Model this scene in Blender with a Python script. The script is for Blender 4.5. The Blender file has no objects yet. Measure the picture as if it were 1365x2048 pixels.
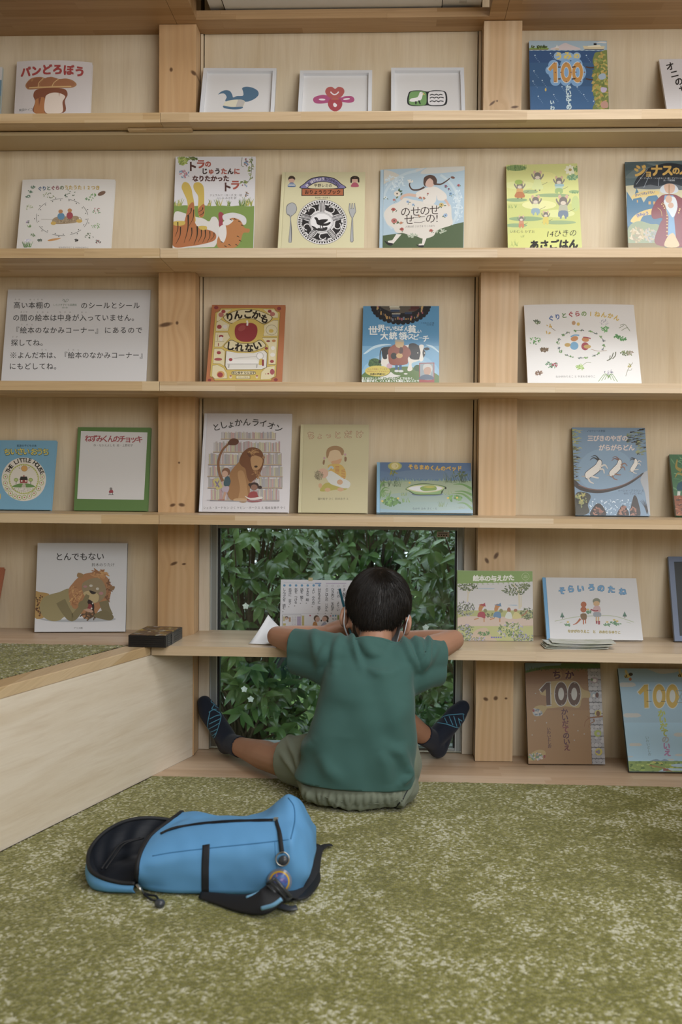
import bpy, bmesh, math, random
from mathutils import Vector, Matrix, noise
PI = math.pi
C = bpy.context.scene.collection
SC = bpy.context.scene

# ---------------------------------------------------------------- camera
CAMP = Vector((0.6537, -2.952, 0.7998))
YAW, PITCH, ROLL, FPX, IW, IH = 0.0442, -0.0324, 0.0083, 2087.69, 1365.0, 2048.0
_f = Vector((-math.sin(YAW)*math.cos(PITCH), math.cos(YAW)*math.cos(PITCH), math.sin(PITCH)))
_r0 = Vector((math.cos(YAW), math.sin(YAW), 0)); _u0 = _r0.cross(_f)
CR = _r0*math.cos(ROLL) + _u0*math.sin(ROLL); CU = -_r0*math.sin(ROLL) + _u0*math.cos(ROLL); CF = _f
cam = bpy.data.cameras.new('camera'); camo = bpy.data.objects.new('camera', cam); C.objects.link(camo)
camo.matrix_world = Matrix(((CR.x, CU.x, -CF.x, CAMP.x), (CR.y, CU.y, -CF.y, CAMP.y), (CR.z, CU.z, -CF.z, CAMP.z), (0, 0, 0, 1)))
cam.sensor_fit = 'VERTICAL'; cam.sensor_height = 36.0; cam.lens = FPX/IH*36.0
cam.clip_start = 0.05; cam.clip_end = 60
cam.dof.use_dof = True; cam.dof.focus_distance = 2.86; cam.dof.aperture_fstop = 4.5
SC.camera = camo

# ---------------------------------------------------------------- light
SC.view_settings.view_transform = 'Standard'; SC.view_settings.look = 'None'
SC.view_settings.gamma = 1.0; SC.view_settings.use_curve_mapping = False
SC.view_settings.exposure = 0.0
w = bpy.data.worlds.new('sky'); SC.world = w; w.use_nodes = True
bg = w.node_tree.nodes['Background']
bg.inputs[0].default_value = (0.80, 0.92, 1.0, 1); bg.inputs[1].default_value = 2.7
def area(name, loc, target, sx, sy, power, col):
    l = bpy.data.lights.new(name, 'AREA'); l.shape = 'RECTANGLE'; l.size = sx; l.size_y = sy; l.energy = power; l.color = col
    o = bpy.data.objects.new(name, l); C.objects.link(o); o.location = loc
    o.rotation_euler = (Vector(target)-Vector(loc)).to_track_quat('-Z', 'Y').to_euler()
    return o
# daylight: a skylight in the ceiling and the large windows behind and to the right of the camera
area('daylight_skylight', (1.35, -1.15, 2.58), (1.05, -0.75, 0.0), 1.7, 1.0, 46, (0.97, 0.985, 1.0))
area('daylight_rear_window', (1.75, -4.25, 1.85), (0.85, 0, 0.9), 2.2, 1.3, 80, (0.96, 0.98, 1.0))
area('daylight_right_window', (2.52, -2.2, 1.75), (0.1, -0.6, 0.5), 2.2, 1.2, 34, (0.95, 0.975, 1.0))

# ---------------------------------------------------------------- helpers
def at(px, py, axis, val):
    d = CF + CR*((px-IW/2)/FPX) - CU*((py-IH/2)/FPX)
    return CAMP + d*((val-CAMP[axis])/d[axis])
def srgb(h):
    if isinstance(h, tuple): r, g, b = h
    else: r, g, b = int(h[0:2], 16), int(h[2:4], 16), int(h[4:6], 16)
    f = lambda x: (x/255/12.92) if x <= 10.3 else ((x/255+0.055)/1.055)**2.4
    return f(r), f(g), f(b)
def tag(o, label=None, cat=None, group=None, kind=None):
    if label: o['label'] = label
    if cat: o['category'] = cat
    if group: o['group'] = group
    if kind: o['kind'] = kind
    return o
def empty(name, loc=(0, 0, 0), label=None, cat=None, group=None, kind=None, rot=(0, 0, 0)):
    o = bpy.data.objects.new(name, None); C.objects.link(o); o.location = loc; o.rotation_euler = rot
    o.empty_display_size = 0.05
    return tag(o, label, cat, group, kind)
def smooth(me, on=True):
    me.polygons.foreach_set('use_smooth', [on]*len(me.polygons))
def obj(name, bm, mats, parent=None, sm=False, bevel=0, seg=2):
    me = bpy.data.meshes.new(name)
    if bevel:
        bmesh.ops.bevel(bm, geom=[e for e in bm.edges if e.calc_face_angle(0) > 0.5], offset=bevel, segments=seg, affect='EDGES', profile=0.6)
    bmesh.ops.recalc_face_normals(bm, faces=bm.faces) if not getattr(bm, '_keep', False) else None
    bm.to_mesh(me); bm.free()
    o = bpy.data.objects.new(name, me); C.objects.link(o)
    for m in (mats if isinstance(mats, (list, tuple)) else [mats]): me.materials.append(m)
    if parent: o.parent = parent
    if sm: smooth(me)
    return o
def box(bm, x0, x1, y0, y1, z0, z1, mi=0):
    vs = [bm.verts.new(p) for p in ((x0,y0,z0),(x1,y0,z0),(x1,y1,z0),(x0,y1,z0),(x0,y0,z1),(x1,y0,z1),(x1,y1,z1),(x0,y1,z1))]
    fs = []
    for q in ((0,3,2,1),(4,5,6,7),(0,1,5,4),(1,2,6,5),(2,3,7,6),(3,0,4,7)):
        f = bm.faces.new([vs[i] for i in q]); f.material_index = mi; fs.append(f)
    return vs
def prism(bm, pts, z0, z1, mi=0):
    a = [bm.verts.new((p[0], p[1], z0)) for p in pts]; b = [bm.verts.new((p[0], p[1], z1)) for p in pts]
    n = len(pts)
    for f in [bm.faces.new(a[::-1]), bm.faces.new(b)] + [bm.faces.new((a[i], a[(i+1)%n], b[(i+1)%n], b[i])) for i in range(n)]:
        f.material_index = mi
def tube(bm, pts, rad, seg=10, closed=False, caps=True, mi=0, flat=1.0, nrm=None):
    """sweep a round (or flattened) section along pts"""
    P = [Vector(p) for p in pts]; n = len(P)
    R = rad if isinstance(rad, (list, tuple)) else [rad]*n
    rings = []; up = Vector(nrm) if nrm else None; prev = None
    for i in range(n):
        if closed: t = P[(i+1)%n]-P[i-1]
        else: t = P[min(i+1, n-1)]-P[max(i-1, 0)]
        t.normalize()
        if up: a = up - t*up.dot(t)
        elif prev is None:
            a = Vector((0, 0, 1)) if abs(t.z) < 0.9 else Vector((1, 0, 0)); a = a - t*a.dot(t)
        else: a = prev - t*prev.dot(t)
        if a.length < 1e-6: a = Vector((1, 0, 0)) - t*t.x
        a.normalize(); b = t.cross(a); prev = a
        rings.append([bm.verts.new(P[i] + a*(R[i]*flat*math.cos(2*PI*k/seg)) + b*(R[i]*math.sin(2*PI*k/seg))) for k in range(seg)])
    m = n if closed else n-1
    for i in range(m):
        A, B = rings[i], rings[(i+1)%n]
        for k in range(seg):
            f = bm.faces.new((A[k], A[(k+1)%seg], B[(k+1)%seg], B[k])); f.material_index = mi
    if caps and not closed:
        for q in (rings[0][::-1], rings[-1]):
            f = bm.faces.new(q); f.material_index = mi
    return rings
def ellipsoid(bm, c, r, rot=None, seg=20, rings=14):
    M = Matrix.Translation(Vector(c)) @ (rot.to_4x4() if rot else Matrix.Identity(4)) @ Matrix.Diagonal((r[0], r[1], r[2], 1))
    return bmesh.ops.create_uvsphere(bm, u_segments=seg, v_segments=rings, radius=1, matrix=M)['verts']
def spline(pts, n=8, closed=False):
    P = [Vector(p) for p in pts]; N = len(P); out = []
    for i in range(N if closed else N-1):
        p0 = P[(i-1)%N] if closed or i > 0 else P[0]*2-P[1]
        p1, p2 = P[i], P[(i+1)%N]
        p3 = P[(i+2)%N] if closed or i+2 < N else P[-1]*2-P[-2]
        for k in range(n):
            t = k/n
            out.append(0.5*((2*p1)+(p2-p0)*t+(2*p0-5*p1+4*p2-p3)*t*t+(3*p1-p0-3*p2+p3)*t**3))
    if not closed: out.append(P[-1])
    return out

# ---------------------------------------------------------------- materials
class NT:
    def __init__(s, name):
        s.m = bpy.data.materials.new(name); s.m.use_nodes = True; s.t = s.m.node_tree
        s.b = s.t.nodes['Principled BSDF']; s.out = s.t.nodes['Material Output']
    def n(s, typ, ins=None, **kw):
        x = s.t.nodes.new(typ)
        for k, v in kw.items(): setattr(x, k, v)
        for k, v in (ins or {}).items(): s.set(x.inputs[k], v)
        return x
    def set(s, sock, v):
        if isinstance(v, bpy.types.NodeSocket): s.t.links.new(v, sock)
        elif isinstance(v, bpy.types.Node): s.t.links.new(v.outputs[0], sock)
        elif isinstance(v, (tuple, list)) and sock.type == 'RGBA' and len(v) == 3: sock.default_value = (*v, 1)
        else: sock.default_value = v
    def P(s, **kw):
        for k, v in kw.items(): s.set(s.b.inputs[k.replace('_', ' ')], v)
        return s.m
    def math(s, op, a, b=0.0, c=0.0):
        x = s.n('ShaderNodeMath', operation=op); s.set(x.inputs[0], a); s.set(x.inputs[1], b); s.set(x.inputs[2], c); return x.outputs[0]
    def mix(s, f, a, b, mode='MIX'):
        x = s.n('ShaderNodeMix', data_type='RGBA', blend_type=mode); s.set(x.inputs[0], f); s.set(x.inputs[6], a); s.set(x.inputs[7], b); return x.outputs[2]
    def coord(s, scale=(1, 1, 1), rot=(0, 0, 0), loc=(0, 0, 0), which='Object'):
        tc = s.n('ShaderNodeTexCoord'); m = s.n('ShaderNodeMapping', {'Vector': tc.outputs[which], 'Scale': scale, 'Rotation': rot, 'Location': loc}); return m.outputs[0]
    def noise(s, vec, scale, detail=3, rough=0.5, dist=0.0):
        return s.n('ShaderNodeTexNoise', {'Vector': vec, 'Scale': scale, 'Detail': detail, 'Roughness': rough, 'Distortion': dist})
    def ramp(s, f, stops):
        x = s.n('ShaderNodeValToRGB', {'Fac': f}); e = x.color_ramp.elements
        while len(e) < len(stops): e.new(0.5)
        for k, (p, c) in enumerate(stops): e[k].position = p; e[k].color = (*c, 1) if len(c) == 3 else c
        return x.outputs[0]
    def bump(s, h, strength=0.2, dist=0.002):
        return s.n('ShaderNodeBump', {'Height': h, 'Strength': strength, 'Distance': dist}).outputs[0]
def plain(name, col, rough=0.5, spec=0.5, metal=0.0, bump=None, sheen=0.0):
    t = NT(name); t.P(Base_Color=srgb(col) if isinstance(col, str) else col, Roughness=rough, Metallic=metal)
    t.b.inputs['Specular IOR Level'].default_value = spec
    if sheen: t.P(Sheen_Weight=sheen, Sheen_Roughness=0.5)
    if bump:
        nz = t.noise(t.coord(), bump[0], 3); t.P(Normal=t.bump(nz.outputs[0], bump[1], bump[2]))
    return t.m
def wood_staves(name, c1, c2, c3, along='x', rough=0.42, stave=0.031, length=0.42, shift=(0, 0, 0)):
    """finger-jointed laminated board: staves along one axis with their own tone and fine grain"""
    t = NT(name)
    rot = {'x': (0, 0, 0), 'y': (0, 0, -PI/2)}[along]
    v = t.coord(rot=rot, loc=shift)
    sp = t.n('ShaderNodeSeparateXYZ', {0: v}); acr = t.math('MULTIPLY_ADD', sp.outputs[2], 1.13, sp.outputs[1])
    cv = t.n('ShaderNodeCombineXYZ', {0: sp.outputs[0], 1: acr, 2: 0.0})
    br = t.n('ShaderNodeTexBrick', {'Vector': cv, 'Color1': (0, 0, 0, 1), 'Color2': (1, 1, 1, 1), 'Mortar': (0.3, 0.3, 0.3, 1), 'Scale': 1.0, 'Mortar Size': 0.0004, 'Mortar Smooth': 0.1, 'Bias': 0.0, 'Brick Width': length, 'Row Height': stave}, offset=0.37, offset_frequency=2, squash=0.7, squash_frequency=3)
    col = t.ramp(br.outputs[0], [(0.0, srgb(c1)), (0.5, srgb(c2)), (1.0, srgb(c3))])
    rnd = t.math('MULTIPLY', br.outputs[0], 7.0)
    gv = t.n('ShaderNodeCombineXYZ', {0: t.math('MULTIPLY', sp.outputs[0], 5.0), 1: t.math('MULTIPLY_ADD', acr, 190.0, rnd), 2: rnd})
    g = t.noise(gv, 1.0, 4, 0.6, 0.4)
    gv2 = t.n('ShaderNodeCombineXYZ', {0: t.math('MULTIPLY', sp.outputs[0], 2.2), 1: t.math('MULTIPLY_ADD', acr, 38.0, rnd), 2: rnd})
    g2 = t.noise(gv2, 1.0, 2, 0.5, 1.2)
    col = t.mix(t.math('MULTIPLY', g.outputs[0], 0.42), col, srgb('8f6c42'), 'MULTIPLY')
    dk = t.ramp(g2.outputs[0], [(0.56, (0, 0, 0)), (0.72, (1, 1, 1))])
    col = t.mix(t.math('MULTIPLY', dk, 0.22), col, srgb('7a5630'), 'MIX')
    t.P(Base_Color=col, Roughness=rough, Normal=t.bump(g.outputs[0], 0.10, 0.0006)); t.b.inputs['Specular IOR Level'].default_value = 0.35
    return t.m
def wood_panel(name, c1, c2, rough=0.55, along='z', scale=1.0):
    t = NT(name); v = t.coord()
    sp = t.n('ShaderNodeSeparateXYZ', {0: v})
    if along == 'z': a, b = sp.outputs[2], t.math('ADD', sp.outputs[0], sp.outputs[1])
    else: a, b = t.math('ADD', sp.outputs[0], sp.outputs[1]), sp.outputs[2]
    g1 = t.noise(t.n('ShaderNodeCombineXYZ', {0: t.math('MULTIPLY', a, 1.6), 1: t.math('MULTIPLY', b, 16.0), 2: 0.3}), scale, 3, 0.5, 1.0)
    g2 = t.noise(t.n('ShaderNodeCombineXYZ', {0: t.math('MULTIPLY', a, 14.0), 1: t.math('MULTIPLY', b, 260.0), 2: 0.7}), scale, 3, 0.65, 0.2)
    g3 = t.noise(t.n('ShaderNodeCombineXYZ', {0: t.math('MULTIPLY', a, 3.5), 1: t.math('MULTIPLY', b, 60.0), 2: 1.7}), scale, 2, 0.5, 0.8)
    col = t.ramp(g1.outputs[0], [(0.3, srgb(c1)), (0.62, srgb(c2))])
    col = t.mix(t.math('MULTIPLY', g2.outputs[0], 0.22), col, srgb('a98c62'), 'MULTIPLY')
    col = t.mix(t.math('MULTIPLY', t.ramp(g3.outputs[0], [(0.5, (0, 0, 0)), (0.75, (1, 1, 1))]), 0.16), col, srgb('a27f52'))
    t.P(Base_Color=col, Roughness=rough, Normal=t.bump(g2.outputs[0], 0.06, 0.0005)); t.b.inputs['Specular IOR Level'].default_value = 0.3
    return t.m
def wood_post(name, c1, c2, knots, rings=46.0):
    """vertical grain softwood; knots = (x, z, half width, half height, tilt) on the front face"""
    t = NT(name); v = t.coord(); sp = t.n('ShaderNodeSeparateXYZ', {0: v})
    X, Y, Z = sp.outputs
    warp = t.noise(t.n('ShaderNodeCombineXYZ', {0: t.math('MULTIPLY', X, 3.0), 1: Y, 2: t.math('MULTIPLY', Z, 1.1)}), 1.3, 2, 0.5)
    gx = t.math('MULTIPLY_ADD', t.math('SUBTRACT', warp.outputs[0], 0.5), 0.055, t.math('MULTIPLY_ADD', Y, 0.8, X))
    dark = None
    for (kx, kz, rx, rz, tl) in knots:
        dx = t.math('SUBTRACT', X, kx); dz = t.math('MULTIPLY_ADD', t.math('SUBTRACT', X, kx), -tl, t.math('SUBTRACT', Z, kz))
        d2 = t.math('ADD', t.math('POWER', t.math('ABSOLUTE', t.math('DIVIDE', dx, rx)), 2.0), t.math('POWER', t.math('ABSOLUTE', t.math('DIVIDE', dz, rz)), 2.0))
        wide = t.math('EXPONENT', t.math('MULTIPLY', t.math('ADD', t.math('POWER', t.math('ABSOLUTE', t.math('DIVIDE', dx, rx*3)), 2.0), t.math('POWER', t.math('ABSOLUTE', t.math('DIVIDE', dz, rz*7)), 2.0)), -1.0))
        gx = t.math('MULTIPLY_ADD', t.math('MULTIPLY', wide, dx), 0.75, gx)
        k = t.n('ShaderNodeMapRange', {'Value': d2, 1: 0.35, 2: 1.6, 3: 1.0, 4: 0.0}).outputs[0]
        dark = k if dark is None else t.math('MAXIMUM', dark, k)
    s = t.math('SINE', t.math('MULTIPLY', gx, rings*2*PI))
    fine = t.noise(t.n('ShaderNodeCombineXYZ', {0: t.math('MULTIPLY', gx, 420.0), 1: t.math('MULTIPLY', Y, 300.0), 2: t.math('MULTIPLY', Z, 7.0)}), 1.0, 3, 0.6)
    big = t.noise(t.n('ShaderNodeCombineXYZ', {0: t.math('MULTIPLY', gx, 26.0), 1: 0.0, 2: t.math('MULTIPLY', Z, 0.8)}), 1.0, 2)
    col = t.ramp(big.outputs[0], [(0.35, srgb(c1)), (0.65, srgb(c2))])
    col = t.mix(t.math('MULTIPLY_ADD', s, 0.075, 0.075), col, srgb('9a6c3a'))
    col = t.mix(t.math('MULTIPLY', fine.outputs[0], 0.22), col, srgb('a87f4c'), 'MULTIPLY')
    if dark is not None: col = t.mix(t.math('MULTIPLY', dark, 0.86), col, srgb('4a2c18'))
    t.P(Base_Color=col, Roughness=0.45, Normal=t.bump(fine.outputs[0], 0.08, 0.0005)); t.b.inputs['Specular IOR Level'].default_value = 0.35
    return t.m
# ---------------------------------------------------------------- setting
ZT, Z1, Z2, Z3, Z4, ZD, TH = 2.0713, 1.7569, 1.4028, 1.0524, 0.6982, 0.3506, 0.025
SF, PY, YC, SD = -0.198, 0.0687, -0.2101, -0.2172      # shelf front, back panel face, carpet edge, desk front
XL, XR, YR, CEIL = -1.9, 2.6, -4.4, 2.62
M_shelf = wood_staves('rubberwood_board', 'c4a77c', 'd3b991', 'dcc8a6')
M_shelf2 = wood_staves('rubberwood_board_pale', 'c8ae88', 'd6bf9d', 'dfcdb0', shift=(0.17, 0.013, 0))
M_floorwood = wood_staves('rubberwood_floor', 'c9ae92', 'd5bda2', 'dec9b1', shift=(0.3, 0.02, 0), length=0.35)
M_desk = wood_staves('rubberwood_desk', 'd0bb9c', 'dac7ab', 'e3d2ba', shift=(0.4, 0.02, 0), length=0.55, stave=0.04, rough=0.32)
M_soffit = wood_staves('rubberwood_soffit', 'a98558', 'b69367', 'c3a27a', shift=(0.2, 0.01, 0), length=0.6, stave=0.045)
M_panel = wood_panel('lauan_plywood', 'd4c2a2', 'decfb4')
M_side = wood_panel('plywood_side_panel', 'dccfba', 'e6dccb', along='x')
M_postl = wood_post('pine_post_knotty', 'cba67a', 'd6b68e', [(0.034, 1.945, .0045, .006, .0), (.098, 1.935, .008, .006, -.5), (.020, 1.231, .019, .006, .18), (.053, 1.236, .004, .005, 0), (.046, 1.055, .006, .004, .1), (.042, 0.719, .008, .0045, .2), (.068, .720, .009, .005, -.1), (.046, .552, .010, .0045, .35), (.075, .551, .006, .003, .1), (.06, .84, .003, .003, 0)])
M_postr = wood_post('pine_post_pale', 'd3b48c', 'dcc3a0', [(.935, 1.845, .008, .004, .7), (.948, 1.851, .0025, .003, .0), (.997, 1.834, .010, .0035, .1), (.936, .571, .006, .007, -.6), (.962, .585, .007, .008, .7), (.938, .178, .007, .005, -.2), (.966, .181, .006, .006, .1), (.995, .181, .004, .003, 0)], rings=58.0)
M_wall = plain('painted_wall', 'a1937c', 0.8); M_ceil = plain('wooden_ceiling', 'a8987c', 0.8)
M_beige = plain('beige_laminate', 'b9a581', 0.45); M_gap = plain('dark_gap', '1c1713', 0.9)
M_alu = plain('grey_aluminium', '8f9492', 0.38, 0.5, 0.35); M_gasket = plain('black_gasket', '15181c', 0.5)
M_jamb = wood_panel('painted_jamb', 'cfc6b4', 'd8cfbf'); M_white = plain('white_plastic', 'd9d9d5', 0.4)

def struct(name, bm, m, bevel=0):
    return tag(obj(name, bm, m, bevel=bevel), kind='structure')
b = bmesh.new(); box(b, XL-.1, XR+.1, YR-.1, -1.6, -.15, -.004); box(b, XL-.1, XR+.1, -1.6, PY+.1, -.15, -.012); struct('floor', b, M_wall)
b = bmesh.new(); box(b, XL-.1, XR+.1, YR-.1, .25, CEIL, CEIL+.1); struct('ceiling', b, M_ceil)
b = bmesh.new(); box(b, XL-.1, XL, YR-.1, .25, -.02, CEIL); struct('wall_left', b, M_wall)
b = bmesh.new(); box(b, XR, XR+.1, YR-.1, .25, -.02, CEIL); struct('wall_right', b, M_wall)
b = bmesh.new(); box(b, XL, XR, YR-.1, YR, -.02, CEIL); struct('wall_front', b, M_wall)
b = bmesh.new()
box(b, XL, .0, PY, .2, 0, CEIL); box(b, 1.015, XR, PY, .2, 0, CEIL)
box(b, .116, .898, PY+.004, .2, Z4-TH-.002, CEIL); box(b, .104, .911, PY+.06, .2, Z4-TH-.002, CEIL); box(b, .0, .105, PY, .2, -.02, CEIL); box(b, .91, 1.015, PY, .2, -.02, CEIL)
struct('wall_back', b, M_panel)
for n, (x0, x1) in enumerate(((.1065, .113), (.901, .9085))):
    b = bmesh.new(); box(b, x0, x1, PY-.004, PY+.05, Z4+.001, ZT-.001); struct('trim_%d' % (n+1), b, M_panel)
# posts
for x0, m, lab in ((0.0, M_postl, 'knotty amber pine post left of the reading window'), (0.91, M_postr, 'pale straight-grained pine post right of the reading window')):
    b = bmesh.new(); box(b, x0, x0+.105, 0.0, PY-.0005, 0.001, ZT-.001)
    tag(obj('wooden_post', b, m, bevel=.002), lab, 'post', 'posts framing the middle bay')
# shelves: boards in two lengths butted left of the window
names = {Z1: 'topmost', Z2: 'second', Z3: 'third', Z4: 'fourth'}
shelfbooks = {Z1: 'framed bird prints', Z2: 'tiger book', Z3: 'apple book', Z4: 'lion library book'}
for z in (Z1, Z2, Z3, Z4):
    for k, (x0, x1, m) in enumerate(((XL+.001, .0465, M_shelf), (.0475, XR-.001, M_shelf2))):
        b = bmesh.new()
        # notched around the posts
        if k == 0: pts = [(x0, SF), (x1, SF), (x1, -.0008), (-.0008, -.0008), (-.0008, PY-.001), (x0, PY-.001)]
        else: pts = [(x0, SF), (x1, SF), (x1, PY-.001), (1.0158, PY-.001), (1.0158, -.0008), (.9092, -.0008), (.9092, PY-.005), (.1058, PY-.005), (.1058, -.0008), (x0, -.0008)]
        prism(b, pts, z-TH, z)
        o = obj('bookshelf_board', b, m, bevel=.0012, seg=1)
        tag(o, ('%s long wooden shelf board from the top, %s' % (names[z], 'its short length ending at the left post' if k == 0 else 'the long length under the ' + shelfbooks[z])), 'shelf', 'long shelf boards on the back wall')
# beige cover strip under the topmost board, and the flush panel below it
b = bmesh.new(); box(b, XL+.002, XR-.002, -.135, -.0045, 1.7200, 1.7292)
tag(obj('cover_strip', b, M_beige, bevel=.002), 'long beige cover strip under the topmost shelf board', 'cover strip')
b = bmesh.new(); box(b, -.05, .122, -.156, -.1365, 1.7255, 1.7314)
tag(obj('wooden_batten', b, M_shelf, bevel=.001), 'short flat wooden batten under the topmost shelf near the left post', 'batten')
b = bmesh.new(); box(b, XL+.002, XR-.002, -.0032, -.0010, Z2+.0005, 1.7195)
struct('trim_4', b, M_panel)
# soffits and the boards around the air conditioner
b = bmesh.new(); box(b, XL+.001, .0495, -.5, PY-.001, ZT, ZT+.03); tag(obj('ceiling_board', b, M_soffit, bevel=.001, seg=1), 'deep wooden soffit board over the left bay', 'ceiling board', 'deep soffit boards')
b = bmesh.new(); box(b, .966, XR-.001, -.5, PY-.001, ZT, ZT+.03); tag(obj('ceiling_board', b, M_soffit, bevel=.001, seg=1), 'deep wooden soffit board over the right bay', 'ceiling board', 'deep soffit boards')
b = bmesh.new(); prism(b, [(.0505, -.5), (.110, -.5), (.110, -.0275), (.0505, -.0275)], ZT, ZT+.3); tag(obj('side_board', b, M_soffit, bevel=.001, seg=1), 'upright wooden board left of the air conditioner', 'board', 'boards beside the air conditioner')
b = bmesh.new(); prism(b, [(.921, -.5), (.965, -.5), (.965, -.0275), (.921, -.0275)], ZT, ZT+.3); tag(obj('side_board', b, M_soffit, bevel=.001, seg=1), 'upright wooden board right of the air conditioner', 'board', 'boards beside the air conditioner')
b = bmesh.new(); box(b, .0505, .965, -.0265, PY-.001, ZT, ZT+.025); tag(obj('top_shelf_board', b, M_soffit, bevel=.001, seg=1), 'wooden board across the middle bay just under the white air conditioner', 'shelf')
# air conditioner
ac = empty('air_conditioner', (.52, -.15, ZT+.034), 'white air conditioner cut off by the top of the photo', 'air conditioner')
b = bmesh.new(); box(b, -.373, .378, -.20, .19, 0, .28); obj('housing', b, M_white, ac, bevel=.02, seg=4)
b = bmesh.new(); box(b, -.33, .27, -.215, .145, -.0045, .003); obj('air_flap', b, M_white, ac, bevel=.002)
b = bmesh.new(); box(b, -.332, .272, .145, .1485, -.001, .002); box(b, -.3335, -.330, -.215, .1485, -.001, .002); box(b, .27, .2725, -.215, .1485, -.001, .002); obj('flap_gap', b, M_gap, ac)
b = bmesh.new(); box(b, .318, .338, .1, .115, -.0006, .001); obj('rating_label', b, plain('grey_label', 'b4b4b0', .5), ac)
# desk board: along the window and the right bay, reaching the panes
b = bmesh.new(); prism(b, [(.0312, SD), (XR-.001, SD), (XR-.001, PY-.001), (1.0158, PY-.001), (1.0158, -.0008), (.9092, -.0008), (.9092, .086), (.1058, .086), (.1058, -.0008), (.1045, -.0008)], ZD-TH, ZD)
tag(obj('desk_board', b, M_desk, bevel=.0012, seg=1), 'long wooden desk board running under the window at the boy\'s elbows', 'desk')
# floor boards in front of the wall
b = bmesh.new(); prism(b, [(.033, YC), (XR-.001, YC), (XR-.001, PY-.001), (1.0158, PY-.001), (1.0158, -.0008), (.9092, -.0008), (.9092, .0875), (.1058, .0875), (.1058, -.0008), (.104, -.0008)], -.03, 0)
tag(obj('trim_3', b, M_floorwood, bevel=.001, seg=1), kind='structure')

# raised platform on the left, its long side running at an angle to the wall
pl = empty('raised_platform', (-.6, -1.2, 0), 'raised carpeted wooden platform on the left with a pale plywood side', 'platform')
def plobj(name, b, m, **k):
    bmesh.ops.translate(b, verts=b.verts, vec=(.6, 1.2, 0)); return obj(name, b, m, pl, **k)
SLP = (.1022-(-.163))/(-.002+.79)
ex = lambda y, d=0: .1032 + SLP*y - d
PY0 = -2.3
b = bmesh.new(); prism(b, [(ex(-.003), -.003), (ex(PY0), PY0), (ex(PY0)-.02, PY0), (ex(-.003)-.02, -.003)], 0.0, ZD-TH-.0005); plobj('side_panel', b, M_side)
b = bmesh.new(); prism(b, [(ex(SD, .0005), SD+.0005), (ex(PY0), PY0), (ex(PY0)-.062, PY0), (ex(SD)-.062, SD)], ZD-TH, ZD); plobj('edging', b, wood_staves('rubberwood_edging', 'c9ae84', 'd6be97', 'dec9a8', along='y', stave=.05, length=.6), bevel=.0012, seg=1)
b = bmesh.new(); prism(b, [(XL+.002, -.206), (ex(-.206)-.066, -.206), (ex(SD)-.002, SD), (ex(SD)-.002, SD+.003), (-.0012, -.0012), (-.0012, PY-.001), (XL+.002, PY-.001)], ZD-TH, ZD-.0005); plobj('back_border', b, M_floorwood)
b = bmesh.new(); prism(b, [(XL+.002, -.207), (ex(-.207)-.066, -.207), (ex(PY0)-.066, PY0), (XL+.002, PY0)], .28, ZD-.014); plobj('deck', b, M_side)
b = bmesh.new(); prism(b, [(XL+.002, PY0), (ex(PY0)-.004, PY0), (ex(PY0)-.004, PY0+.02), (XL+.002, PY0+.02)], 0, ZD-TH-.001); plobj('end_panel', b, M_side)

# carpets: loop pile modelled as a fine displaced sheet
def carpet_mat():
    t = NT('green_loop_carpet'); TA = math.atan(SLP)
    v = t.coord(which='Object')
    tv = t.coord(rot=(0, 0, -TA+.02), loc=(.13, .21, 0))
    ck = t.n('ShaderNodeTexBrick', {'Vector': tv, 'Color1': (0, 0, 0, 1), 'Color2': (1, 1, 1, 1), 'Mortar': (.5, .5, .5, 1), 'Scale': 1.0, 'Mortar Size': 0.0, 'Bias': 0.0, 'Brick Width': .5, 'Row Height': .5}, offset=0.0)
    vo = t.n('ShaderNodeTexVoronoi', {'Vector': t.coord(scale=(1, .8, 1)), 'Scale': 210.0, 'Randomness': .9}); vo.voronoi_dimensions = '2D'
    rnd = t.n('ShaderNodeSeparateColor', {0: vo.outputs[1]}).outputs[0]
    big = t.noise(v, 7.0, 4, .62, .6); mid = t.noise(v, 34.0, 3, .6, .3)
    d = t.math('ADD', t.math('MULTIPLY', t.math('SUBTRACT', big.outputs[0], .5), 1.5), t.math('MULTIPLY', t.math('SUBTRACT', mid.outputs[0], .5), .55))
    pat = t.math('MULTIPLY', d, t.math('MULTIPLY_ADD', ck.outputs[0], .9, .35))
    f = t.math('ADD', t.math('MULTIPLY_ADD', t.math('SUBTRACT', rnd, .5), .85, .40), pat)
    col = t.ramp(f, [(.05, srgb('696832')), (.38, srgb('7f7d42')), (.63, srgb('93915e')), (.86, srgb('c2c1a8'))])
    col = t.mix(t.math('MULTIPLY', vo.outputs[0], 55.0), col, srgb('4d4a1e'), 'MIX') if False else col
    t.P(Base_Color=col, Roughness=.95, Normal=t.bump(t.math('MULTIPLY', vo.outputs[0], -160.0), .30, .0015), Sheen_Weight=.15)
    t.b.inputs['Specular IOR Level'].default_value = .1
    return t.m
M_carpet = carpet_mat()
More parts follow.
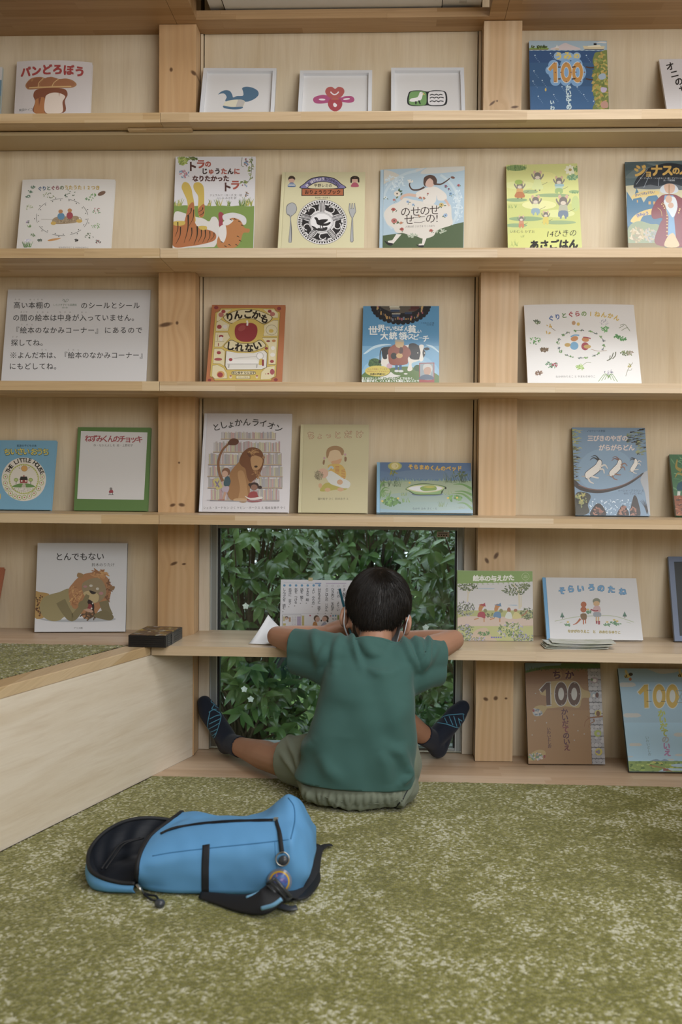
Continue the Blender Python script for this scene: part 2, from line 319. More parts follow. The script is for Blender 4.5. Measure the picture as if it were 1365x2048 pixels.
def carpet(name, inside, x0, x1, y0, y1, zt, step, amp, parent=None, off=(0, 0, 0)):
    nx, ny = int((x1-x0)/step)+1, int((y1-y0)/step)+1
    rnd = random.Random(5); idx = {}; vs = []; fs = []
    for j in range(ny):
        for i in range(nx):
            x, y = x0+i*step, y0+j*step
            if inside(x, y):
                idx[(i, j)] = len(vs)
                vs.append((x+rnd.uniform(-.3, .3)*step-off[0], y+rnd.uniform(-.3, .3)*step-off[1], zt-rnd.random()**2*amp-off[2]))
    for (i, j) in idx:
        q = [idx.get(k) for k in ((i, j), (i+1, j), (i+1, j+1), (i, j+1))]
        if None not in q: fs.append(q)
    me = bpy.data.meshes.new(name); me.from_pydata(vs, [], fs); me.materials.append(M_carpet); smooth(me)
    o = bpy.data.objects.new(name, me); C.objects.link(o)
    if parent: o.parent = parent
    return o
rug = carpet('carpet', lambda x, y: x > ex(y)+.002, -.45, 1.75, -1.62, YC-.001, .001, .0042, .0014)
tag(rug, 'mottled olive green loop pile carpet the boy and the backpack are on', 'carpet')
carpet('carpet_inlay', lambda x, y: x < ex(y)-.066, -.75, .06, -1.05, -.207, ZD-.0005, .0045, .0032, pl, (-.6, -1.2, 0))

b = bmesh.new(); box(b, 1.36, 2.3, -1.15, -.66, -.003, .42); struct('trim_5', b, M_side)  # unseen low block, added just off-frame right to shade the carpet edge
# window between the posts
win = empty('window_1', (.51, .1, 0), kind='structure')
def wobj(name, b, m, **k):
    bmesh.ops.translate(b, verts=b.verts, vec=(-.51, -.1, 0)); return obj(name, b, m, win, **k)
WZ = Z4-TH-.003
b = bmesh.new(); box(b, .106, .1365, PY+.001, .2, .001, WZ); wobj('jamb', b, M_jamb, bevel=.001)
b = bmesh.new(); box(b, .8775, .909, PY+.001, .2, .001, WZ); wobj('jamb', b, M_jamb, bevel=.001)
b = bmesh.new()
for x0, x1 in ((.137, .1575), (.858, .877)): box(b, x0, x1, .0885, .15, .004, WZ)
box(b, .1575, .858, .0885, .15, .004, .012); box(b, .1575, .858, .0885, .15, WZ-.02, WZ)
wobj('frame', b, M_alu, bevel=.0012)
b = bmesh.new()
for x0, x1 in ((.137, .1395), (.1545, .1575)): box(b, x0, x1, .0865, .0885, .004, WZ)
for x0, x1 in ((.858, .8605), (.8745, .877)): box(b, x0, x1, .0865, .0885, .004, WZ)
wobj('frame_lip', b, plain('pale_aluminium', 'b9c0c2', .35, .5, .4))
b = bmesh.new(); box(b, .1577, .1625, .098, .125, .012, WZ-.02); box(b, .8535, .8578, .098, .125, .012, WZ-.02); wobj('gasket', b, M_gasket)
t = NT('window_glass'); tr = t.n('ShaderNodeBsdfTransparent', {0: (.93, .97, .96, 1)}); gl = t.n('ShaderNodeBsdfGlossy', {0: (1, 1, 1, 1), 'Roughness': .0})
fr = t.n('ShaderNodeFresnel', {0: 1.45}); mx = t.n('ShaderNodeMixShader', {0: t.math('MULTIPLY', fr.outputs[0], .9), 1: tr.outputs[0], 2: gl.outputs[0]}); t.t.links.new(mx.outputs[0], t.out.inputs[0])
M_glass = t.m
b = bmesh.new(); box(b, .1628, .8533, .110, .114, .0125, WZ-.021); wobj('pane', b, M_glass)
b = bmesh.new(); box(b, .800, .836, .1093, .1097, .630, .646); st = wobj('sticker', b, plain('pink_grey_sticker', 'c9bfb8', .5)); st['label'] = 'small pinkish grey sticker'
b = bmesh.new()
for k in range(4): box(b, .804+k*.0072, .808+k*.0072, .1090, .1092, .633, .637)
box(b, .804, .831, .1090, .1092, .6405, .6425); obj('sticker_print', b, M_gasket, st); bmesh_fix = bpy.data.objects['sticker_print']; bmesh_fix.location = (-.51, -.1, 0)
# ---------------------------------------------------------------- books: building and printing
def print_mat(name, rough, coat=0.0):
    t = NT(name); a = t.n('ShaderNodeVertexColor', layer_name='Ink'); t.P(Base_Color=a.outputs[0], Roughness=rough, Coat_Weight=coat, Coat_Roughness=.12)
    t.b.inputs['Specular IOR Level'].default_value = .4
    return t.m
M_print = print_mat('printed_paper', .5); M_printg = print_mat('printed_gloss_paper', .34, .25)
M_pages = plain('page_block', 'd9d3c2', .8)
GAIN = 1.46
def ink(h):
    c = srgb(h); m = .3*c[0]+.6*c[1]+.1*c[2]
    return tuple(min(.90, (m+(x-m)*.78)*GAIN) for x in c)
_tc = {}
def glyphs(s, bold, shear):
    k = (s, bold, shear)
    if k not in _tc:
        c = bpy.data.curves.new('lettering', 'FONT'); c.body = s; c.size = 1; c.offset = bold; c.resolution_u = 2; c.align_x = 'CENTER'; c.shear = shear
        o = bpy.data.objects.new('lettering', c); C.objects.link(o); bpy.context.view_layer.update()
        me = bpy.data.meshes.new_from_object(o.evaluated_get(bpy.context.evaluated_depsgraph_get()))
        _tc[k] = ([(v.co.x, v.co.y) for v in me.vertices], [tuple(p.vertices) for p in me.polygons])
        bpy.data.objects.remove(o); bpy.data.curves.remove(c); bpy.data.meshes.remove(me)
    return _tc[k]
class Art:
    """flat print on a sheet; shapes are traced in picture coordinates and laid onto the sheet's own plane"""
    def __init__(s, M, w, h, x0=0.0, seed=1):
        s.M = M; s.o = M.translation; s.e = M.col[0].xyz.normalized(); s.n = M.col[1].xyz.normalized(); s.up = M.col[2].xyz.normalized()
        s.w, s.h, s.x0 = w, h, x0; s.V = []; s.F = []; s.K = []; s.B = []; s.same = None; s.fr(0, 0, 1); s.rd = random.Random(seed)
    def fr(s, ox, oy, sc): s.ox, s.oy, s.sc = ox, oy, sc; return s
    def uv(s, x, y):
        px, py = s.ox+x/s.sc, s.oy+y/s.sc
        d = CF + CR*((px-IW/2)/FPX) - CU*((py-IH/2)/FPX)
        q = CAMP + d*((s.o-CAMP).dot(s.n)/d.dot(s.n)) - s.o
        return q.dot(s.e), q.dot(s.up)
    def raw(s, uv, faces, col):
        if not uv: return
        us = [p[0] for p in uv]; vs = [p[1] for p in uv]; bx = (min(us), max(us), min(vs), max(vs))
        lay = s.same or 1+max((q[4] for q in s.B if q[0] < bx[1] and q[1] > bx[0] and q[2] < bx[3] and q[3] > bx[2]), default=0)   # one film above whatever it overlaps
        s.B.append((*bx, lay)); y = -.0002-.000016*lay; b = len(s.V)
        s.V += [(u, y, v) for u, v in uv]; s.F += [tuple(b+i for i in f) for f in faces]; s.K += [col]*len(faces)
    def poly(s, pts, col): s.raw([s.uv(*p) for p in pts], [tuple(range(len(pts)))], col); return s
    def blob(s, pts, col, n=5): return s.poly([(p.x, p.y) for p in spline([(a, b, 0) for a, b in pts], n, True)], col)
    def ell(s, x, y, rx, ry, col, rot=0, n=22):
        c, q = math.cos(rot), math.sin(rot)
        return s.poly([(x+rx*math.cos(2*PI*i/n)*c-ry*math.sin(2*PI*i/n)*q, y+rx*math.cos(2*PI*i/n)*q+ry*math.sin(2*PI*i/n)*c) for i in range(n)], col)
    def ring(s, x, y, rx, ry, wd, col, a0=0, a1=2*PI, n=40):
        p = [(x+(rx+q)*math.cos(a0+(a1-a0)*i/n), y+(ry+q)*math.sin(a0+(a1-a0)*i/n)) for q in (-wd/2, wd/2) for i in range(n+1)]
        s.raw([s.uv(*a) for a in p], [(i, i+1, n+2+i, n+1+i) for i in range(n)], col); return s
    def rect(s, x0, y0, x1, y1, col): return s.poly([(x0, y0), (x1, y0), (x1, y1), (x0, y1)], col)
    def line(s, pts, wd, col, sm=True, w2=None):
        P = [(p.x, p.y) for p in spline([(a, b, 0) for a, b in pts], 5)] if sm and len(pts) > 2 else pts
        L, Rr = [], []; n = len(P)
        for i in range(n):
            a, b = P[max(i-1, 0)], P[min(i+1, n-1)]; dx, dy = b[0]-a[0], b[1]-a[1]; l = math.hypot(dx, dy) or 1
            ww = (wd if w2 is None else wd+(w2-wd)*i/(n-1))/2; nx, ny = -dy/l*ww, dx/l*ww
            L.append((P[i][0]+nx, P[i][1]+ny)); Rr.append((P[i][0]-nx, P[i][1]-ny))
        s.raw([s.uv(*p) for p in L+Rr], [(i, i+1, n+i+1, n+i) for i in range(n-1)], col); return s
    def t(s, txt, x, y, size, col, rot=0.0, bold=0.0, sx=1.0, shear=0.0):
        V, F = glyphs(txt, 0, shear); c, q = math.cos(rot), math.sin(rot)
        o = bold*.8 if bold > 0 else 0
        for ox, oy in (((0, 0), (-o, -o), (o, -o), (-o, o), (o, o)) if o else ((0, 0),)):
            out = []
            for gx, gy in V:
                a, b = (gx+ox)*size*sx, -(gy+oy-.38)*size
                out.append(s.uv(x+a*c-b*q, y+a*q+b*c))
            s.raw(out, F, col); s.same = s.B[-1][4]+.5 if s.B else None
        s.same = None; return s
    def tv(s, txt, pts, size, col, bold=0.0, rot=0.0):
        """one character after another between two points"""
        n = len(txt); (xa, ya), (xb, yb) = pts; cols = col if isinstance(col, list) else [col]*n
        for i, ch in enumerate(txt):
            f = i/max(1, n-1)
            if ch != ' ': s.t(ch, xa+(xb-xa)*f, ya+(yb-ya)*f, size, cols[i], rot, bold)
        return s
    def tp(s, txt, pts, size, col, bold=0.0, turn=True, sizes=None):
        """characters along a smooth path"""
        if len(pts) == len(txt) and len(txt) > 2:
            for i, ch in enumerate(txt):
                a, b = pts[max(i-1, 0)], pts[min(i+1, len(pts)-1)]
                if ch != ' ': s.t(ch, *pts[i], sizes[i] if sizes else size, col[i] if isinstance(col, list) else col, math.atan2(b[1]-a[1], b[0]-a[0]) if turn else 0, bold)
            return s
        P = spline([(a, b, 0) for a, b in pts], 10); L = [0]
        for i in range(1, len(P)): L.append(L[-1]+(P[i]-P[i-1]).length)
        n = len(txt); cols = col if isinstance(col, list) else [col]*n
        for i, ch in enumerate(txt):
            d = L[-1]*i/max(1, n-1); j = max(k for k in range(len(L)) if L[k] <= d+1e-6); j = min(j, len(P)-2)
            q = P[j].lerp(P[j+1], (d-L[j])/max(1e-6, L[j+1]-L[j])); a = P[max(j-4, 0)]; b = P[min(j+5, len(P)-1)]
            if ch != ' ': s.t(ch, q.x, q.y, sizes[i] if sizes else size, cols[i], math.atan2(b.y-a.y, b.x-a.x) if turn else 0, bold)
        return s
    def dots(s, x0, y0, x1, y1, n, r, cols, asp=1.0):
        for _ in range(n):
            rr = r*s.rd.uniform(.6, 1.2)
            s.ell(s.rd.uniform(x0, x1), s.rd.uniform(y0, y1), rr, rr*asp, s.rd.choice(cols), s.rd.uniform(0, 3), 8)
        return s
    def leaves(s, x, y, rx, ry, n, l, cols, wd=.42):
        for _ in range(n):
            a = s.rd.uniform(0, 2*PI); d = math.sqrt(s.rd.random())
            s.ell(x+rx*d*math.cos(a), y+ry*d*math.sin(a), l*s.rd.uniform(.7, 1.2), l*wd, s.rd.choice(cols), s.rd.uniform(0, PI), 8)
        return s
    def sprig(s, pts, col, lc, n=5, l=8, wd=2):
        s.line(pts, wd, col); P = spline([(a, b, 0) for a, b in pts], 8)
        for i in range(n):
            p = P[int((len(P)-1)*(i+.7)/n)]; sd = 1 if i % 2 else -1
            s.ell(p.x+sd*l*.55, p.y-l*.35, l*.7, l*.36, lc if not isinstance(lc, list) else s.rd.choice(lc), -sd*.7, 8)
        return s
    def tufts(s, x0, y0, x1, y1, n, h, cols, wd=3):
        for _ in range(n):
            x, y = s.rd.uniform(x0, x1), s.rd.uniform(y0, y1)
            s.line([(x, y), (x+s.rd.uniform(-.5, .5)*h, y-h*s.rd.uniform(.6, 1.1))], wd, s.rd.choice(cols), False, wd*.3)
        return s
    def wavy(s, x0, x1, yt, amp, per, yb, col, ph=0.0, y2=None):
        n = 40; y2 = yt if y2 is None else y2
        return s.poly([(x0+(x1-x0)*i/n, yt+(y2-yt)*i/n+amp*math.sin(ph+2*PI*(x1-x0)*i/n/per)) for i in range(n+1)]+[(x1, yb), (x0, yb)], col)
    def finish(s, parent, name='printed_cover', gloss=False, bow=0.0, clip=True):
        bm = bmesh.new(); lay = bm.loops.layers.float_color.new('Ink')
        vs = [bm.verts.new(v) for v in s.V]
        for f, c in zip(s.F, s.K):
            try: F = bm.faces.new([vs[i] for i in f])
            except ValueError: continue
            c4 = (*ink(c), 1)
            for l in F.loops: l[lay] = c4
        if clip:
            for co, no in (((s.x0, 0, 0), (-1, 0, 0)), ((s.w-.0003, 0, 0), (1, 0, 0)), ((0, 0, .0003), (0, 0, -1)), ((0, 0, s.h-.0003), (0, 0, 1))):
                bmesh.ops.bisect_plane(bm, geom=bm.verts[:]+bm.edges[:]+bm.faces[:], plane_co=co, plane_no=no, clear_outer=True)
        if bow:
            for i in range(1, 16): bmesh.ops.bisect_plane(bm, geom=bm.verts[:]+bm.edges[:]+bm.faces[:], plane_co=(s.w*i/16, 0, 0), plane_no=(1, 0, 0))
            for v in bm.verts: v.co.y -= bow*(1-(2*v.co.x/s.w-1)**2)
        for f in bm.faces:
            if f.normal.y > 0: f.normal_flip()
        me = bpy.data.meshes.new(name); bm.to_mesh(me); bm.free(); me.materials.append(M_printg if gloss else M_print)
        o = bpy.data.objects.new(name, me); C.objects.link(o); o.parent = parent
        return o
BK = {
    'pan': (-0.4207, 0.0046, 0.0515, 0.1726, 0.2162, 0.2346, 1.7569, 0.012),
    'fr1': (0.1215, -0.0579, 0.0316, 0.4639, 0.2083, 0.2328, 1.7569, 0.015),
    'fr2': (0.3952, -0.0526, 0.0116, 0.4747, 0.2052, 0.2252, 1.7569, 0.015),
    'fr3': (0.6542, -0.0415, 0.0145, 0.4179, 0.2055, 0.2249, 1.7569, 0.015),
    'umi': (1.042, -0.0026, 0.0287, 0.1921, 0.2186, 0.2839, 1.7569, 0.01),
    'oni': (1.3991, -0.0823, -0.0375, 0.5575, 0.2009, 0.2651, 1.7569, 0.01),
    'sl1': (-0.6667, 0.0173, 0.0304, 0.1544, 0.1979, 0.2241, 1.7569, 0.01),
    'gur': (-0.3849, -0.0733, 0.0058, 0.2433, 0.2642, 0.2387, 1.4028, 0.01),
    'tor': (0.0513, -0.0609, 0.009, 0.1517, 0.225, 0.2974, 1.4028, 0.01),
    'hir': (0.3525, -0.1373, 0.0083, 0.448, 0.2321, 0.2756, 1.4028, 0.012),
    'nos': (0.6246, -0.023, -0.1215, 0.0381, 0.2331, 0.2563, 1.4028, 0.01),
    'jyu': (0.9671, -0.1463, -0.05, 0.4614, 0.1937, 0.298, 1.4028, 0.01),
    'jon': (1.2922, -0.1094, -0.0717, 0.3381, 0.252, 0.2897, 1.4028, 0.01),
    'sgn': (-0.4546, -0.0031, 0.0125, 0.2115, 0.4182, 0.2938, 1.0524, 0.004),
    'rin': (0.1454, -0.0566, 0.0143, 0.4299, 0.2123, 0.2671, 1.0524, 0.01),
    'sek': (0.5787, -0.0161, -0.0097, 0.2981, 0.2169, 0.2511, 1.0524, 0.01),
    'nen': (1.0358, -0.0628, -0.0109, 0.4594, 0.3084, 0.2719, 1.0524, 0.01),
    'lit': (-0.4846, 0.0045, -0.0115, 0.2466, 0.1732, 0.21, 0.6982, 0.012),
    'nez': (-0.2484, 0.0154, -0.0052, 0.1643, 0.2146, 0.2463, 0.6982, 0.012),
    'lio': (0.122, -0.0258, -0.006, 0.2785, 0.2549, 0.2965, 0.6982, 0.012),
    'cho': (0.4017, -0.0039, -0.0122, 0.2296, 0.1967, 0.2619, 0.6982, 0.012),
    'sor': (0.6241, -0.032, 0.0131, 0.5192, 0.269, 0.1699, 0.6982, 0.012),
    'goa': (1.1788, -0.0212, 0.0185, 0.2841, 0.2063, 0.2613, 0.6982, 0.012),
    'gre': (1.4534, -0.0255, 0.0185, 0.4178, 0.1708, 0.1927, 0.6982, 0.012),
    'ton': (-0.3504, -0.0245, 0.1289, 0.1873, 0.2567, 0.2584, 0.3506, 0.012),
    'ora': (-0.6571, -0.0516, 0.0275, 0.5185, 0.1942, 0.2061, 0.3506, 0.012),
    'yot': (0.8527, -0.0553, 0.0452, 0.1383, 0.2106, 0.1952, 0.3506, 0.004),
    'tan': (1.1016, -0.0373, 0.0351, 0.4597, 0.2675, 0.1898, 0.3506, 0.012),
    'bla': (1.4565, -0.0253, 0.0408, 0.304, 0.233, 0.2412, 0.3506, 0.012),
    'chi': (1.0564, -0.0299, 0.0496, 0.268, 0.2159, 0.2848, 0.0, 0.012),
    'so1': (1.3218, -0.0935, 0.0362, 0.4928, 0.2259, 0.2988, 0.0, 0.012),
}
def book(key, label, cat, cover, group=None, spine=None, pages='d9d3c2', hinge=True, bow=0.0, name='picture_book', gloss=True, seed=1, lift=0.0, back=None):
    X, Y, psi, th, w_, h, z, t = BK[key]
    e = Vector((math.cos(psi), math.sin(psi), 0)); n = Vector((-math.sin(psi), math.cos(psi), 0))
    up = n*math.sin(th)+Vector((0, 0, math.cos(th))); n2 = e.cross(up)*-1
    M = Matrix.Identity(4)
    for i, a in enumerate((e, n2, up)):
        for j in range(3): M[j][i] = a[j]
    # stand the lower back edge on the board
    o = Vector((X, Y, z+.0006)); low = min(0, (n2*t).z); o.z -= low; h += low/math.cos(th)
    M.translation = o
    r = bpy.data.objects.new(name, None); C.objects.link(r); r.matrix_world = M; r.empty_display_size = .03
    tag(r, label, cat, group)
    mc = M_cover(cover, gloss); ms = M_cover(spine, gloss) if spine else mc
    bm = bmesh.new()
    N = 16 if bow else 1
    x0 = .0095 if hinge else 0.0
    def sheet(xa, xb, ya, yb, mi=0):
        if not bow: box(bm, xa, xb, ya, yb, 0, h, mi); return
        f = lambda x: -bow*(1-(2*x/w_-1)**2)
        P = [(xa+(xb-xa)*i/N) for i in range(N+1)]
        pts = [(x, ya+f(x)) for x in P]+[(x, yb+f(x)) for x in P[::-1]]
        A = [bm.verts.new((x, y, 0)) for x, y in pts]; B = [bm.verts.new((x, y, h)) for x, y in pts]; m = len(pts)
        for i in range(m):
            bm.faces.new((A[i], A[(i+1)%m], B[(i+1)%m], B[i])).material_index = mi
        for i in range(N):
            bm.faces.new((A[i], A[m-1-i], A[m-2-i], A[i+1])); bm.faces.new((B[i], B[i+1], B[m-2-i], B[m-1-i]))
    sheet(x0, w_, 0, .002)
    if hinge:
        box(bm, .0062, x0, .0011, .0022, 0, h, 1); box(bm, 0, .0062, 0, t, 0, h, 1)
    else: box(bm, 0, .0016, .0021, t, 0, h, 1)
    box(bm, .0062 if hinge else .0017, w_, t-.002, t, 0, h, 2)
    obj('cover', bm, [mc, ms, M_cover(back, gloss) if back else mc], r)
    bm = bmesh.new(); box(bm, .0064, w_-.003, .0024, t-.0021, .003, h-.003); obj('page_block', bm, M_pages, r)
    A = Art(M, w_, h, x0 if hinge else 0.0, seed); A.root = r; A.bow = bow; A.gloss = gloss
    return A
_mc = {}
def M_cover(h, gloss):
    if (h, gloss) not in _mc:
        t = NT('book_cloth_%d' % len(_mc)); t.P(Base_Color=ink(h), Roughness=.36 if gloss else .55, Coat_Weight=.25 if gloss else 0, Coat_Roughness=.12); t.b.inputs['Specular IOR Level'].default_value = .4
        _mc[(h, gloss)] = t.m
    return _mc[(h, gloss)]
def done(A): return A.finish(A.root, gloss=A.gloss, bow=A.bow)
# ---------------------------------------------------------------- the books, row by row
G_TOP, G_2, G_3, G_4, G_5, G_6 = ('picture books on the topmost shelf', 'picture books on the second shelf', 'picture books on the third shelf', 'picture books on the fourth shelf', 'picture books on the desk board', 'picture books standing on the floor boards')
K = '26241f'
# --- topmost shelf
A = book('sl1', 'pale book with blue lower half at the far left of the topmost shelf', 'book', '9aa3a0', G_TOP, spine='9aa3a0', hinge=False)
A.fr(-130, 130, 1).rect(-20, 30, 150, 62, '5d8296').rect(-20, 62, 150, 100, '7f8f84').rect(-20, -5, 150, 30, 'b5b4b2'); done(A)
A = book('pan', 'white picture book with red title and brown loaf under plaited bread', 'book', 'b9b2b0', G_TOP, spine='b3adab', hinge=False, bow=.010, gloss=False, name='picture_book')
A.fr(20, 110, 7.583)
A.tp('パンどろぼう', [(245, 270), (420, 260), (640, 245), (860, 250), (1065, 265)], 165, '9c3330', .055, False)
A.blob([(245, 460), (330, 375), (470, 358), (560, 380), (640, 360), (760, 392), (860, 382), (960, 405), (1020, 465), (960, 515), (820, 528), (600, 530), (330, 545), (260, 520)], '9c6a3a')
A.blob([(262, 450), (340, 385), (450, 370), (500, 390), (430, 500), (330, 530), (270, 510)], '8a5430')
A.blob([(470, 470), (560, 375), (650, 370), (735, 395), (640, 490), (520, 515)], '935c33'); A.blob([(690, 480), (760, 405), (880, 395), (990, 455), (930, 495), (780, 510)], '985f34')
A.line([(520, 380), (450, 450), (440, 520)], 9, 'c8a463'); A.line([(750, 395), (680, 450), (650, 515)], 9, 'c8a463')
A.line([(300, 515), (600, 515), (940, 500)], 18, 'c09a5a')
A.blob([(385, 900), (395, 730), (365, 640), (400, 560), (520, 532), (760, 530), (860, 555), (885, 630), (845, 720), (825, 900)], '7c4427')
A.blob([(385, 900), (392, 740), (420, 690), (540, 680), (560, 900)], 'a5672c'); A.blob([(555, 900), (550, 680), (600, 620), (700, 598), (800, 618), (850, 660), (810, 740), (800, 900)], 'cdbdae')
A.t('柴田ケイコ', 250, 845, 44, '4a5350'); done(A)

def frame(key, label, draw):
    X, Y, psi, th, w_, h, z, t = BK[key]
    e = Vector((math.cos(psi), math.sin(psi), 0)); n = Vector((-math.sin(psi), math.cos(psi), 0)); up = n*math.sin(th)+Vector((0, 0, math.cos(th))); n2 = -e.cross(up)
    M = Matrix.Identity(4)
    for i, a in enumerate((e, n2, up)):
        for j in range(3): M[j][i] = a[j]
    o = Vector((X, Y, z+.0006)); low = min(0, (n2*t).z); o.z -= low; h += low/math.cos(th); M.translation = o
    r = bpy.data.objects.new('framed_print', None); C.objects.link(r); r.matrix_world = M; tag(r, label, 'picture frame', 'white picture frames on the topmost shelf')
    bm = bmesh.new(); fw = .0105
    for q in ((0, fw, 0, h), (w_-fw, w_, 0, h), (fw, w_-fw, 0, fw), (fw, w_-fw, h-fw, h)): box(bm, q[0], q[1], 0, t-.001, q[2], q[3])
    obj('frame', bm, plain('white_lacquer', 'd8dade', .4), r, bevel=.0008, seg=1)
    bm = bmesh.new(); box(bm, .004, w_-.004, .0105, t, .004, h-.004); obj('backing', bm, M_cover('b5b3b2', False), r)
    M2 = M @ Matrix.Translation((0, .0105, 0)); A = Art(M2, w_-fw, h, fw); draw(A); p = A.finish(r, 'print'); p.location = (0, .0105, 0)
def d1(A):
    A.fr(395, 125, 3.79)
    A.blob([(158, 243), (180, 222), (215, 210), (248, 218), (265, 245), (272, 265), (300, 255), (345, 252), (348, 225), (340, 195), (372, 184), (420, 192), (458, 215), (464, 245), (440, 272), (400, 292), (365, 298), (300, 290), (215, 295), (222, 262), (205, 237), (180, 236)], '3e607a')
    A.blob([(215, 297), (260, 285), (310, 281), (345, 285), (360, 300), (345, 335), (280, 338), (205, 332), (198, 320)], 'b9b39a'); A.poly([(310, 281), (345, 286), (360, 300), (346, 334), (290, 336)], '9f9a94')
    A.blob([(198, 328), (260, 338), (342, 336), (330, 352), (270, 356), (205, 346)], '3e607a')
def d2(A):
    A.fr(395, 125, 3.79)
    A.blob([(990, 250), (945, 246), (890, 262), (878, 285), (895, 308), (940, 312), (1000, 305), (1045, 300), (1100, 300), (1150, 306), (1185, 297), (1190, 275), (1170, 256), (1120, 256), (1085, 265)], '9a3a6b')
    A.ell(946, 281, 25, 7, 'c3bdc0', .05); A.ell(1132, 277, 26, 6, 'c3bdc0', -.1)
    A.blob([(1045, 272), (1000, 265), (970, 225), (985, 192), (1020, 185), (1045, 200), (1070, 185), (1105, 195), (1115, 225), (1090, 262)], '9f4541')
    A.blob([(1045, 275), (1010, 275), (990, 310), (1005, 350), (1045, 372), (1085, 352), (1100, 312), (1080, 276)], '98323e'); A.blob([(1030, 270), (1060, 270), (1075, 282), (1015, 282)], 'a04f3c')
    A.blob([(1030, 318), (1040, 306), (1060, 322), (1050, 338), (1036, 335)], 'c3bdc0')
    A.line([(1010, 222), (1025, 238), (1042, 244), (1060, 236), (1072, 222)], 9, 'c3bdc0')
def d3(A):
    A.fr(770, 125, 8.03)
    A.blob([(375, 520), (400, 470), (480, 450), (590, 450), (685, 468), (780, 448), (900, 450), (980, 475), (1005, 560), (1000, 650), (960, 690), (850, 702), (740, 698), (685, 690), (560, 700), (440, 698), (370, 670), (360, 590)], '25292b')
    A.blob([(395, 530), (415, 480), (480, 463), (590, 462), (660, 485), (672, 570), (665, 660), (620, 690), (500, 690), (410, 675), (385, 620)], '5e8a48')
    A.blob([(698, 540), (715, 480), (790, 463), (890, 462), (955, 480), (978, 560), (970, 640), (930, 680), (830, 687), (740, 683), (700, 650)], 'bcbabb')
    A.blob([(400, 605), (430, 578), (520, 560), (548, 520), (560, 485), (590, 472), (615, 490), (608, 530), (590, 590), (540, 622), (450, 632), (405, 622)], 'c6c4c2')
    A.poly([(615, 485), (652, 522), (612, 515)], 'c39a3d'); A.ell(600, 490, 7, 7, K)
    A.poly([(487, 625), (515, 625), (512, 660), (500, 680), (488, 660)], '25292b'); A.poly([(535, 612), (560, 608), (578, 660), (572, 678), (555, 660)], '25292b')
    for y, x1 in ((520, 930), (567, 948), (625, 945)): A.line([(725, y+8), (760, y-8), (800, y+4), (830, y-10), (865, y+6), (895, y-8), (x1, y+2)], 15, '25292b')
frame('fr1', 'white frame with a blue water bird print, leftmost of the three frames', d1)
frame('fr2', 'white frame with a red and pink flower print, middle of the three frames', d2)
frame('fr3', 'white frame with a green goose and wave print, rightmost of the three frames', d3)

def hundred(A, x, y, s, col, edge, halo=None):
    """the big 100: numerals drawn as a one and two rings"""
    one = [(-1.72, -.34), (-1.30, -.92), (-.98, -.95), (-.92, .95), (-1.28, .98), (-1.34, -.28), (-1.56, -.08)]
    one = [(-1.80, -.33), (-1.28, -.93), (-.98, -.95), (-.93, .93), (-1.27, .95), (-1.32, -.40), (-1.62, -.10)]
    if halo:
        for dx, dy, r in ((-1.3, -.7, .5), (-1.65, -.2, .42), (-1.15, .1, .62), (-1.1, .8, .5), (-.1, -.75, .55), (-.1, 0, .9), (-.1, .75, .55), (.9, -.75, .6), (1.0, 0, .85), (.95, .75, .6)): A.ell(x+dx*s, y+dy*s, r*s, r*s, halo)
    cx, cy = -1.3, 0
    A.poly([(x+(a+(a-cx)*.22)*s, y+(b+(b-cy)*.07)*s) for a, b in one], edge)
    for q in (0, 1.08): A.ell(x+q*s-.06*s, y, .58*s, 1.04*s, edge, n=28)
    A.poly([(x+a*s, y+b*s) for a, b in one], col)
    for q in (0, 1.08):
        A.ell(x+q*s-.06*s, y, .52*s, .97*s, col, n=28); A.ell(x+q*s-.06*s, y, .24*s, .52*s, edge); A.ell(x+q*s-.06*s, y, .20*s, .46*s, halo or edge)
A = book('umi', 'deep blue sea picture book with orange number 100 and coral at its right', 'book', '2f5683', G_TOP, spine='31333a', hinge=False)
A.fr(1045, 70, 7.583)
A.rect(0, 0, 1400, 240, '8ea6b4').wavy(0, 1400, 238, 5, 60, 1300, '2c4f7c').rect(0, 600, 1400, 1300, '33608f').rect(0, 420, 1400, 800, '305882').rect(0, 780, 1400, 1300, '35618f')
A.blob([(430, 222), (560, 165), (650, 122), (730, 150), (890, 222)], 'b9adad', 3).blob([(110, 222), (140, 190), (200, 195), (280, 172), (370, 185), (392, 222)], '6f8a34', 3).leaves(250, 180, 130, 18, 22, 20, ['2f3f22', '45552a']).line([(100, 224), (390, 222)], 10, '6f5a33')
A.poly([(500, 222), (560, 222), (552, 206), (508, 206)], 'b6a070').poly([(528, 200), (530, 140), (505, 200)], 'c6c3bb').poly([(534, 200), (538, 150), (556, 200)], 'c6c3bb')
A.poly([(920, 165), (1255, 170), (1240, 222), (945, 220)], 'c2b48b').poly([(1000, 165), (1180, 150), (1200, 180), (990, 180)], 'cfc8ae').rect(1085, 125, 1130, 155, '2c2b2c').line([(945, 216), (1240, 218)], 10, '4a3a35')
A.blob([(1120, 120), (1190, 100), (1275, 108), (1270, 125), (1180, 122)], 'c6c2bb')
for x, y, r in ((545, 320, 65), (640, 330, 60), (720, 325, 62), (830, 320, 60), (590, 350, 45), (760, 350, 40)): A.ell(x, y, r, r*.95, '7ea2c4')
A.tp('うみの', [(555, 318), (690, 312), (828, 318)], 118, 'c8b23a', .05, False, [120, 125, 92])
A.fr(1045, 70, 7.583); hundred(A, 680, 568, 158, 'b9822a', 'bcc2c6', '6d9cc8')
for x, y in ((490, 425), (505, 570), (500, 705), (665, 425), (588, 568), (742, 568), (672, 706), (880, 425), (815, 566), (945, 566), (885, 706)): A.ell(x, y, 12, 10, '7d5a4a')
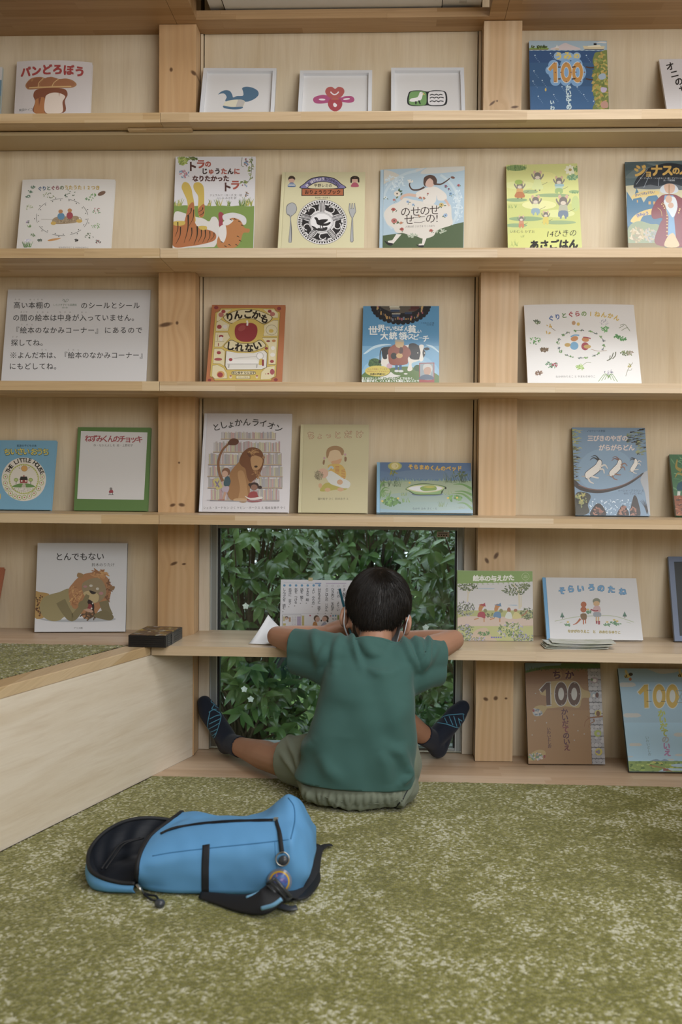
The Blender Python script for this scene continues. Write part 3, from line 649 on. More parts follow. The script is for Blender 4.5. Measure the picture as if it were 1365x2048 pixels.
for y in (490, 670): A.line([(545, y), (585, y-4)], 20, '4c3b34'); A.line([(755, y), (810, y-8)], 20, '4c3b34'); A.line([(965, y-6), (1040, y+8), (1120, y)], 20, '4c3b34')
A.blob([(1110, 270), (1180, 255), (1320, 262), (1330, 700), (1340, 1140), (1080, 1140), (1110, 1000), (1080, 900), (1060, 800), (1080, 700), (1060, 600), (1100, 520), (1070, 400), (1090, 310)], '6e7a34')
A.leaves(1200, 700, 130, 430, 150, 32, ['9a9a3a', '84903a', 'a8892e', '5f7431', 'b09a3c'])
A.blob([(1160, 620), (1200, 588), (1255, 590), (1270, 650), (1210, 680), (1165, 660)], '8ea3b4').blob([(1195, 800), (1240, 795), (1285, 810), (1270, 860), (1225, 875), (1195, 850)], 'b1a2bf').blob([(1200, 1030), (1250, 1000), (1300, 1030), (1300, 1100), (1230, 1110), (1195, 1080)], 'b08272')
A.tv('かいだての', [(700, 800), (712, 1090)], 88, 'b4cbd6', .06); A.tv('いわい', [(455, 1020), (465, 1190)], 72, 'b4cbd6', .05)
for x, y in ((195, 310), (180, 545), (165, 700), (305, 690), (245, 930), (480, 905), (835, 790), (935, 905), (975, 310), (605, 785), (430, 280), (1085, 1005)):
    A.ell(x, y, 10, 10, '9fb9cc')
    for k in range(4): A.ell(x+10+k*18, y+28+k*24, 5, 5, '7f9fbc')
A.ell(357, 830, 13, 26, 'c0a83a'); done(A)
A = book('oni', 'white book with black slanting title at the right edge of the topmost shelf', 'book', 'bdbabb', G_TOP, spine='b7b5b6', hinge=False, gloss=False)
A.fr(1290, 105, 17.07).tv('オニのサラリーマン', [(870, 470), (2080, 2540)], 300, '23211f', .03, -.24); done(A)

# --- second shelf
def wreath(A, cx, cy, rx, ry, col, dot, wd=6):
    for i in range(9):
        a = 2*PI*i/9
        A.ring(cx, cy, rx, ry, wd, col, a+.06, a+.56, 10)
        for k in range(3):
            b = a+.12+.17*k; q = 1.07 if k % 2 else .93
            A.ell(cx+rx*q*math.cos(b), cy+ry*q*math.sin(b), 7, 6, dot, 0, 8)
A = book('gur', 'white picture book with twelve-months title and wreath over a log on the second shelf', 'book', 'bab7b3', G_2, spine='aeb1b8', hinge=False, bow=.005)
A.fr(25, 345, 6.205)
cs = ['3f5a78', '3f5a78', '4f6a5a', '7c3a48', '7c3a48', '5c6a4a', 'a58a2e', 'a58a2e', 'a58a2e', 'a58a2e', 'a58a2e', 'a58a2e', 'a58a2e', 'a58a2e']
A.tp('ぐりとぐらのうたうた12つき', [(345, 208), (600, 200), (850, 196), (1062, 196)], 58, cs, .04, False)
wreath(A, 622, 565, 322, 228, '4c4d4a', '3c4038', 5)
A.blob([(500, 600), (560, 560), (700, 555), (810, 552), (830, 590), (800, 630), (640, 650), (520, 645)], '8d7a5e')
A.leaves(660, 600, 130, 35, 60, 9, ['7a6648', 'a08c6c', '6a5a44'])
A.ell(610, 555, 45, 44, '4d7896').ell(605, 495, 28, 24, 'a3703e').ell(718, 545, 40, 44, '8f3a45').ell(718, 482, 27, 24, 'a3703e').ell(515, 640, 34, 22, 'b08f33').ell(835, 612, 38, 22, 'b08f33').ring(832, 598, 30, 34, 5, '7d6a34', PI, 2*PI, 12)
A.line([(360, 588), (430, 590), (520, 592)], 4, '7a7263')
for x, y, r, c in ((220, 240, 30, ['4d6a58', '5b7a66']), (195, 300, 28, ['4d6a58', '5b7a66']), (258, 188, 26, ['4d6a58', '5b7a66']), (215, 440, 55, ['8e9a72', 'a3ab84', '6d7c50']), (205, 620, 30, ['7f6c8c', '93809c', '5a7050']), (215, 670, 26, ['557a3e', '6c8c4e']), (265, 785, 36, ['54704a', '68845a']), (960, 330, 48, ['4f7a4a', '63904f']), (1010, 290, 34, ['4f7a4a', '63904f']), (1050, 480, 58, ['4f7a4a', '8f3a42', '5b8850']), (1040, 670, 55, ['4f7a4a', '72965a']), (955, 790, 60, ['4a5a44', '5d6b50']), (1055, 870, 44, ['4a5a50', '8f4a52']), (720, 268, 95, ['47584a', '55684f']), (440, 300, 80, ['6f7f45', '50603a']), (345, 850, 26, ['47584a']), (800, 850, 24, ['33302e'])):
    A.leaves(x, y, r, r*.55, 14, 11, c)
A.ell(1110, 265, 52, 24, '6a5040', -.45).blob([(445, 850), (500, 832), (610, 825), (540, 852), (460, 862)], 'b3803f').tufts(150, 930, 235, 935, 16, 70, ['4d7040', '638a4c'], 10).leaves(190, 850, 45, 14, 14, 12, ['c3c2c8', 'a9aac0'])
A.t('なかがわりえこ と やまわきゆりこ', 765, 940, 24, '4a4844'); done(A)
A = book('tor', 'white and green picture book with orange striped big cat lying upside down', 'book', 'b9b8bd', G_2, spine='b4b3b8', hinge=False)
A.fr(335, 305, 7.184)
A.wavy(60, 1260, 762, 5, 260, 1400, '67812f', 0, 770)
A.leaves(225, 110, 70, 60, 60, 26, ['8a9a3a', '6d8030', '9aa84a']).leaves(360, 85, 70, 20, 26, 20, ['6d8030', '4a5a28'])
for x, y, r in ((165, 720, 60), (1130, 700, 70), (1060, 740, 60), (1190, 740, 60), (600, 720, 50), (740, 735, 55), (880, 745, 45), (120, 740, 40)): A.tufts(x-r*.5, 765, x+r*.5, 770, 9, r*1.7, ['7f8a32', 'a59a35', '55702c'], 14)
A.blob([(95, 900), (140, 845), (240, 870), (330, 900), (430, 930), (520, 950), (600, 990), (640, 930), (700, 930), (740, 1010), (740, 1180), (690, 1340), (600, 1360), (300, 1370), (70, 1370), (75, 1150)], 'b8b4b0')
A.blob([(235, 430), (300, 440), (345, 520), (365, 620), (385, 720), (395, 880), (400, 1000), (280, 1060), (255, 960), (290, 850), (285, 700), (235, 580), (205, 500)], 'b09522')
A.blob([(390, 440), (460, 430), (515, 480), (530, 580), (530, 720), (530, 900), (460, 930), (440, 800), (445, 640), (400, 560), (375, 500)], 'b09522')
A.blob([(85, 1010), (150, 1030), (240, 1000), (300, 780), (375, 720), (392, 900), (395, 1000), (450, 1080), (540, 1100), (640, 1130), (700, 1180), (680, 1260), (540, 1310), (300, 1350), (80, 1340)], '9c5a26')
A.blob([(440, 820), (530, 740), (525, 900), (470, 925)], '9c5a26').blob([(85, 1000), (140, 985), (250, 990), (240, 1040), (150, 1055), (90, 1040)], 'b09522').blob([(450, 1060), (560, 1060), (560, 1110), (480, 1110)], 'b09522')
for x, y, dx, dy, ww in ((150, 1000, -40, 210, 16), (190, 1070, -70, 250, 18), (300, 900, -60, 400, 22), (345, 800, -70, 120, 16), (350, 1080, -40, 200, 18), (430, 1060, -50, 270, 24), (380, 820, -70, 240, 14), (490, 1110, -50, 180, 16), (545, 1110, -40, 190, 18), (610, 1130, -40, 160, 14), (670, 1150, -50, 110, 12), (510, 790, -70, 70, 14), (520, 850, -70, 60, 14)):
    A.line([(x, y), (x+dx*.3+12, y+dy*.5), (x+dx, y+dy)], ww, '2a2820', True, 4)
A.blob([(735, 880), (770, 855), (810, 890), (800, 960), (800, 1050), (745, 1060), (740, 980)], '8c3040')
A.blob([(800, 900), (940, 865), (1080, 900), (1135, 960), (1110, 1040), (960, 1000), (820, 980)], 'b4b3b5')
A.blob([(830, 1000), (940, 940), (1050, 980), (1110, 1080), (1180, 1100), (1170, 1150), (1090, 1160), (1050, 1280), (960, 1370), (740, 1370), (720, 1240), (800, 1120)], 'a2662a').blob([(745, 1080), (830, 1040), (850, 1180), (800, 1300), (740, 1200)], 'bcb9b6').blob([(800, 1000), (870, 960), (950, 975), (880, 1040), (810, 1045)], 'bcb9b6')
for x, y in ((900, 960), (960, 950), (1020, 985), (1060, 1040), (1000, 1200), (1030, 1260), (980, 1320), (880, 1320), (820, 1340), (770, 1280)): A.line([(x, y), (x+35, y+18)], 14, '2a2820', False, 5)
A.tp('トラの', [(355, 200), (480, 165), (585, 165)], 130, ['4a2c28', '984030', '984030'], .05, False, [150, 135, 95]); A.tp('じゅうたんに', [(535, 268), (1000, 270)], 92, ['3a2a28', '984a38', '3a2a28', '984030', '3a2a28', '984030'], .05, False)
A.tp('なりたかった', [(402, 374), (845, 372)], 92, '4e2a28', .05, False); A.tp('トラ', [(855, 495), (975, 465)], 145, ['4a2c28', '984030'], .05, False)
A.t('ジェラルド・ローズ 文・絵', 840, 612, 38, '5d5a58').t('ふしみ みさを 訳', 850, 655, 38, '5d5a58')
A.line([(1075, 70), (1065, 180), (1100, 205)], 7, '55603a').line([(1215, 65), (1205, 300), (1160, 420), (1050, 430)], 7, '55603a').leaves(1200, 230, 35, 170, 22, 18, ['7d8a3a', '5c6c30']).leaves(1100, 430, 60, 18, 12, 18, ['7d8a3a', '5c6c30']).leaves(1135, 140, 25, 55, 14, 18, ['4f78a0', '8f4050', '7a6a58']).leaves(235, 310, 80, 50, 24, 22, ['9aa0a8', 'a86a78', '5c80a0']).leaves(1110, 478, 50, 14, 14, 14, ['4f78a0', '8f4050', 'c0bdb5']).leaves(1140, 600, 24, 34, 12, 15, ['8a6a3a', '5a5a66'])
done(A)
A = book('hir', 'cream cookbook with patterned black plate between spoon and fork', 'book', 'b2ac84', G_2)
A.fr(545, 335, 6.825)
O_, V_ = '262527', '6d6894'
A.blob([(405, 290), (440, 215), (540, 145), (690, 122), (840, 145), (935, 215), (978, 290)], O_, 6).blob([(418, 286), (450, 220), (545, 155), (690, 133), (835, 155), (925, 220), (966, 286)], V_, 6)
A.poly([(400, 282), (978, 284), (978, 388), (398, 388)], O_).poly([(410, 292), (968, 294), (968, 380), (410, 380)], '97512a')
A.blob([(495, 282), (530, 230), (600, 200), (690, 190), (780, 200), (850, 230), (885, 282)], O_, 6).blob([(508, 282), (540, 236), (605, 208), (690, 199), (775, 208), (840, 236), (872, 282)], 'b7b08c', 6)
A.tp('ひもほうちょうもつかわない', [(475, 245), (560, 185), (690, 155), (820, 180), (910, 245)], 44, ['c9c4c4', '2a2830', 'c9c4c4', 'c9c4c4', 'c9c4c4', 'c9c4c4', 'c9c4c4', '2a2830', '2a2830', '2a2830', '2a2830', '2a2830', '2a2830'], .03)
A.t('平野レミの', 693, 247, 50, '35322e', 0, .02).t('おりょうりブック', 688, 336, 62, '2a221e', 0, .03).t('和田唱・和田率 え', 690, 412, 26, '4a463c')
cx, cy, R_ = 680, 745, 305
A.ell(cx, cy, 342, R_+3, '4a4a4c', n=48).ell(cx, cy, 337, R_-2, 'bab8b8', n=48)
for i in range(56):
    a = 2*PI*i/56; A.line([(cx+300*math.cos(a), cy+R_*.88*math.sin(a)), (cx+325*math.cos(a), cy+R_*.955*math.sin(a))], 19, O_, False)
A.ring(cx, cy, 292, R_*.86, 5, O_)
for i in range(5):
    a = -PI/2+2*PI*i/5
    for d in (-.10, -.035, .035, .10):
        A.line([(cx+155*math.cos(a+d*1.6), cy+R_*.46*math.sin(a+d*1.6)), (cx+288*math.cos(a+d), cy+R_*.85*math.sin(a+d))], 11 if abs(d) > .05 else 7, O_, False)
    m = a+PI/5; ux, uy = math.cos(m), math.sin(m)*.9; vx, vy = -math.sin(m), math.cos(m)*.9
    q = lambda r, s_: (cx+ux*r+vx*s_, cy+uy*r+vy*s_)
    A.blob([q(170, -70), q(205, -95), q(235, -120), q(250, -80), q(270, -60), q(262, -10), q(275, 40), q(255, 90), q(240, 125), q(215, 100), q(190, 80), q(165, 60), q(185, 10)], O_, 4)
    A.ring(*q(218, -10), 46, 42, 12, 'bab8b8', m-1.2, m+2.6, 16); A.ell(*q(218, 0), 30, 26, O_)
    for k in range(-3, 4): A.line([q(262, k*38), q(278, k*38+18)], 9, O_, False, 3); A.line([q(168, k*24), q(178, k*24+10)], 8, 'bab8b8', False, 3)
A.ell(cx-10, cy+5, 165, 138, '4a4a4c').ell(cx-10, cy+5, 160, 133, 'c0bfc0').ring(cx-10, cy+5, 148, 122, 3, '4a4a4c')
A.blob([(572, 688), (600, 682), (620, 695), (636, 720), (680, 710), (760, 712), (735, 745), (700, 765), (735, 765), (790, 745), (795, 765), (755, 795), (700, 800), (660, 795), (612, 775), (595, 725)], O_, 4).line([(655, 795), (655, 830)], 12, O_, False).line([(685, 795), (688, 825)], 12, O_, False)
A.blob([(535, 800), (575, 810), (620, 840), (680, 835), (735, 815), (755, 830), (725, 865), (650, 868), (580, 850)], O_, 4).leaves(640, 845, 90, 14, 20, 16, [O_, '3a393b'])
A.blob([(262, 480), (310, 495), (336, 550), (325, 610), (280, 655), (255, 690), (268, 850), (265, 1010), (245, 1025), (222, 1010), (235, 850), (240, 680), (200, 640), (186, 575), (205, 510)], '55565a', 5).blob([(262, 486), (306, 500), (330, 550), (318, 606), (276, 652), (250, 690), (258, 1005), (245, 1015), (230, 1005), (244, 680), (206, 636), (193, 575), (212, 515)], '8f9193', 5)
A.poly([(1050, 490), (1068, 490), (1070, 560), (1078, 560), (1084, 488), (1098, 488), (1102, 560), (1110, 560), (1116, 488), (1128, 488), (1146, 600), (1120, 655), (1102, 690), (1110, 1000), (1098, 1022), (1075, 1022), (1062, 1000), (1084, 690), (1060, 650), (1042, 580)], '55565a').poly([(1055, 500), (1064, 500), (1068, 566), (1082, 566), (1088, 498), (1095, 498), (1100, 566), (1114, 566), (1120, 498), (1125, 498), (1139, 600), (1115, 650), (1096, 690), (1103, 998), (1094, 1014), (1078, 1014), (1069, 998), (1090, 690), (1066, 645), (1048, 580)], '8f9193')
for x, hat, bod in ((265, '3a2f2a', '3f5f8a'), (1128, '2e2624', '9a4258')):
    A.ell(x, 155, 48 if x < 500 else 62, 40, hat); A.ell(x, 175, 40, 38, 'b48c78'); A.blob([(x-50, 264), (x-45, 230), (x-20, 208), (x+20, 208), (x+45, 230), (x+48, 264)], bod)
    if x < 500: A.blob([(x-48, 160), (x-30, 122), (x+10, 115), (x+46, 145), (x+40, 165), (x+10, 152), (x-30, 158)], hat); A.line([(x-44, 228), (x+44, 228)], 9, 'c0bdb8', False); A.line([(x-48, 246), (x+46, 246)], 9, 'c0bdb8', False)
    else: A.rect(x-62, 150, x-40, 210, hat); A.rect(x+40, 150, x+62, 205, hat); A.rect(x-40, 140, x+40, 158, hat)
done(A)
A = book('nos', 'pale blue picture book with girl in a wide white dress over a green hill', 'book', '93acbd', G_2, seed=4)
A.fr(745, 320, 6.825)
A.blob([(110, 160), (230, 145), (380, 215), (330, 260), (230, 290), (110, 340)], 'b3b1a8', 4).blob([(660, 185), (760, 105), (960, 85), (1250, 65), (1250, 140), (1050, 170), (850, 185)], 'b3b3ae', 4).blob([(480, 185), (620, 120), (720, 110), (620, 160)], 'b0b4b6', 4)
A.poly([(90, 1040), (300, 1010), (700, 960), (1000, 905), (1260, 845), (1260, 1220), (90, 1220)], '46583a')
A.ring(660, 620, 520, 470, 34, 'a3b6c2', 2.4, 4.6, 30).ring(640, 610, 540, 480, 34, 'a6b8c2', -1.0, .6, 30)
A.leaves(310, 300, 140, 110, 50, 20, ['a9bcc8', 'b4c2ca']).leaves(1170, 620, 60, 220, 60, 20, ['a9bcc8', 'b4c2ca'])
A.blob([(440, 520), (540, 540), (690, 570), (700, 590), (830, 600), (900, 620), (1060, 600), (1085, 760), (1100, 840), (1080, 890), (960, 930), (880, 970), (830, 1040), (700, 1075), (600, 1040), (520, 1030), (430, 1000), (330, 990), (280, 920), (200, 870), (165, 720), (250, 620), (350, 580)], 'bdb8b0', 5)
A.blob([(600, 450), (690, 400), (760, 375), (860, 365), (960, 420), (1015, 480), (1005, 545), (900, 550), (880, 480), (870, 560), (820, 605), (700, 590), (690, 530), (610, 510)], 'c0bbb4', 4)
A.line([(600, 490), (500, 475), (420, 495), (390, 540)], 42, 'b99a88', True, 34).line([(995, 540), (1030, 590), (1050, 630)], 34, 'b99a88', True, 26)
A.ell(785, 305, 72, 68, 'bb9a8c').blob([(700, 290), (715, 235), (780, 205), (850, 220), (885, 280), (870, 340), (838, 330), (830, 285), (790, 250), (750, 275), (725, 330), (735, 370), (705, 340)], '4e372e', 5)
A.line([(715, 370), (640, 405), (550, 405), (510, 350), (515, 310)], 24, '4a332b', True, 14).line([(870, 330), (940, 330), (1010, 290), (1060, 250)], 22, '4a332b', True, 14).leaves(520, 290, 40, 22, 12, 20, ['c3c0ba']).ell(1100, 240, 30, 16, '6b4438', .2)
for x, y, r, c in ((290, 675, 26, '9c4238'), (300, 830, 40, 'a35a54'), (395, 858, 20, 'b27a5a'), (405, 945, 26, '9c4238'), (803, 962, 22, 'a34a42'), (485, 570, 20, '7f9cbc'), (560, 610, 18, '7f9cbc'), (945, 612, 32, 'b09a4c'), (1000, 755, 28, '7f9cbc'), (655, 515, 18, 'b06a50'), (705, 518, 16, 'b06a50'), (760, 460, 12, '9c4238'), (340, 460, 44, 'c0b9ac'), (298, 545, 18, 'a86a64'), (1180, 345, 18, '9c3a44'), (1005, 355, 18, '7a4a68'), (1045, 395, 14, '7a4a68'), (1070, 460, 20, '5a86aa'), (640, 765, 14, 'b58a6a'), (180, 510, 22, 'b4c0c0')):
    A.leaves(x+6, y+14, r*1.5, r, 5, r*.55, ['43583a', '566a44']); A.ell(x, y, r, r*.85, c); A.ell(x, y, r*.25, r*.25, '4a3a34')
A.leaves(540, 1030, 70, 25, 26, 16, ['8a9a84', 'a4aa98']).leaves(940, 970, 70, 30, 26, 16, ['8a9a84', 'a4aa98']).leaves(380, 415, 20, 20, 4, 24, ['3f5a40'])
A.poly([(330, 1010), (400, 1015), (290, 1140), (215, 1130), (215, 1105), (275, 1095)], 'bfbab4').poly([(690, 1065), (745, 1060), (705, 1165), (630, 1165), (640, 1145), (680, 1140)], 'bfbab4').blob([(165, 1100), (215, 1125), (285, 1140), (255, 1170), (200, 1150)], '2a2a2c').blob([(600, 1155), (640, 1165), (705, 1165), (690, 1192), (630, 1182)], '2a2a2c')
A.tp('のせのせ', [(455, 705), (595, 700), (720, 690), (850, 680)], 150, '33251f', -.004, False); A.tp('せの!', [(505, 815), (795, 795), (885, 790)], 148, '33251f', -.004, False)
A.line([(560, 785), (640, 780), (720, 770)], 6, '33251f').line([(570, 850), (660, 852), (725, 832)], 6, '33251f'); A.t('人間以前 さまざま りくのまり', 655, 905, 30, '5a5450', -.03); done(A)
A = book('jyu', 'yellow green picture book with seven small clothed mice in a meadow', 'book', 'aab05c', G_2, spine='35402c', hinge=False, seed=9)
A.fr(1000, 315, 7.583)
A.rect(60, 60, 1280, 700, 'b4b768')
for x, y, rx, ry, c in ((250, 160, 150, 45, '6f8a50'), (300, 420, 240, 60, 'b9bd78'), (250, 645, 170, 28, '7a9468'), (800, 575, 260, 28, '82986a'), (400, 930, 260, 36, '7a9468'), (900, 985, 260, 30, '82986a'), (250, 1030, 170, 30, '7a9468'), (600, 720, 260, 70, 'c0c07e'), (700, 300, 160, 80, 'bcbb6a'), (1130, 520, 80, 26, '7f9a66'), (900, 850, 240, 60, 'b9bd78'), (600, 1250, 520, 180, 'b0b356'), (460, 520, 120, 30, '82986a'), (1150, 700, 60, 120, 'a2b06a')): A.ell(x, y, rx, ry, c)
A.tufts(120, 150, 420, 205, 40, 60, ['5f7f48', '7a9650', '496a3c'], 8).tufts(140, 760, 260, 775, 10, 50, ['5f7f48'], 6).tufts(1100, 545, 1180, 552, 10, 40, ['4f7a58'], 6).tufts(330, 1205, 380, 1215, 6, 40, ['6a7a3a'], 5).tufts(140, 1330, 280, 1350, 12, 90, ['7f9248'], 6)
for i in range(8):
    a = 2*PI*i/8; A.ell(1070+52*math.cos(a), 188+44*math.sin(a), 34, 22, 'c9c8b0', a)
A.ell(1070, 188, 24, 20, 'a08a3a').leaves(1110, 300, 80, 40, 40, 26, ['7a9a72', '5f8a66', '8aa878']).leaves(1150, 170, 40, 50, 12, 26, ['6f9050'])
def mouse(x, y, s, top, bot, skirt=False):
    A.line([(x+.25*s, y+.75*s), (x+.8*s, y+.55*s), (x+1.15*s, y+.35*s)], 5, '5c5a48')
    for q in (-1, 1):
        A.line([(x+q*.3*s, y+.05*s), (x+q*.62*s, y-.38*s), (x+q*.66*s, y-.62*s)], .2*s, '77706a', True, .12*s); A.ell(x+q*.34*s, y-.78*s, .16*s, .22*s, 'b5947e')
        A.line([(x+q*.2*s, y+1.0*s), (x+q*.26*s, y+1.35*s)], .2*s, bot if not skirt else '6a635a', False, .16*s)
    A.blob([(x-.42*s, y+.3*s), (x-.3*s, y), (x+.3*s, y), (x+.42*s, y+.3*s), (x+.4*s, y+.75*s), (x-.4*s, y+.75*s)], top)
    if skirt: A.blob([(x-.4*s, y+.5*s), (x+.4*s, y+.5*s), (x+.62*s, y+1.15*s), (x-.62*s, y+1.15*s)], bot, 3)
    else: A.blob([(x-.4*s, y+.6*s), (x+.4*s, y+.6*s), (x+.48*s, y+1.15*s), (x+.1*s, y+1.1*s), (x, y+.95*s), (x-.1*s, y+1.1*s), (x-.48*s, y+1.15*s)], bot, 3)
    A.ell(x, y-.38*s, .40*s, .42*s, '6f6864'); A.ell(x, y-.18*s, .27*s, .2*s, 'b9ad9c')
for q in ((305, 470, 118, 'b38a4c', 'a5673c', True), (575, 330, 130, 'b3bb7a', 'b3bb7a', True), (900, 400, 120, '9ab0a0', '86a060'), (545, 700, 130, 'bcbd88', '7a92a0'), (965, 720, 155, '9a9a86', '69788a'), (330, 960, 84, 'b0785a', 'b0704a'), (700, 900, 92, 'b8a83c', 'b8a83c')): mouse(*q)
A.ell(290, 375, 62, 36, '86a040').rect(835, 405, 975, 440, '7fa0a8')
A.t('いわむら かずお', 345, 1125, 52, '4a4a34').t('14ひきの', 930, 1150, 118, '2c2a24', -.04, -.006, 1.0, .2).t('あさごはん', 815, 1320, 152, '22211e', -.03, .06, .98, .15)
done(A)
A = book('jon', 'dark blue picture book with black umbrella and red coat, rightmost on second shelf', 'book', '33525f', G_2, spine='22211f', hinge=False, seed=3)
A.fr(1235, 310, 10.5)
A.rect(100, 100, 2300, 700, '46585c').blob([(170, 470), (600, 180), (1000, 260), (900, 460), (500, 480)], '566667', 4).blob([(170, 200), (500, 160), (800, 250), (500, 270), (170, 330)], '3f5055', 4)
A.poly([(180, 650), (700, 600), (1400, 600), (2300, 650), (2300, 1100), (180, 1100)], 'a39c7a').poly([(200, 760), (330, 960), (410, 700), (560, 1000), (620, 900), (700, 830), (800, 800), (900, 950), (900, 1500), (210, 1500)], '33617e').rect(900, 900, 2300, 1500, '33617e')
A.blob([(350, 690), (420, 480), (640, 290), (900, 200), (1110, 170), (1400, 210), (1700, 300), (1950, 500), (2050, 700), (1800, 640), (1600, 600), (1350, 660), (1100, 600), (880, 660), (700, 630), (540, 690)], '252b33', 6)
A.blob([(350, 690), (540, 660), (700, 625), (880, 655), (1100, 600), (1350, 655), (1350, 740), (1100, 700), (800, 720), (560, 720)], '50565c', 4)
for a in ((400, 620, 640, 300), (560, 690, 690, 400), (870, 650, 880, 480)): A.line([(a[0], a[1]), (a[2], a[3])], 10, '7d8790', False)
A.blob([(300, 880), (420, 800), (640, 750), (860, 760), (870, 830), (700, 860), (500, 890), (330, 920)], 'b39a4a', 4).blob([(285, 1380), (380, 1260), (560, 1170), (760, 1130), (750, 1240), (560, 1280), (500, 1360), (470, 1420), (330, 1420)], 'b39a4a', 4)
A.tp('びっくりぎょうてん!', [(400, 845), (600, 805), (790, 780)], 60, '3a4c78', .03).tp('きみょう', [(440, 1270), (530, 1240), (630, 1225)], 84, '3a4c8c', .03)
A.blob([(240, 1530), (450, 1390), (700, 1450), (900, 1500), (900, 1980), (230, 1980)], '72805f', 4).leaves(420, 1680, 140, 160, 60, 44, ['9a8a62', 'a5987a', '857a5e']).leaves(700, 1680, 120, 140, 50, 42, ['767d7c', '8a8e8a', '9a8a70']).rect(200, 1850, 1000, 2000, '6f6130')
A.rect(930, 1020, 985, 1090, '8a7a3a').rect(660, 975, 710, 1040, 'a8823a').rect(760, 975, 800, 1040, 'a8823a').rect(415, 945, 440, 1000, 'a8823a')
A.blob([(900, 740), (950, 650), (1100, 600), (1230, 640), (1290, 740), (1230, 800), (1100, 820), (960, 800)], 'a0a6ac', 4).blob([(990, 640), (1100, 600), (1210, 640), (1200, 760), (1110, 815), (1020, 770)], 'a9866e', 4)
A.blob([(1000, 830), (1200, 830), (1330, 890), (1420, 960), (1500, 1200), (1480, 1500), (1500, 1900), (820, 1880), (880, 1500), (950, 1330), (760, 1340), (720, 1190), (800, 1000), (900, 880)], '6e2a34', 5)
A.poly([(1000, 850), (1180, 850), (1270, 1100), (1200, 1320), (1250, 1900), (1060, 1900), (1080, 1300), (980, 980)], '5b86a8').blob([(1000, 940), (1200, 880), (1270, 1090), (1180, 1310), (1090, 1200), (1000, 1050)], 'a9b0b4', 4).blob([(1060, 1720), (1170, 1640), (1240, 1740), (1300, 1920), (1000, 1920)], 'a8946c', 4)
A.line([(1092, 620), (1092, 860)], 14, '7a5c34', False).ell(1085, 930, 70, 80, 'a9866e').ell(1130, 1060, 60, 60, 'a9866e')
for y in (1275, 1335, 1400, 1460, 1530, 1610, 1690, 1775): A.ell(1050, y, 14, 14, 'b59a4a')
for x, y in ((940, 1035), (975, 1075), (995, 1120), (1320, 1135), (1308, 1168), (1296, 1215)): A.ell(x, y, 14, 14, 'b59a4a')
A.line([(950, 1000), (1010, 1060), (1040, 1200), (1050, 1260)], 10, 'a08a44'); A.line([(850, 1110), (920, 1170), (945, 1290)], 10, 'a08a44')
A.tp('ジョナスのふしぎな', [(480, 330), (660, 385), (830, 320), (1060, 320), (1240, 330), (1430, 320), (1600, 320), (1750, 330), (1900, 340)], 240, 'b58e2c', .05, False, [270, 160, 260, 250, 170, 240, 230, 220, 220])
A.t('文・ジャック・シンクルート 絵・アイリーン・ライアン', 1030, 488, 44, 'aab0b4').t('訳・千葉茂樹', 1095, 533, 40, 'aab0b4'); done(A)

# --- third shelf: the notice and three books
X, Y, psi, th, w_, h, z, t_ = BK['sgn']
sg = book('sgn', 'large white paper notice with six lines of black writing', 'sign', 'a9a8a9', None, hinge=False, gloss=False, name='paper_notice')
for ch in list(sg.root.children): bpy.data.objects.remove(ch)
bm = bmesh.new(); box(bm, 0, sg.w, 0, .0035, 0, sg.h); obj('card', bm, M_cover('a9a8a9', False), sg.root)
A = sg; A.raw([(0, 0), (A.w, 0), (A.w, A.h), (0, A.h)], [(0, 1, 2, 3)], 'b0b0b2'); A.fr(0, 570, 4.403)
def ln(txt, x0, x1, y, sz): A.tp(txt, [(x0, y), (x1, y)], sz, '2b2b2b', .008, False)
ln('高い本棚の', 150, 413, 178, 63); ln('のシールとシール', 742, 1203, 180, 63); ln('の間の絵本は中身が入っていません。', 143, 1190, 288, 63); ln('『絵本のなかみコーナー』', 140, 870, 398, 63); ln('にあるので', 950, 1225, 398, 63)
ln('探してね。', 127, 385, 508, 63); ln('よんだ本は、『絵本のなかみコーナー』', 184, 1262, 618, 62); A.line([(95, 595), (141, 641)], 4, '2b2b2b', False).line([(141, 595), (95, 641)], 4, '2b2b2b', False); [A.ell(118+dx, 618+dy, 5, 5, '2b2b2b') for dx, dy in ((0, -20), (0, 20), (-21, 0), (21, 0))]; ln('にもどしてね。', 112, 505, 716, 63)
for txt, x0, x1, y in (('たか', 137, 170, 127), ('ほんだな', 268, 370, 128), ('あいだ', 188, 235, 238), ('えほん', 332, 420, 239), ('なかみ', 530, 618, 239), ('はい', 722, 758, 240), ('えほん', 193, 283, 348), ('さが', 113, 148, 457), ('ほん', 370, 405, 569), ('えほん', 604, 690, 570)): A.tp(txt, [(x0, y), (x1, y)], 15, '3a3a3a', 0, False)
A.t('しらさぎ子ども図書館', 572, 175, 21, '3f5c46').t('-緑の森-', 572, 199, 16, '3f5c46').line([(548, 140), (565, 132), (575, 148), (590, 125), (605, 130), (596, 142), (578, 150), (560, 146)], 2.5, '3f5c46').line([(552, 124), (566, 128), (572, 142)], 2.5, '3f5c46')
done(A)
A = book('rin', 'orange picture book with a big red apple in yellow panels', 'book', '9c5a2c', G_3, spine='8e4f28', hinge=False, seed=6)
A.fr(405, 600, 7.583)
Y_, P_ = 'ae952c', 'b8ad84'
A.blob([(280, 125), (700, 118), (1095, 125), (1120, 165), (1182, 185), (1160, 600), (1120, 1165), (1060, 1190), (1045, 1225), (185, 1225), (160, 1180), (112, 1160), (150, 700), (195, 190), (255, 165)], '6a5426', 1).poly([(285, 130), (700, 124), (1090, 130), (1118, 170), (1176, 190), (1152, 600), (1112, 1160), (1055, 1186), (1040, 1219), (190, 1219), (165, 1175), (118, 1156), (156, 700), (200, 195), (262, 168)], Y_)
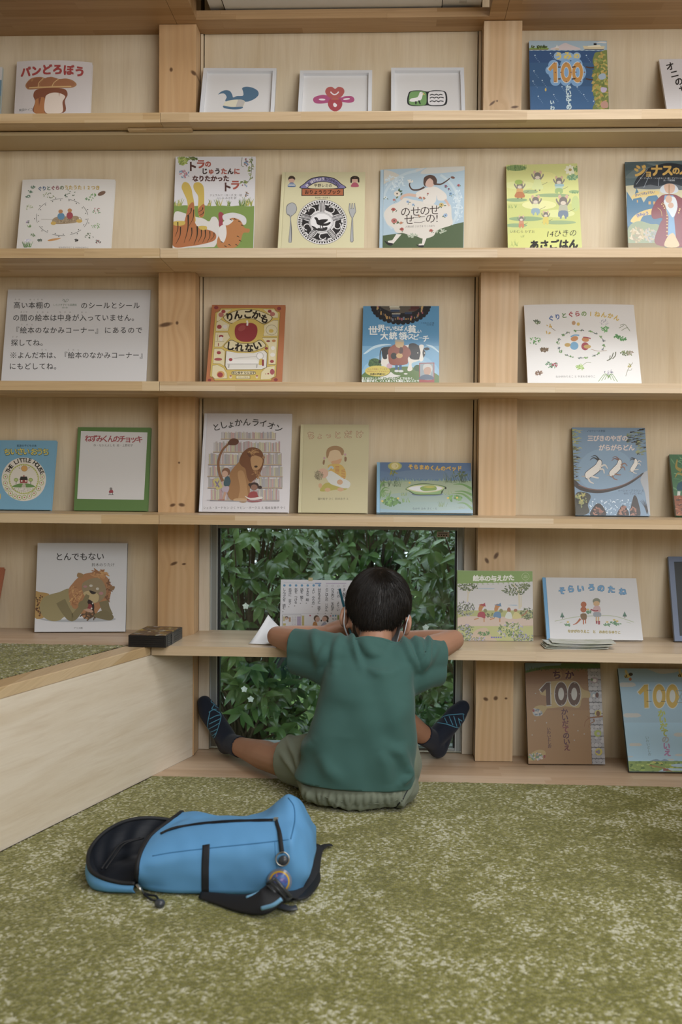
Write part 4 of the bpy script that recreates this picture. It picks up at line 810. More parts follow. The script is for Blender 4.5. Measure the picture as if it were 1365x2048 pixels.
def pan_(pts, c=P_):
    cx = sum(p[0] for p in pts)/len(pts); cy = sum(p[1] for p in pts)/len(pts)
    A.poly([(cx+(x-cx)*1.035, cy+(y-cy)*1.035) for x, y in pts], '5a4a28').poly(pts, c)
pan_([(285, 150), (445, 145), (300, 260), (255, 325), (215, 320), (225, 205)]); pan_([(920, 140), (1085, 145), (1150, 205), (1145, 270), (1080, 270)]); pan_([(215, 345), (280, 300), (415, 375), (385, 470), (205, 470)]); pan_([(200, 495), (385, 495), (420, 570), (290, 710), (185, 710)])
pan_([(180, 740), (290, 740), (340, 775), (330, 1000), (270, 965), (165, 960)]); pan_([(155, 995), (230, 985), (320, 1030), (370, 1110), (375, 1190), (190, 1195), (145, 1150)]); pan_([(1080, 310), (1150, 310), (1140, 545), (930, 545), (940, 385)]); pan_([(910, 575), (1135, 575), (1110, 975), (1005, 980), (1005, 700)]); pan_([(1100, 1000), (1090, 1160), (1020, 1200), (885, 1205), (895, 1100), (970, 1020)])
A.blob([(315, 265), (430, 190), (560, 150), (690, 140), (820, 152), (960, 200), (1068, 272), (940, 370), (800, 300), (690, 285), (570, 300), (440, 360)], '5a4a28', 4).blob([(325, 265), (435, 197), (562, 158), (690, 148), (818, 160), (955, 206), (1055, 272), (940, 358), (805, 292), (690, 277), (565, 292), (442, 350)], P_, 4)
A.ell(668, 470, 275, 180, Y_, n=36)
A.blob([(320, 705), (430, 605), (540, 645), (660, 658), (780, 645), (880, 605), (970, 695), (860, 755), (760, 785), (660, 790), (540, 782), (420, 755)], '5a4a28', 4).blob([(330, 705), (432, 615), (540, 654), (660, 667), (780, 654), (878, 615), (958, 695), (858, 747), (760, 776), (660, 781), (542, 773), (425, 747)], P_, 4)
pan_([(365, 775), (540, 805), (780, 805), (935, 765), (980, 810), (970, 1020), (900, 1050), (380, 1055), (350, 1000)], 'b9b6ae')
A.blob([(490, 480), (510, 395), (580, 355), (665, 352), (760, 352), (825, 400), (835, 490), (800, 580), (730, 630), (650, 636), (570, 620), (510, 570)], '80262c', 5).line([(680, 390), (685, 350), (676, 312)], 26, 'bdb9b4').ell(600, 430, 60, 40, '8c3a38', -.5)
A.tp('りんごかも', [(415, 255), (540, 225), (690, 215), (820, 228), (945, 285)], 138, '26201c', .05).tp('しれない', [(425, 700), (560, 715), (710, 725), (835, 690)], 138, '26201c', .05)
A.poly([(400, 905), (820, 905), (890, 970), (375, 970)], 'c2bfba').line([(375, 972), (890, 972)], 6, '55504a', False).line([(405, 980), (400, 1030)], 12, '77726c', False).line([(830, 980), (825, 1030)], 12, '77726c', False).ell(875, 850, 50, 52, 'c2bfba').ring(875, 850, 50, 52, 5, '55504a').blob([(870, 900), (920, 900), (930, 970), (860, 985)], 'ae952c').rect(905, 905, 935, 1000, '7a2a2e').ell(430, 905, 28, 24, '8a2a32').line([(480, 885), (820, 858)], 4, '66605a', False)
for x, y, rx, ry, c in ((320, 175, 32, 26, '8a3236'), (285, 225, 40, 36, '9a5a50'), (1022, 172, 30, 24, '8a3236'), (1065, 215, 38, 32, '9a5a50'), (258, 408, 36, 32, '8a3236'), (345, 405, 34, 32, 'b8b3aa'), (285, 550, 36, 20, '8a3236'), (285, 590, 28, 34, 'b8b3aa'), (250, 800, 32, 24, '8a3236'), (240, 900, 60, 22, '8f3f40'), (278, 1130, 60, 54, 'b07f3a'), (270, 1135, 42, 38, '8a3236'), (1050, 455, 82, 76, 'b5ac88'), (1045, 470, 36, 28, 'ae952c'), (1000, 625, 30, 14, '7a2a2e'), (1085, 620, 30, 20, 'a0662c'), (1072, 730, 30, 30, 'bdb9b2'), (1066, 830, 36, 30, 'bdb9b2'), (1056, 932, 30, 24, '8a3236'), (1060, 1090, 34, 44, '8f3f48'), (972, 735, 24, 20, '7a2a2e'), (1000, 1118, 14, 12, '8a3236'), (962, 1122, 8, 8, '8a3236'), (210, 115, 34, 26, '7a3030'), (1165, 130, 32, 26, '7a3030'), (110, 1215, 26, 20, '7a3030'), (1115, 1210, 30, 24, '7a3030')): A.ell(x, y, rx, ry, c)
A.ring(1050, 455, 82, 76, 5, '6a6048'); A.line([(230, 525), (230, 620)], 4, '6a6048', False); A.line([(200, 628), (330, 628)], 4, '6a6048', False); A.rect(238, 655, 252, 700, '8a3236')
A.blob([(440, 1105), (470, 1078), (620, 1075), (780, 1078), (812, 1105), (790, 1132), (620, 1138), (460, 1132)], '5a4a28', 3).blob([(448, 1105), (474, 1084), (620, 1081), (778, 1084), (804, 1105), (785, 1126), (620, 1132), (464, 1126)], P_, 3).t('ヨシタケ シンスケ', 625, 1106, 42, '2a241f', 0, .05).rect(510, 1145, 725, 1198, '5a4a28').rect(516, 1150, 719, 1193, P_).t('ブロンズ新社', 617, 1172, 27, '6a5a3a').ell(430, 1165, 22, 26, 'b5a88a').ell(828, 1165, 20, 26, 'b5a88a').ell(430, 1152, 16, 10, '8a3236').ell(828, 1152, 16, 10, '8a3236')
done(A)
A = book('sek', 'bright blue picture book with old man hugging a cow under a dark city', 'book', '4182ac', G_3, spine='3a6f92', hinge=False, seed=8)
A.fr(715, 600, 7.583)
A.rect(60, 700, 1260, 1300, '5a93b8').ell(660, 1250, 640, 480, '6fa0bf').ell(660, 1330, 620, 500, '7aa7c0')
A.blob([(100, 810), (250, 700), (400, 668), (520, 678), (380, 700), (240, 745), (130, 815)], '9fbccb', 4).blob([(1040, 680), (1140, 695), (1240, 780), (1240, 800), (1150, 735)], '9fbccb', 4)
A.poly([(225, 80), (1095, 80), (1075, 170), (1020, 230), (960, 275), (880, 310), (780, 345), (660, 360), (540, 350), (420, 310), (320, 240), (250, 170)], '23262c')
for i in range(18):
    a = PI*(i+.5)/18; A.ell(660+425*math.cos(a), 85+262*math.sin(a), 34, 30, '23262c')
A.blob([(370, 80), (960, 80), (930, 130), (850, 180), (660, 200), (480, 170)], '4f4a42', 3)
for x0, y0, x1, y1, c in ((490, 95, 640, 118, 'b3b09a'), (505, 145, 640, 180, '2e3f58'), (530, 220, 645, 262, '2e3f58'), (500, 130, 650, 142, 'b9b5a2'), (525, 205, 655, 216, 'b9b5a2'), (720, 185, 830, 215, '2e3f58'), (810, 95, 940, 140, '4a2a2a'), (780, 140, 900, 165, '523030')): A.rect(x0, y0, x1, y1, c)
for i in range(34):
    a = PI*(i+.5)/34; r = A.rd.uniform(.78, .96); x, y = 660+400*r*math.cos(a), 85+240*r*math.sin(a); q = A.rd.uniform(12, 24)
    A.rect(x-q*.6, y-q, x+q*.6, y+q, A.rd.choice(['8a6a3a', 'a08448', '6a5a52', '8a4a5a', '5f6a78', 'a5803a', '3f3f46']))
A.tp('世界でいちばん貧しい', [(240, 465), (365, 430), (450, 430), (520, 430), (590, 432), (660, 430), (750, 438), (830, 440), (895, 465), (945, 475)], 100, 'c6cdd2', .03, False, [150, 120, 70, 80, 85, 85, 85, 130, 75, 65])
A.tp('大統領のスピーチ', [(410, 545), (545, 540), (690, 545), (765, 555), (815, 555), (890, 560), (960, 575), (1040, 585)], 110, 'c6cdd2', .03, False, [125, 125, 125, 50, 100, 100, 60, 110])
A.t('くさばよしみ 編', 1065, 348, 28, '2a3a4a').t('中川学 絵', 1105, 378, 26, '2a3a4a')
A.blob([(110, 1100), (250, 1040), (500, 1030), (760, 1010), (950, 1050), (1200, 1120), (1250, 1300), (60, 1300)], '4e6b2e', 4).blob([(170, 960), (200, 905), (265, 885), (330, 905), (370, 960), (340, 1010), (190, 1010)], '35552c', 4).leaves(265, 950, 90, 50, 40, 20, ['2a4526', '40622f']).blob([(860, 1020), (900, 985), (960, 1000), (960, 1080), (880, 1070)], '35552c', 3)
A.blob([(370, 740), (440, 712), (640, 700), (820, 680), (960, 720), (960, 900), (830, 960), (840, 1050), (800, 1080), (760, 1060), (770, 930), (500, 920), (480, 1000), (400, 1010), (360, 960), (380, 850)], 'c0bcb4', 4)
A.blob([(375, 740), (450, 710), (540, 715), (520, 800), (455, 830), (450, 890), (390, 885)], '1f1e1e', 4).blob([(780, 690), (850, 655), (930, 690), (1020, 760), (1030, 830), (985, 890), (860, 905), (790, 860)], '1f1e1e', 4).blob([(940, 690), (1010, 690), (990, 800), (1005, 900), (970, 935), (940, 905), (960, 800)], 'c6c2ba', 4).blob([(1010, 735), (1070, 720), (1100, 750), (1040, 765)], '1f1e1e', 3).line([(380, 730), (350, 800), (345, 930)], 16, '1f1e1e').ell(345, 935, 18, 26, '1f1e1e')
A.ell(918, 803, 9, 9, 'c0bcb4').ell(1020, 805, 9, 9, 'c0bcb4').ell(490, 1000, 45, 40, 'b08a98')
A.blob([(580, 670), (480, 740), (470, 830), (510, 980), (750, 975), (770, 880), (815, 820), (790, 740), (700, 680)], '82402a', 5).ell(642, 665, 68, 65, 'ac9060').blob([(570, 640), (580, 608), (640, 600), (700, 608), (712, 650), (690, 640), (600, 632)], '8f9088', 4).ell(555, 850, 46, 50, '27231f').ell(640, 845, 50, 38, 'b08c4c').blob([(650, 720), (690, 730), (690, 800), (640, 810)], '4a2a20', 3)
A.rect(575, 985, 615, 1060, '33557c').rect(635, 985, 675, 1060, '33557c').ell(598, 1078, 34, 18, 'b5b8b8').ell(662, 1080, 40, 18, 'b5b8b8')
A.blob([(350, 1170), (500, 1095), (560, 1130), (660, 1150), (560, 1170)], 'b9bab5', 3).ell(735, 1120, 30, 12, 'b9bab5')
A.ell(312, 1082, 192, 85, '3a4a2a').ell(308, 1078, 190, 83, 'b5a52c', n=30).t('「みんな感動しています」', 310, 1050, 30, '8a4a2a').t('「世界中の人にすすめたい!」', 315, 1085, 30, '8a4a2a').t('共感の声続々!!', 310, 1125, 36, '2a2a24', 0, .03)
A.t('貧乏とは少ししか持っていないことではなく、', 455, 1190, 41, 'c9ccca', 0, .03).t('無限に欲があり、いくらあっても満足しないことです。', 520, 1228, 40, 'c9ccca', 0, .03)
A.poly([(940, 955), (1170, 950), (1170, 1250), (940, 1250)], '8f3a36').poly([(952, 965), (1158, 962), (1158, 1205), (952, 1205)], '7d8a92').blob([(1000, 1205), (1030, 1120), (1000, 1050), (1010, 985), (1080, 970), (1130, 1000), (1140, 1060), (1110, 1130), (1150, 1205)], 'a8a7a4', 4).blob([(1010, 1060), (1050, 1020), (1110, 1030), (1110, 1110), (1060, 1150), (1020, 1120)], 'a3826e', 4).blob([(950, 1206), (960, 1160), (1040, 1130), (1130, 1150), (1158, 1206)], '4a5a6e', 3)
done(A)
A = book('nen', 'wide white picture book with plant sketches round an oval wreath at the right post', 'book', 'bfbebd', G_3, spine='a39a88', hinge=False, bow=.004, gloss=False, seed=5)
A.raw([(0, 0), (A.w, 0), (A.w, A.h), (0, A.h)], [(0, 1, 2, 3)], 'bfbebd'); A.fr(1035, 600, 5.25)
A.tp('ぐりとぐらの1ねんかん', [(355, 198), (480, 172), (600, 155), (730, 152), (860, 158), (980, 172), (1045, 192)], 62, ['3f5f96', '3f5f96', '5a7a4a', '9a3a42', '9a3a42', '6a8a4a', 'b3962c', 'b3962c', 'b3962c', 'b3962c', 'b3962c'], .04)
for i in range(10):
    a = 2*PI*i/10; P = [(668+245*math.cos(a+k*.09), 473+145*math.sin(a+k*.09)) for k in range(6)]
    A.line(P, 5, '45603a'); A.leaves(P[1][0], P[1][1], 16, 12, 4, 13, ['4f7a44', '6a9050']); A.leaves(P[4][0], P[4][1], 18, 10, 9, 7, ['3f4458', '4f5470', '5f7a4a'])
A.ell(600, 415, 40, 26, 'ad7440', -.2).ell(598, 490, 44, 42, '5f92b4').ell(528, 480, 32, 20, 'a88a44').ell(715, 425, 38, 24, 'ad7440', .1).ell(712, 495, 40, 42, '93404a').ell(735, 498, 38, 20, 'a88a44').line([(560, 395), (600, 378), (650, 380)], 14, '5f92b4').line([(690, 400), (730, 402), (770, 415)], 12, '93404a').line([(770, 525), (850, 545), (940, 538)], 4, '8a6a44')
for x, y, r, c, m in ((203, 235, 40, ['4a5a4a', '6a7a5a'], 16), (330, 282, 34, ['b08f2c'], 6), (325, 345, 24, ['b08f2c'], 5), (185, 430, 62, ['4f8a44', '5f9a4e', '3f7038'], 18), (285, 525, 38, ['5a4a34', '6f5a40'], 40), (360, 685, 60, ['4a7050', '5a8560', '3c5f44'], 22), (400, 685, 34, ['8a3240'], 8), (228, 770, 36, ['6a5040', '7f6450'], 30), (660, 715, 46, ['7a9a4a', '8fac58'], 30), (914, 310, 48, ['4f8a4c', '63a05c'], 22), (914, 240, 46, ['b5b2b5', '8a8a98'], 14), (1055, 390, 40, ['4f8a4c', '3f7a40'], 20), (1108, 410, 34, ['4f8a4c', '3f7a40'], 16), (1130, 560, 44, ['6a7a4a', '4a5a3a'], 24), (1185, 560, 34, ['8a7a6a', '6a7a4a'], 18), (955, 770, 50, ['a3a0a8', 'bab8bd', '6a6a78'], 26), (1170, 690, 30, ['b0963a', '8a8a4a'], 8)): A.leaves(x, y, r, r*.6, m, 13, c)
A.ell(592, 250, 20, 22, 'a5805a').ell(640, 262, 16, 18, 'b3963c').line([(360, 300), (400, 330)], 5, '6a5a3a', False).line([(690, 690), (730, 665), (775, 668)], 4, '6a7a4a')
A.line([(940, 645), (985, 620), (1010, 560)], 9, '4a5034').line([(1000, 625), (1030, 590), (1035, 550)], 9, '4a5034').line([(970, 635), (975, 590)], 8, '4a5034', False)
A.line([(1080, 270), (1130, 260), (1185, 330)], 5, '5a6a44').line([(1070, 300), (1120, 270)], 5, '5a6a44', False).line([(1095, 325), (1150, 295), (1180, 318)], 5, '5a6a44').line([(1140, 805), (1165, 730), (1215, 660)], 5, '6a6a4a').line([(1160, 740), (1195, 740), (1205, 720)], 4, '6a6a4a')
for k in range(7): A.line([(960, 825), (920+k*12, 800-6*abs(k-3)), (850+k*34, 835+10*abs(k-3))], 6, '6a8a4a')
A.t('なかがわりえこ と やまわきゆりこ', 612, 812, 27, '44423e'); done(A)
# --- fourth shelf
A = book('lit', 'sky blue picture book with round white medal and house, leftmost on fourth shelf', 'book', '5c93b0', G_4, spine='5c93b0', seed=7)
A.fr(0, 840, 4.403)
A.t('岩波の子どもの本', 235, 226, 22, '2c4a5c', 0, .02)
A.tp('ちいさいおうち', [(65, 282), (120, 278), (178, 278), (232, 278), (300, 280), (352, 280), (404, 282)], 70, '2f4a4a', .06, False).tp('ちいさいおうち', [(65, 281), (120, 277), (178, 277), (232, 277), (300, 279), (352, 279), (404, 281)], 66, 'c0b02c', .02, False)
A.ell(210, 522, 196, 192, 'bdb9ae', n=44).ring(210, 520, 130, 130, 6, '98a03a')
for i in range(40):
    a = 2*PI*i/40; A.ell(210+126*math.cos(a), 520+126*math.sin(a), 7, 7, '98a03a', 0, 8)
for x, y in ((48, 500), (47, 557), (63, 606), (93, 645), (132, 671), (172, 682), (215, 682), (260, 670), (300, 645), (340, 604), (365, 553), (372, 502)): A.ring(x, y, 19, 20, 5, '8a9a3a'); A.ell(x, y, 6, 6, '9a5a2a')
A.tp('THE LITTLE HOUSE', [(68, 450), (105, 395), (160, 360), (235, 352), (300, 370), (345, 415), (372, 462)], 52, K, .03)
A.ell(215, 427, 26, 24, 'bb8a35').ring(215, 427, 27, 25, 3, '8f6a30').line([(165, 420), (178, 428)], 4, K, False).line([(250, 424), (262, 418)], 4, K, False)
A.blob([(105, 590), (150, 565), (200, 560), (215, 592)], '56803c', 3).blob([(205, 592), (220, 560), (270, 565), (310, 590)], '56803c', 3).blob([(190, 592), (205, 560), (220, 560), (228, 592)], 'a39c8e', 2)
A.rect(176, 520, 242, 556, '8a3a3a').poly([(172, 528), (182, 498), (238, 498), (246, 528)], '2f2f30').rect(206, 486, 216, 500, '8a3a3a').rect(186, 530, 198, 544, 'bdb9ae').rect(222, 530, 234, 544, 'bdb9ae')
for x in (142, 270): A.ell(x, 527, 20, 17, '7c9448'); A.ell(x, 527, 12, 10, '98a85c'); A.line([(x+2, 540), (x, 565)], 5, '4a3f34', False)
A.t('ばーじにあ・りー・ばーとん ぶんとえ', 200, 606, 17, '4a4642').t('いしいももこ やく', 200, 624, 16, '4a4642'); A.blob([(0, 650), (6, 655), (6, 690), (0, 695)], 'b5a52c', 2); done(A)
A = book('nez', 'green bordered picture book with white cover and dark red title on fourth shelf', 'book', '4d7034', G_4, spine='46682f', hinge=False, seed=2)
A.fr(0, 840, 4.403)
A.poly([(714, 97), (1300, 110), (1268, 703), (680, 694)], 'b4b4b4')
A.tp('ねずみくんのチョッキ', [(778, 162), (1000, 166), (1228, 170)], 66, '8f2c36', .02, False)
A.t('作・なかえよしを  絵・上野紀子', 998, 223, 24, '55504c')
A.blob([(960, 640), (968, 618), (990, 614), (998, 640)], '8a3440', 3).ell(978, 606, 12, 12, '6a6866').rect(966, 640, 972, 656, '4a4846').rect(988, 640, 994, 656, '4a4846').rect(955, 657, 1002, 661, '4a4846'); done(A)
A = book('lio', 'tall white picture book with sitting lion before bookshelves, at the left post', 'book', 'b5b3b8', G_4, spine='b9bbc2', seed=11)
A.fr(385, 815, 6.5)
A.tp('としょかんライオン', [(312, 255), (405, 225), (500, 215), (600, 195), (708, 190), (822, 195), (922, 205), (1028, 235), (1125, 270)], 106, '2f312e', .012)
for yb, xa, xb, hh in ((405, 380, 1080, 95), (575, 280, 1140, 140), (738, 215, 1160, 150), (890, 205, 1170, 135), (1040, 210, 1165, 140), (1200, 240, 1130, 150)):
    x = xa
    while x < xb:
        w0 = A.rd.uniform(12, 26); h0 = hh*A.rd.uniform(.78, .98); c = A.rd.choice(['a8a39a', '9c8f90', 'a5a284', '96948f', 'ab8a86', '8f8f96', 'b0a98c', 'a9a7aa', '9f7f80'])
        A.poly([(x, yb), (x+w0*.9, yb), (x+w0*.9+A.rd.uniform(-3, 3), yb-h0), (x+A.rd.uniform(-2, 2), yb-h0)], c); A.line([(x, yb), (x, yb-h0)], 3, '7f7c80', False); x += w0
    A.line([(xa-10, yb+4), (xb+5, yb+8)], 10, 'a58f70', False); A.line([(xa-10, yb+13), (xb+5, yb+16)], 6, '6d6c74', False)
A.line([(395, 960), (350, 840), (340, 700), (390, 560), (475, 470)], 40, '7a5236', True, 24).blob([(460, 480), (490, 420), (545, 402), (600, 425), (595, 470), (545, 492)], '5a3a2c', 4)
A.blob([(490, 860), (560, 760), (640, 690), (760, 680), (820, 800), (840, 900), (760, 1000), (735, 1200), (640, 1215), (500, 1200), (455, 1090), (490, 980)], '8a6236', 5).blob([(590, 850), (660, 830), (700, 960), (720, 1210), (600, 1215), (620, 1050)], '9c7444', 4)
A.blob([(610, 700), (650, 600), (720, 535), (800, 520), (880, 550), (925, 620), (930, 720), (890, 840), (830, 920), (750, 970), (710, 900), (690, 800), (640, 760)], '6c4428', 5).blob([(760, 660), (800, 625), (870, 640), (915, 680), (900, 760), (850, 815), (790, 810), (765, 740)], 'a47c4c', 4).blob([(715, 600), (745, 575), (772, 610), (745, 650)], '58382a', 3).blob([(915, 640), (945, 640), (940, 665), (915, 665)], '8f6844', 3)
A.ell(828, 770, 22, 14, '3a2a24').leaves(830, 880, 60, 50, 30, 26, ['8a6236', '6c4428', 'a07844'], .25).leaves(800, 580, 60, 30, 24, 30, ['8a6236', '6c4428', 'a07844'], .25)
A.blob([(545, 1190), (640, 1180), (720, 1195), (700, 1220), (550, 1218)], 'a8865a', 3)
A.poly([(262, 955), (340, 910), (400, 1040), (320, 1080)], 'a59b54').line([(300, 960), (350, 1040)], 18, '6f6484', False).line([(350, 950), (310, 1030)], 14, '6f6484', False)
A.ell(440, 840, 54, 56, '74503a').ell(425, 865, 40, 42, 'ad8a74').blob([(425, 920), (470, 895), (500, 960), (470, 1030), (410, 1010)], '39525c', 3).blob([(395, 1035), (480, 1030), (455, 1110), (390, 1095)], '9a8c9a', 3).line([(430, 1100), (405, 1200)], 34, 'a5806a', False, 26).line([(335, 1208), (420, 1205)], 16, '8a4a3a', False)
A.ell(805, 1020, 62, 46, '3a2c2a').ell(880, 1040, 26, 22, '3a2c2a').ell(750, 1005, 22, 20, '3a2c2a').ell(805, 1040, 44, 38, '7d5a4a').blob([(745, 1110), (830, 1095), (860, 1160), (905, 1220), (720, 1225)], '8a3a3c', 3).blob([(680, 1150), (760, 1180), (900, 1160), (900, 1190), (760, 1205)], 'b9b4b0', 3)
A.line([(190, 1205), (560, 1218), (1130, 1210)], 6, '8a8a94'); A.t('ミシェル・ヌードセン さく ケビン・ホークス え 福本友美子 やく', 660, 1303, 38, '4f4d4d'); done(A)
A = book('cho', 'cream picture book with a small girl holding a baby doll, title in outlined red', 'book', 'a9a27a', G_4, spine='b0aa82', seed=12)
A.fr(590, 840, 8.53)
cc = [(275, 262), (425, 270), (575, 262), (730, 255), (910, 245), (1105, 245)]
A.tp('ちょっとだけ', cc, 128, '86442f', .045, False, [140, 110, 110, 130, 140, 135]).tp('ちょっとだけ', cc, 126, 'b8ae88', .004, False, [138, 108, 108, 128, 138, 133])
A.ell(690, 540, 150, 100, '8a6a40').ell(680, 610, 128, 140, 'b39a74').blob([(545, 650), (540, 540), (600, 480), (690, 460), (800, 480), (835, 580), (800, 600), (760, 530), (680, 510), (600, 540), (575, 620)], '8a6a40', 4)
A.blob([(640, 700), (700, 690), (800, 660), (770, 740), (680, 770), (620, 730)], 'b08458', 3)
A.ell(505, 650, 20, 20, 'a58088').ell(860, 590, 20, 20, 'a58088').blob([(490, 680), (515, 690), (500, 765), (475, 740)], '7a5a3a', 3).blob([(850, 630), (885, 640), (880, 700), (850, 705)], '7a5a3a', 3)
A.blob([(560, 790), (660, 750), (800, 770), (870, 880), (860, 1000), (760, 1010), (640, 940)], 'b0902c', 4)
for k in range(6): A.line([(690, 800+k*22), (760, 796+k*22)], 9, 'a05f2c', False); A.line([(795, 860+k*28), (860, 850+k*28)], 10, 'a05f2c', False)
A.blob([(430, 1210), (480, 1110), (580, 1070), (760, 1140), (900, 1160), (840, 1200), (700, 1190), (560, 1215)], '98902c', 4).ell(560, 1190, 50, 34, 'b08a64').ell(780, 1185, 56, 34, 'b08a64').ell(435, 1120, 32, 40, 'b08a64')
A.blob([(530, 960), (600, 870), (680, 900), (800, 980), (940, 1060), (930, 1150), (850, 1165), (720, 1130), (600, 1080)], 'b0b4b0', 4).ell(480, 910, 92, 84, 'b38f78').leaves(410, 950, 60, 70, 50, 40, ['7f765a', '6d654a', '8f8668'], .15).ell(770, 1060, 50, 44, 'b08a64').line([(570, 850), (620, 800), (660, 830)], 34, '8fa3b0')
A.t('瀧村有子 さく  鈴木永子 え', 655, 1345, 44, '66604f'); done(A)
A = book('sor', 'wide blue picture book with a green bean pod in a grassy field', 'book', '5a8098', G_4, spine='6a9ab8', seed=13)
A.fr(740, 915, 6.35)
A.rect(60, 40, 1340, 310, '54708f').ell(700, 120, 700, 90, '506a8c').ell(750, 215, 460, 60, '5d7690').wavy(60, 1340, 295, 6, 70, 800, '7a8f72').ell(700, 400, 560, 100, '85957a').ell(650, 560, 650, 120, '7a9088').rect(60, 620, 1340, 800, '6f90a2').ell(700, 620, 640, 60, '768f8c')
A.ell(320, 110, 90, 52, '8a925a').ell(320, 110, 70, 46, 'a89c3c').ell(320, 108, 46, 38, 'b9b07a').blob([(318, 85), (345, 108), (318, 132), (335, 108)], 'a5903a', 3)
A.tufts(380, 290, 1000, 310, 70, 34, ['7f9a7a', '6f8a72', '8fa684'], 4).tufts(140, 360, 400, 380, 26, 130, ['4a6040', '5c7350', '3a4c38'], 6).tufts(930, 300, 1290, 330, 40, 120, ['4a6048', '3a4c40', '6a7a58'], 6).leaves(300, 190, 60, 30, 10, 26, ['5a6b3a', '7a7a3a'], .3).leaves(1120, 210, 120, 40, 16, 22, ['5a6b3a', '4a5a3a'], .3)
for x0, y0, x1, y1 in ((85, 600, 250, 390), (90, 480, 230, 320), (110, 540, 240, 420), (1300, 400, 1060, 340), (1310, 480, 1080, 430), (1310, 560, 1050, 460), (1310, 660, 1110, 580)): A.line([(x0, y0), ((x0+x1)/2, min(y0, y1)+abs(y0-y1)*.05), (x1, y1)], 34, '55803c', True, 4)
A.tufts(160, 500, 260, 515, 14, 80, ['5a8040', '6f9450'], 8).tufts(390, 480, 480, 490, 16, 50, ['5a7a48', '8a9a5c'], 5).tufts(400, 565, 510, 575, 16, 60, ['5a8040', '6f9450'], 6).tufts(870, 620, 970, 630, 20, 66, ['6a8458', '5a7448'], 6).tufts(930, 470, 1050, 480, 16, 56, ['6a8458', '8a9a6a'], 5).tufts(1100, 640, 1200, 650, 14, 30, ['6a7a60'], 4)
A.leaves(280, 555, 110, 50, 34, 26, ['4f7a3a', '628f46', '3f6a34'], .6).leaves(1080, 520, 90, 30, 20, 24, ['4f7a3a', '628f46'], .6)
for x, y in ((160, 555), (360, 520), (508, 322), (995, 515), (1110, 512)): A.ell(x, y, 15, 13, 'b5a02c')
A.ell(730, 470, 200, 22, '5b7284').blob([(455, 400), (540, 350), (680, 330), (850, 345), (970, 375), (940, 410), (900, 470), (740, 478), (580, 475), (500, 430)], '3c4c34', 5).blob([(462, 398), (545, 356), (680, 338), (850, 350), (955, 380), (910, 430), (890, 464), (740, 470), (590, 466), (510, 425)], '6f9458', 5).blob([(470, 396), (560, 358), (700, 345), (850, 355), (945, 385), (880, 425), (740, 448), (600, 440), (520, 420)], 'a5a878', 5).blob([(490, 394), (580, 366), (700, 360), (840, 366), (925, 388), (860, 420), (720, 432), (600, 426)], 'b9bcc0', 5).blob([(640, 395), (665, 368), (740, 358), (820, 360), (850, 385), (840, 415), (760, 425), (680, 425)], '74903a', 5).blob([(680, 375), (740, 364), (810, 366), (830, 378), (760, 388)], 'a5a23c', 4).ell(965, 390, 10, 14, '2a2a24')
A.tp('そらまめくんのベッド', [(520, 118), (640, 122), (760, 128), (900, 138), (1030, 138), (1140, 138)], 66, 'bb962a', .05, False); A.t('なかや みわ さく・え', 700, 650, 33, '36484c'); done(A)
A = book('goa', 'sky blue picture book with three white goats on a dark branch', 'book', '64809a', G_4, spine='24241f', hinge=False, seed=14)
A.fr(1130, 845, 5.81)
A.ell(480, 560, 330, 260, '6a88a2')
for (xa, xb, ya, yb, n, cs) in ((85, 200, 70, 330, 40, ['7a8450', '8f9450', 'a09a3c', '5f6e48']), (95, 190, 290, 700, 50, ['23231e', '3a3a2a', '6a6f48', '4a4a34', '7a7f50']), (740, 940, 70, 240, 40, ['6f7a4c', '23231e', '848c58', '3a3a2a']), (850, 950, 200, 390, 26, ['6f7a4c', '848c58', '3a3a2a'])):
    for _ in range(n):
        x, y = A.rd.uniform(xa, xb), A.rd.uniform(ya, yb); l = A.rd.uniform(30, 80); x = x if xa > 500 else min(x, xa+(xb-xa)*A.rd.random())
        A.line([(x-l*.5, y), (x, y-4), (x+l*.5, y+A.rd.uniform(-12, 12))], A.rd.uniform(8, 20), A.rd.choice(cs), True, 2)
A.line([(100, 690), (200, 765), (380, 800), (560, 775), (740, 710), (920, 590)], 60, '2c221e', True, 22).line([(160, 725), (300, 775), (480, 780), (680, 725), (880, 615)], 12, '6a4638', True, 6)
def goat(x, y, s, tilt, hc):
    q = lambda a, b: (x+(a*math.cos(tilt)-b*math.sin(tilt))*s, y+(a*math.sin(tilt)+b*math.cos(tilt))*s)
    A.blob([q(-1.1, .35), q(-.9, -.1), q(-.2, -.35), q(.5, -.55), q(.95, -.9), q(1.25, -.85), q(1.3, -.5), q(1.15, -.2), q(.9, .2), q(.3, .45), q(-.4, .6), q(-.9, .7)], '2e2a28', 4).blob([q(-1.04, .33), q(-.86, -.06), q(-.2, -.29), q(.5, -.49), q(.97, -.83), q(1.2, -.8), q(1.24, -.5), q(1.08, -.22), q(.85, .14), q(.3, .38), q(-.4, .53), q(-.86, .62)], 'bfbcb6', 4)
    for pts in (((-.8, .5), (-.75, 1.0), (-.45, 1.35)), ((-.4, .5), (.05, .85), (.3, 1.0)), ((.7, .1), (1.1, .3), (1.05, .75)), ((.9, -.1), (1.45, -.1), (1.6, .4))): A.line([q(*p) for p in pts], .22*s, 'b3aea6' if hc == K else '7a5a4a', True, .1*s)
    A.line([q(1.0, -.85), q(.6, -1.3), q(.1, -1.2)], .2*s, hc, True, .04*s).line([q(1.1, -.88), q(.85, -1.45), q(.35, -1.5)], .16*s, hc, True, .04*s).line([q(-1.0, .3), q(-1.4, .1)], .2*s, '8a857c', False, .05*s)
goat(330, 560, 105, -.38, K); goat(590, 545, 88, -.52, '6a4434'); goat(805, 510, 62, -.75, K)
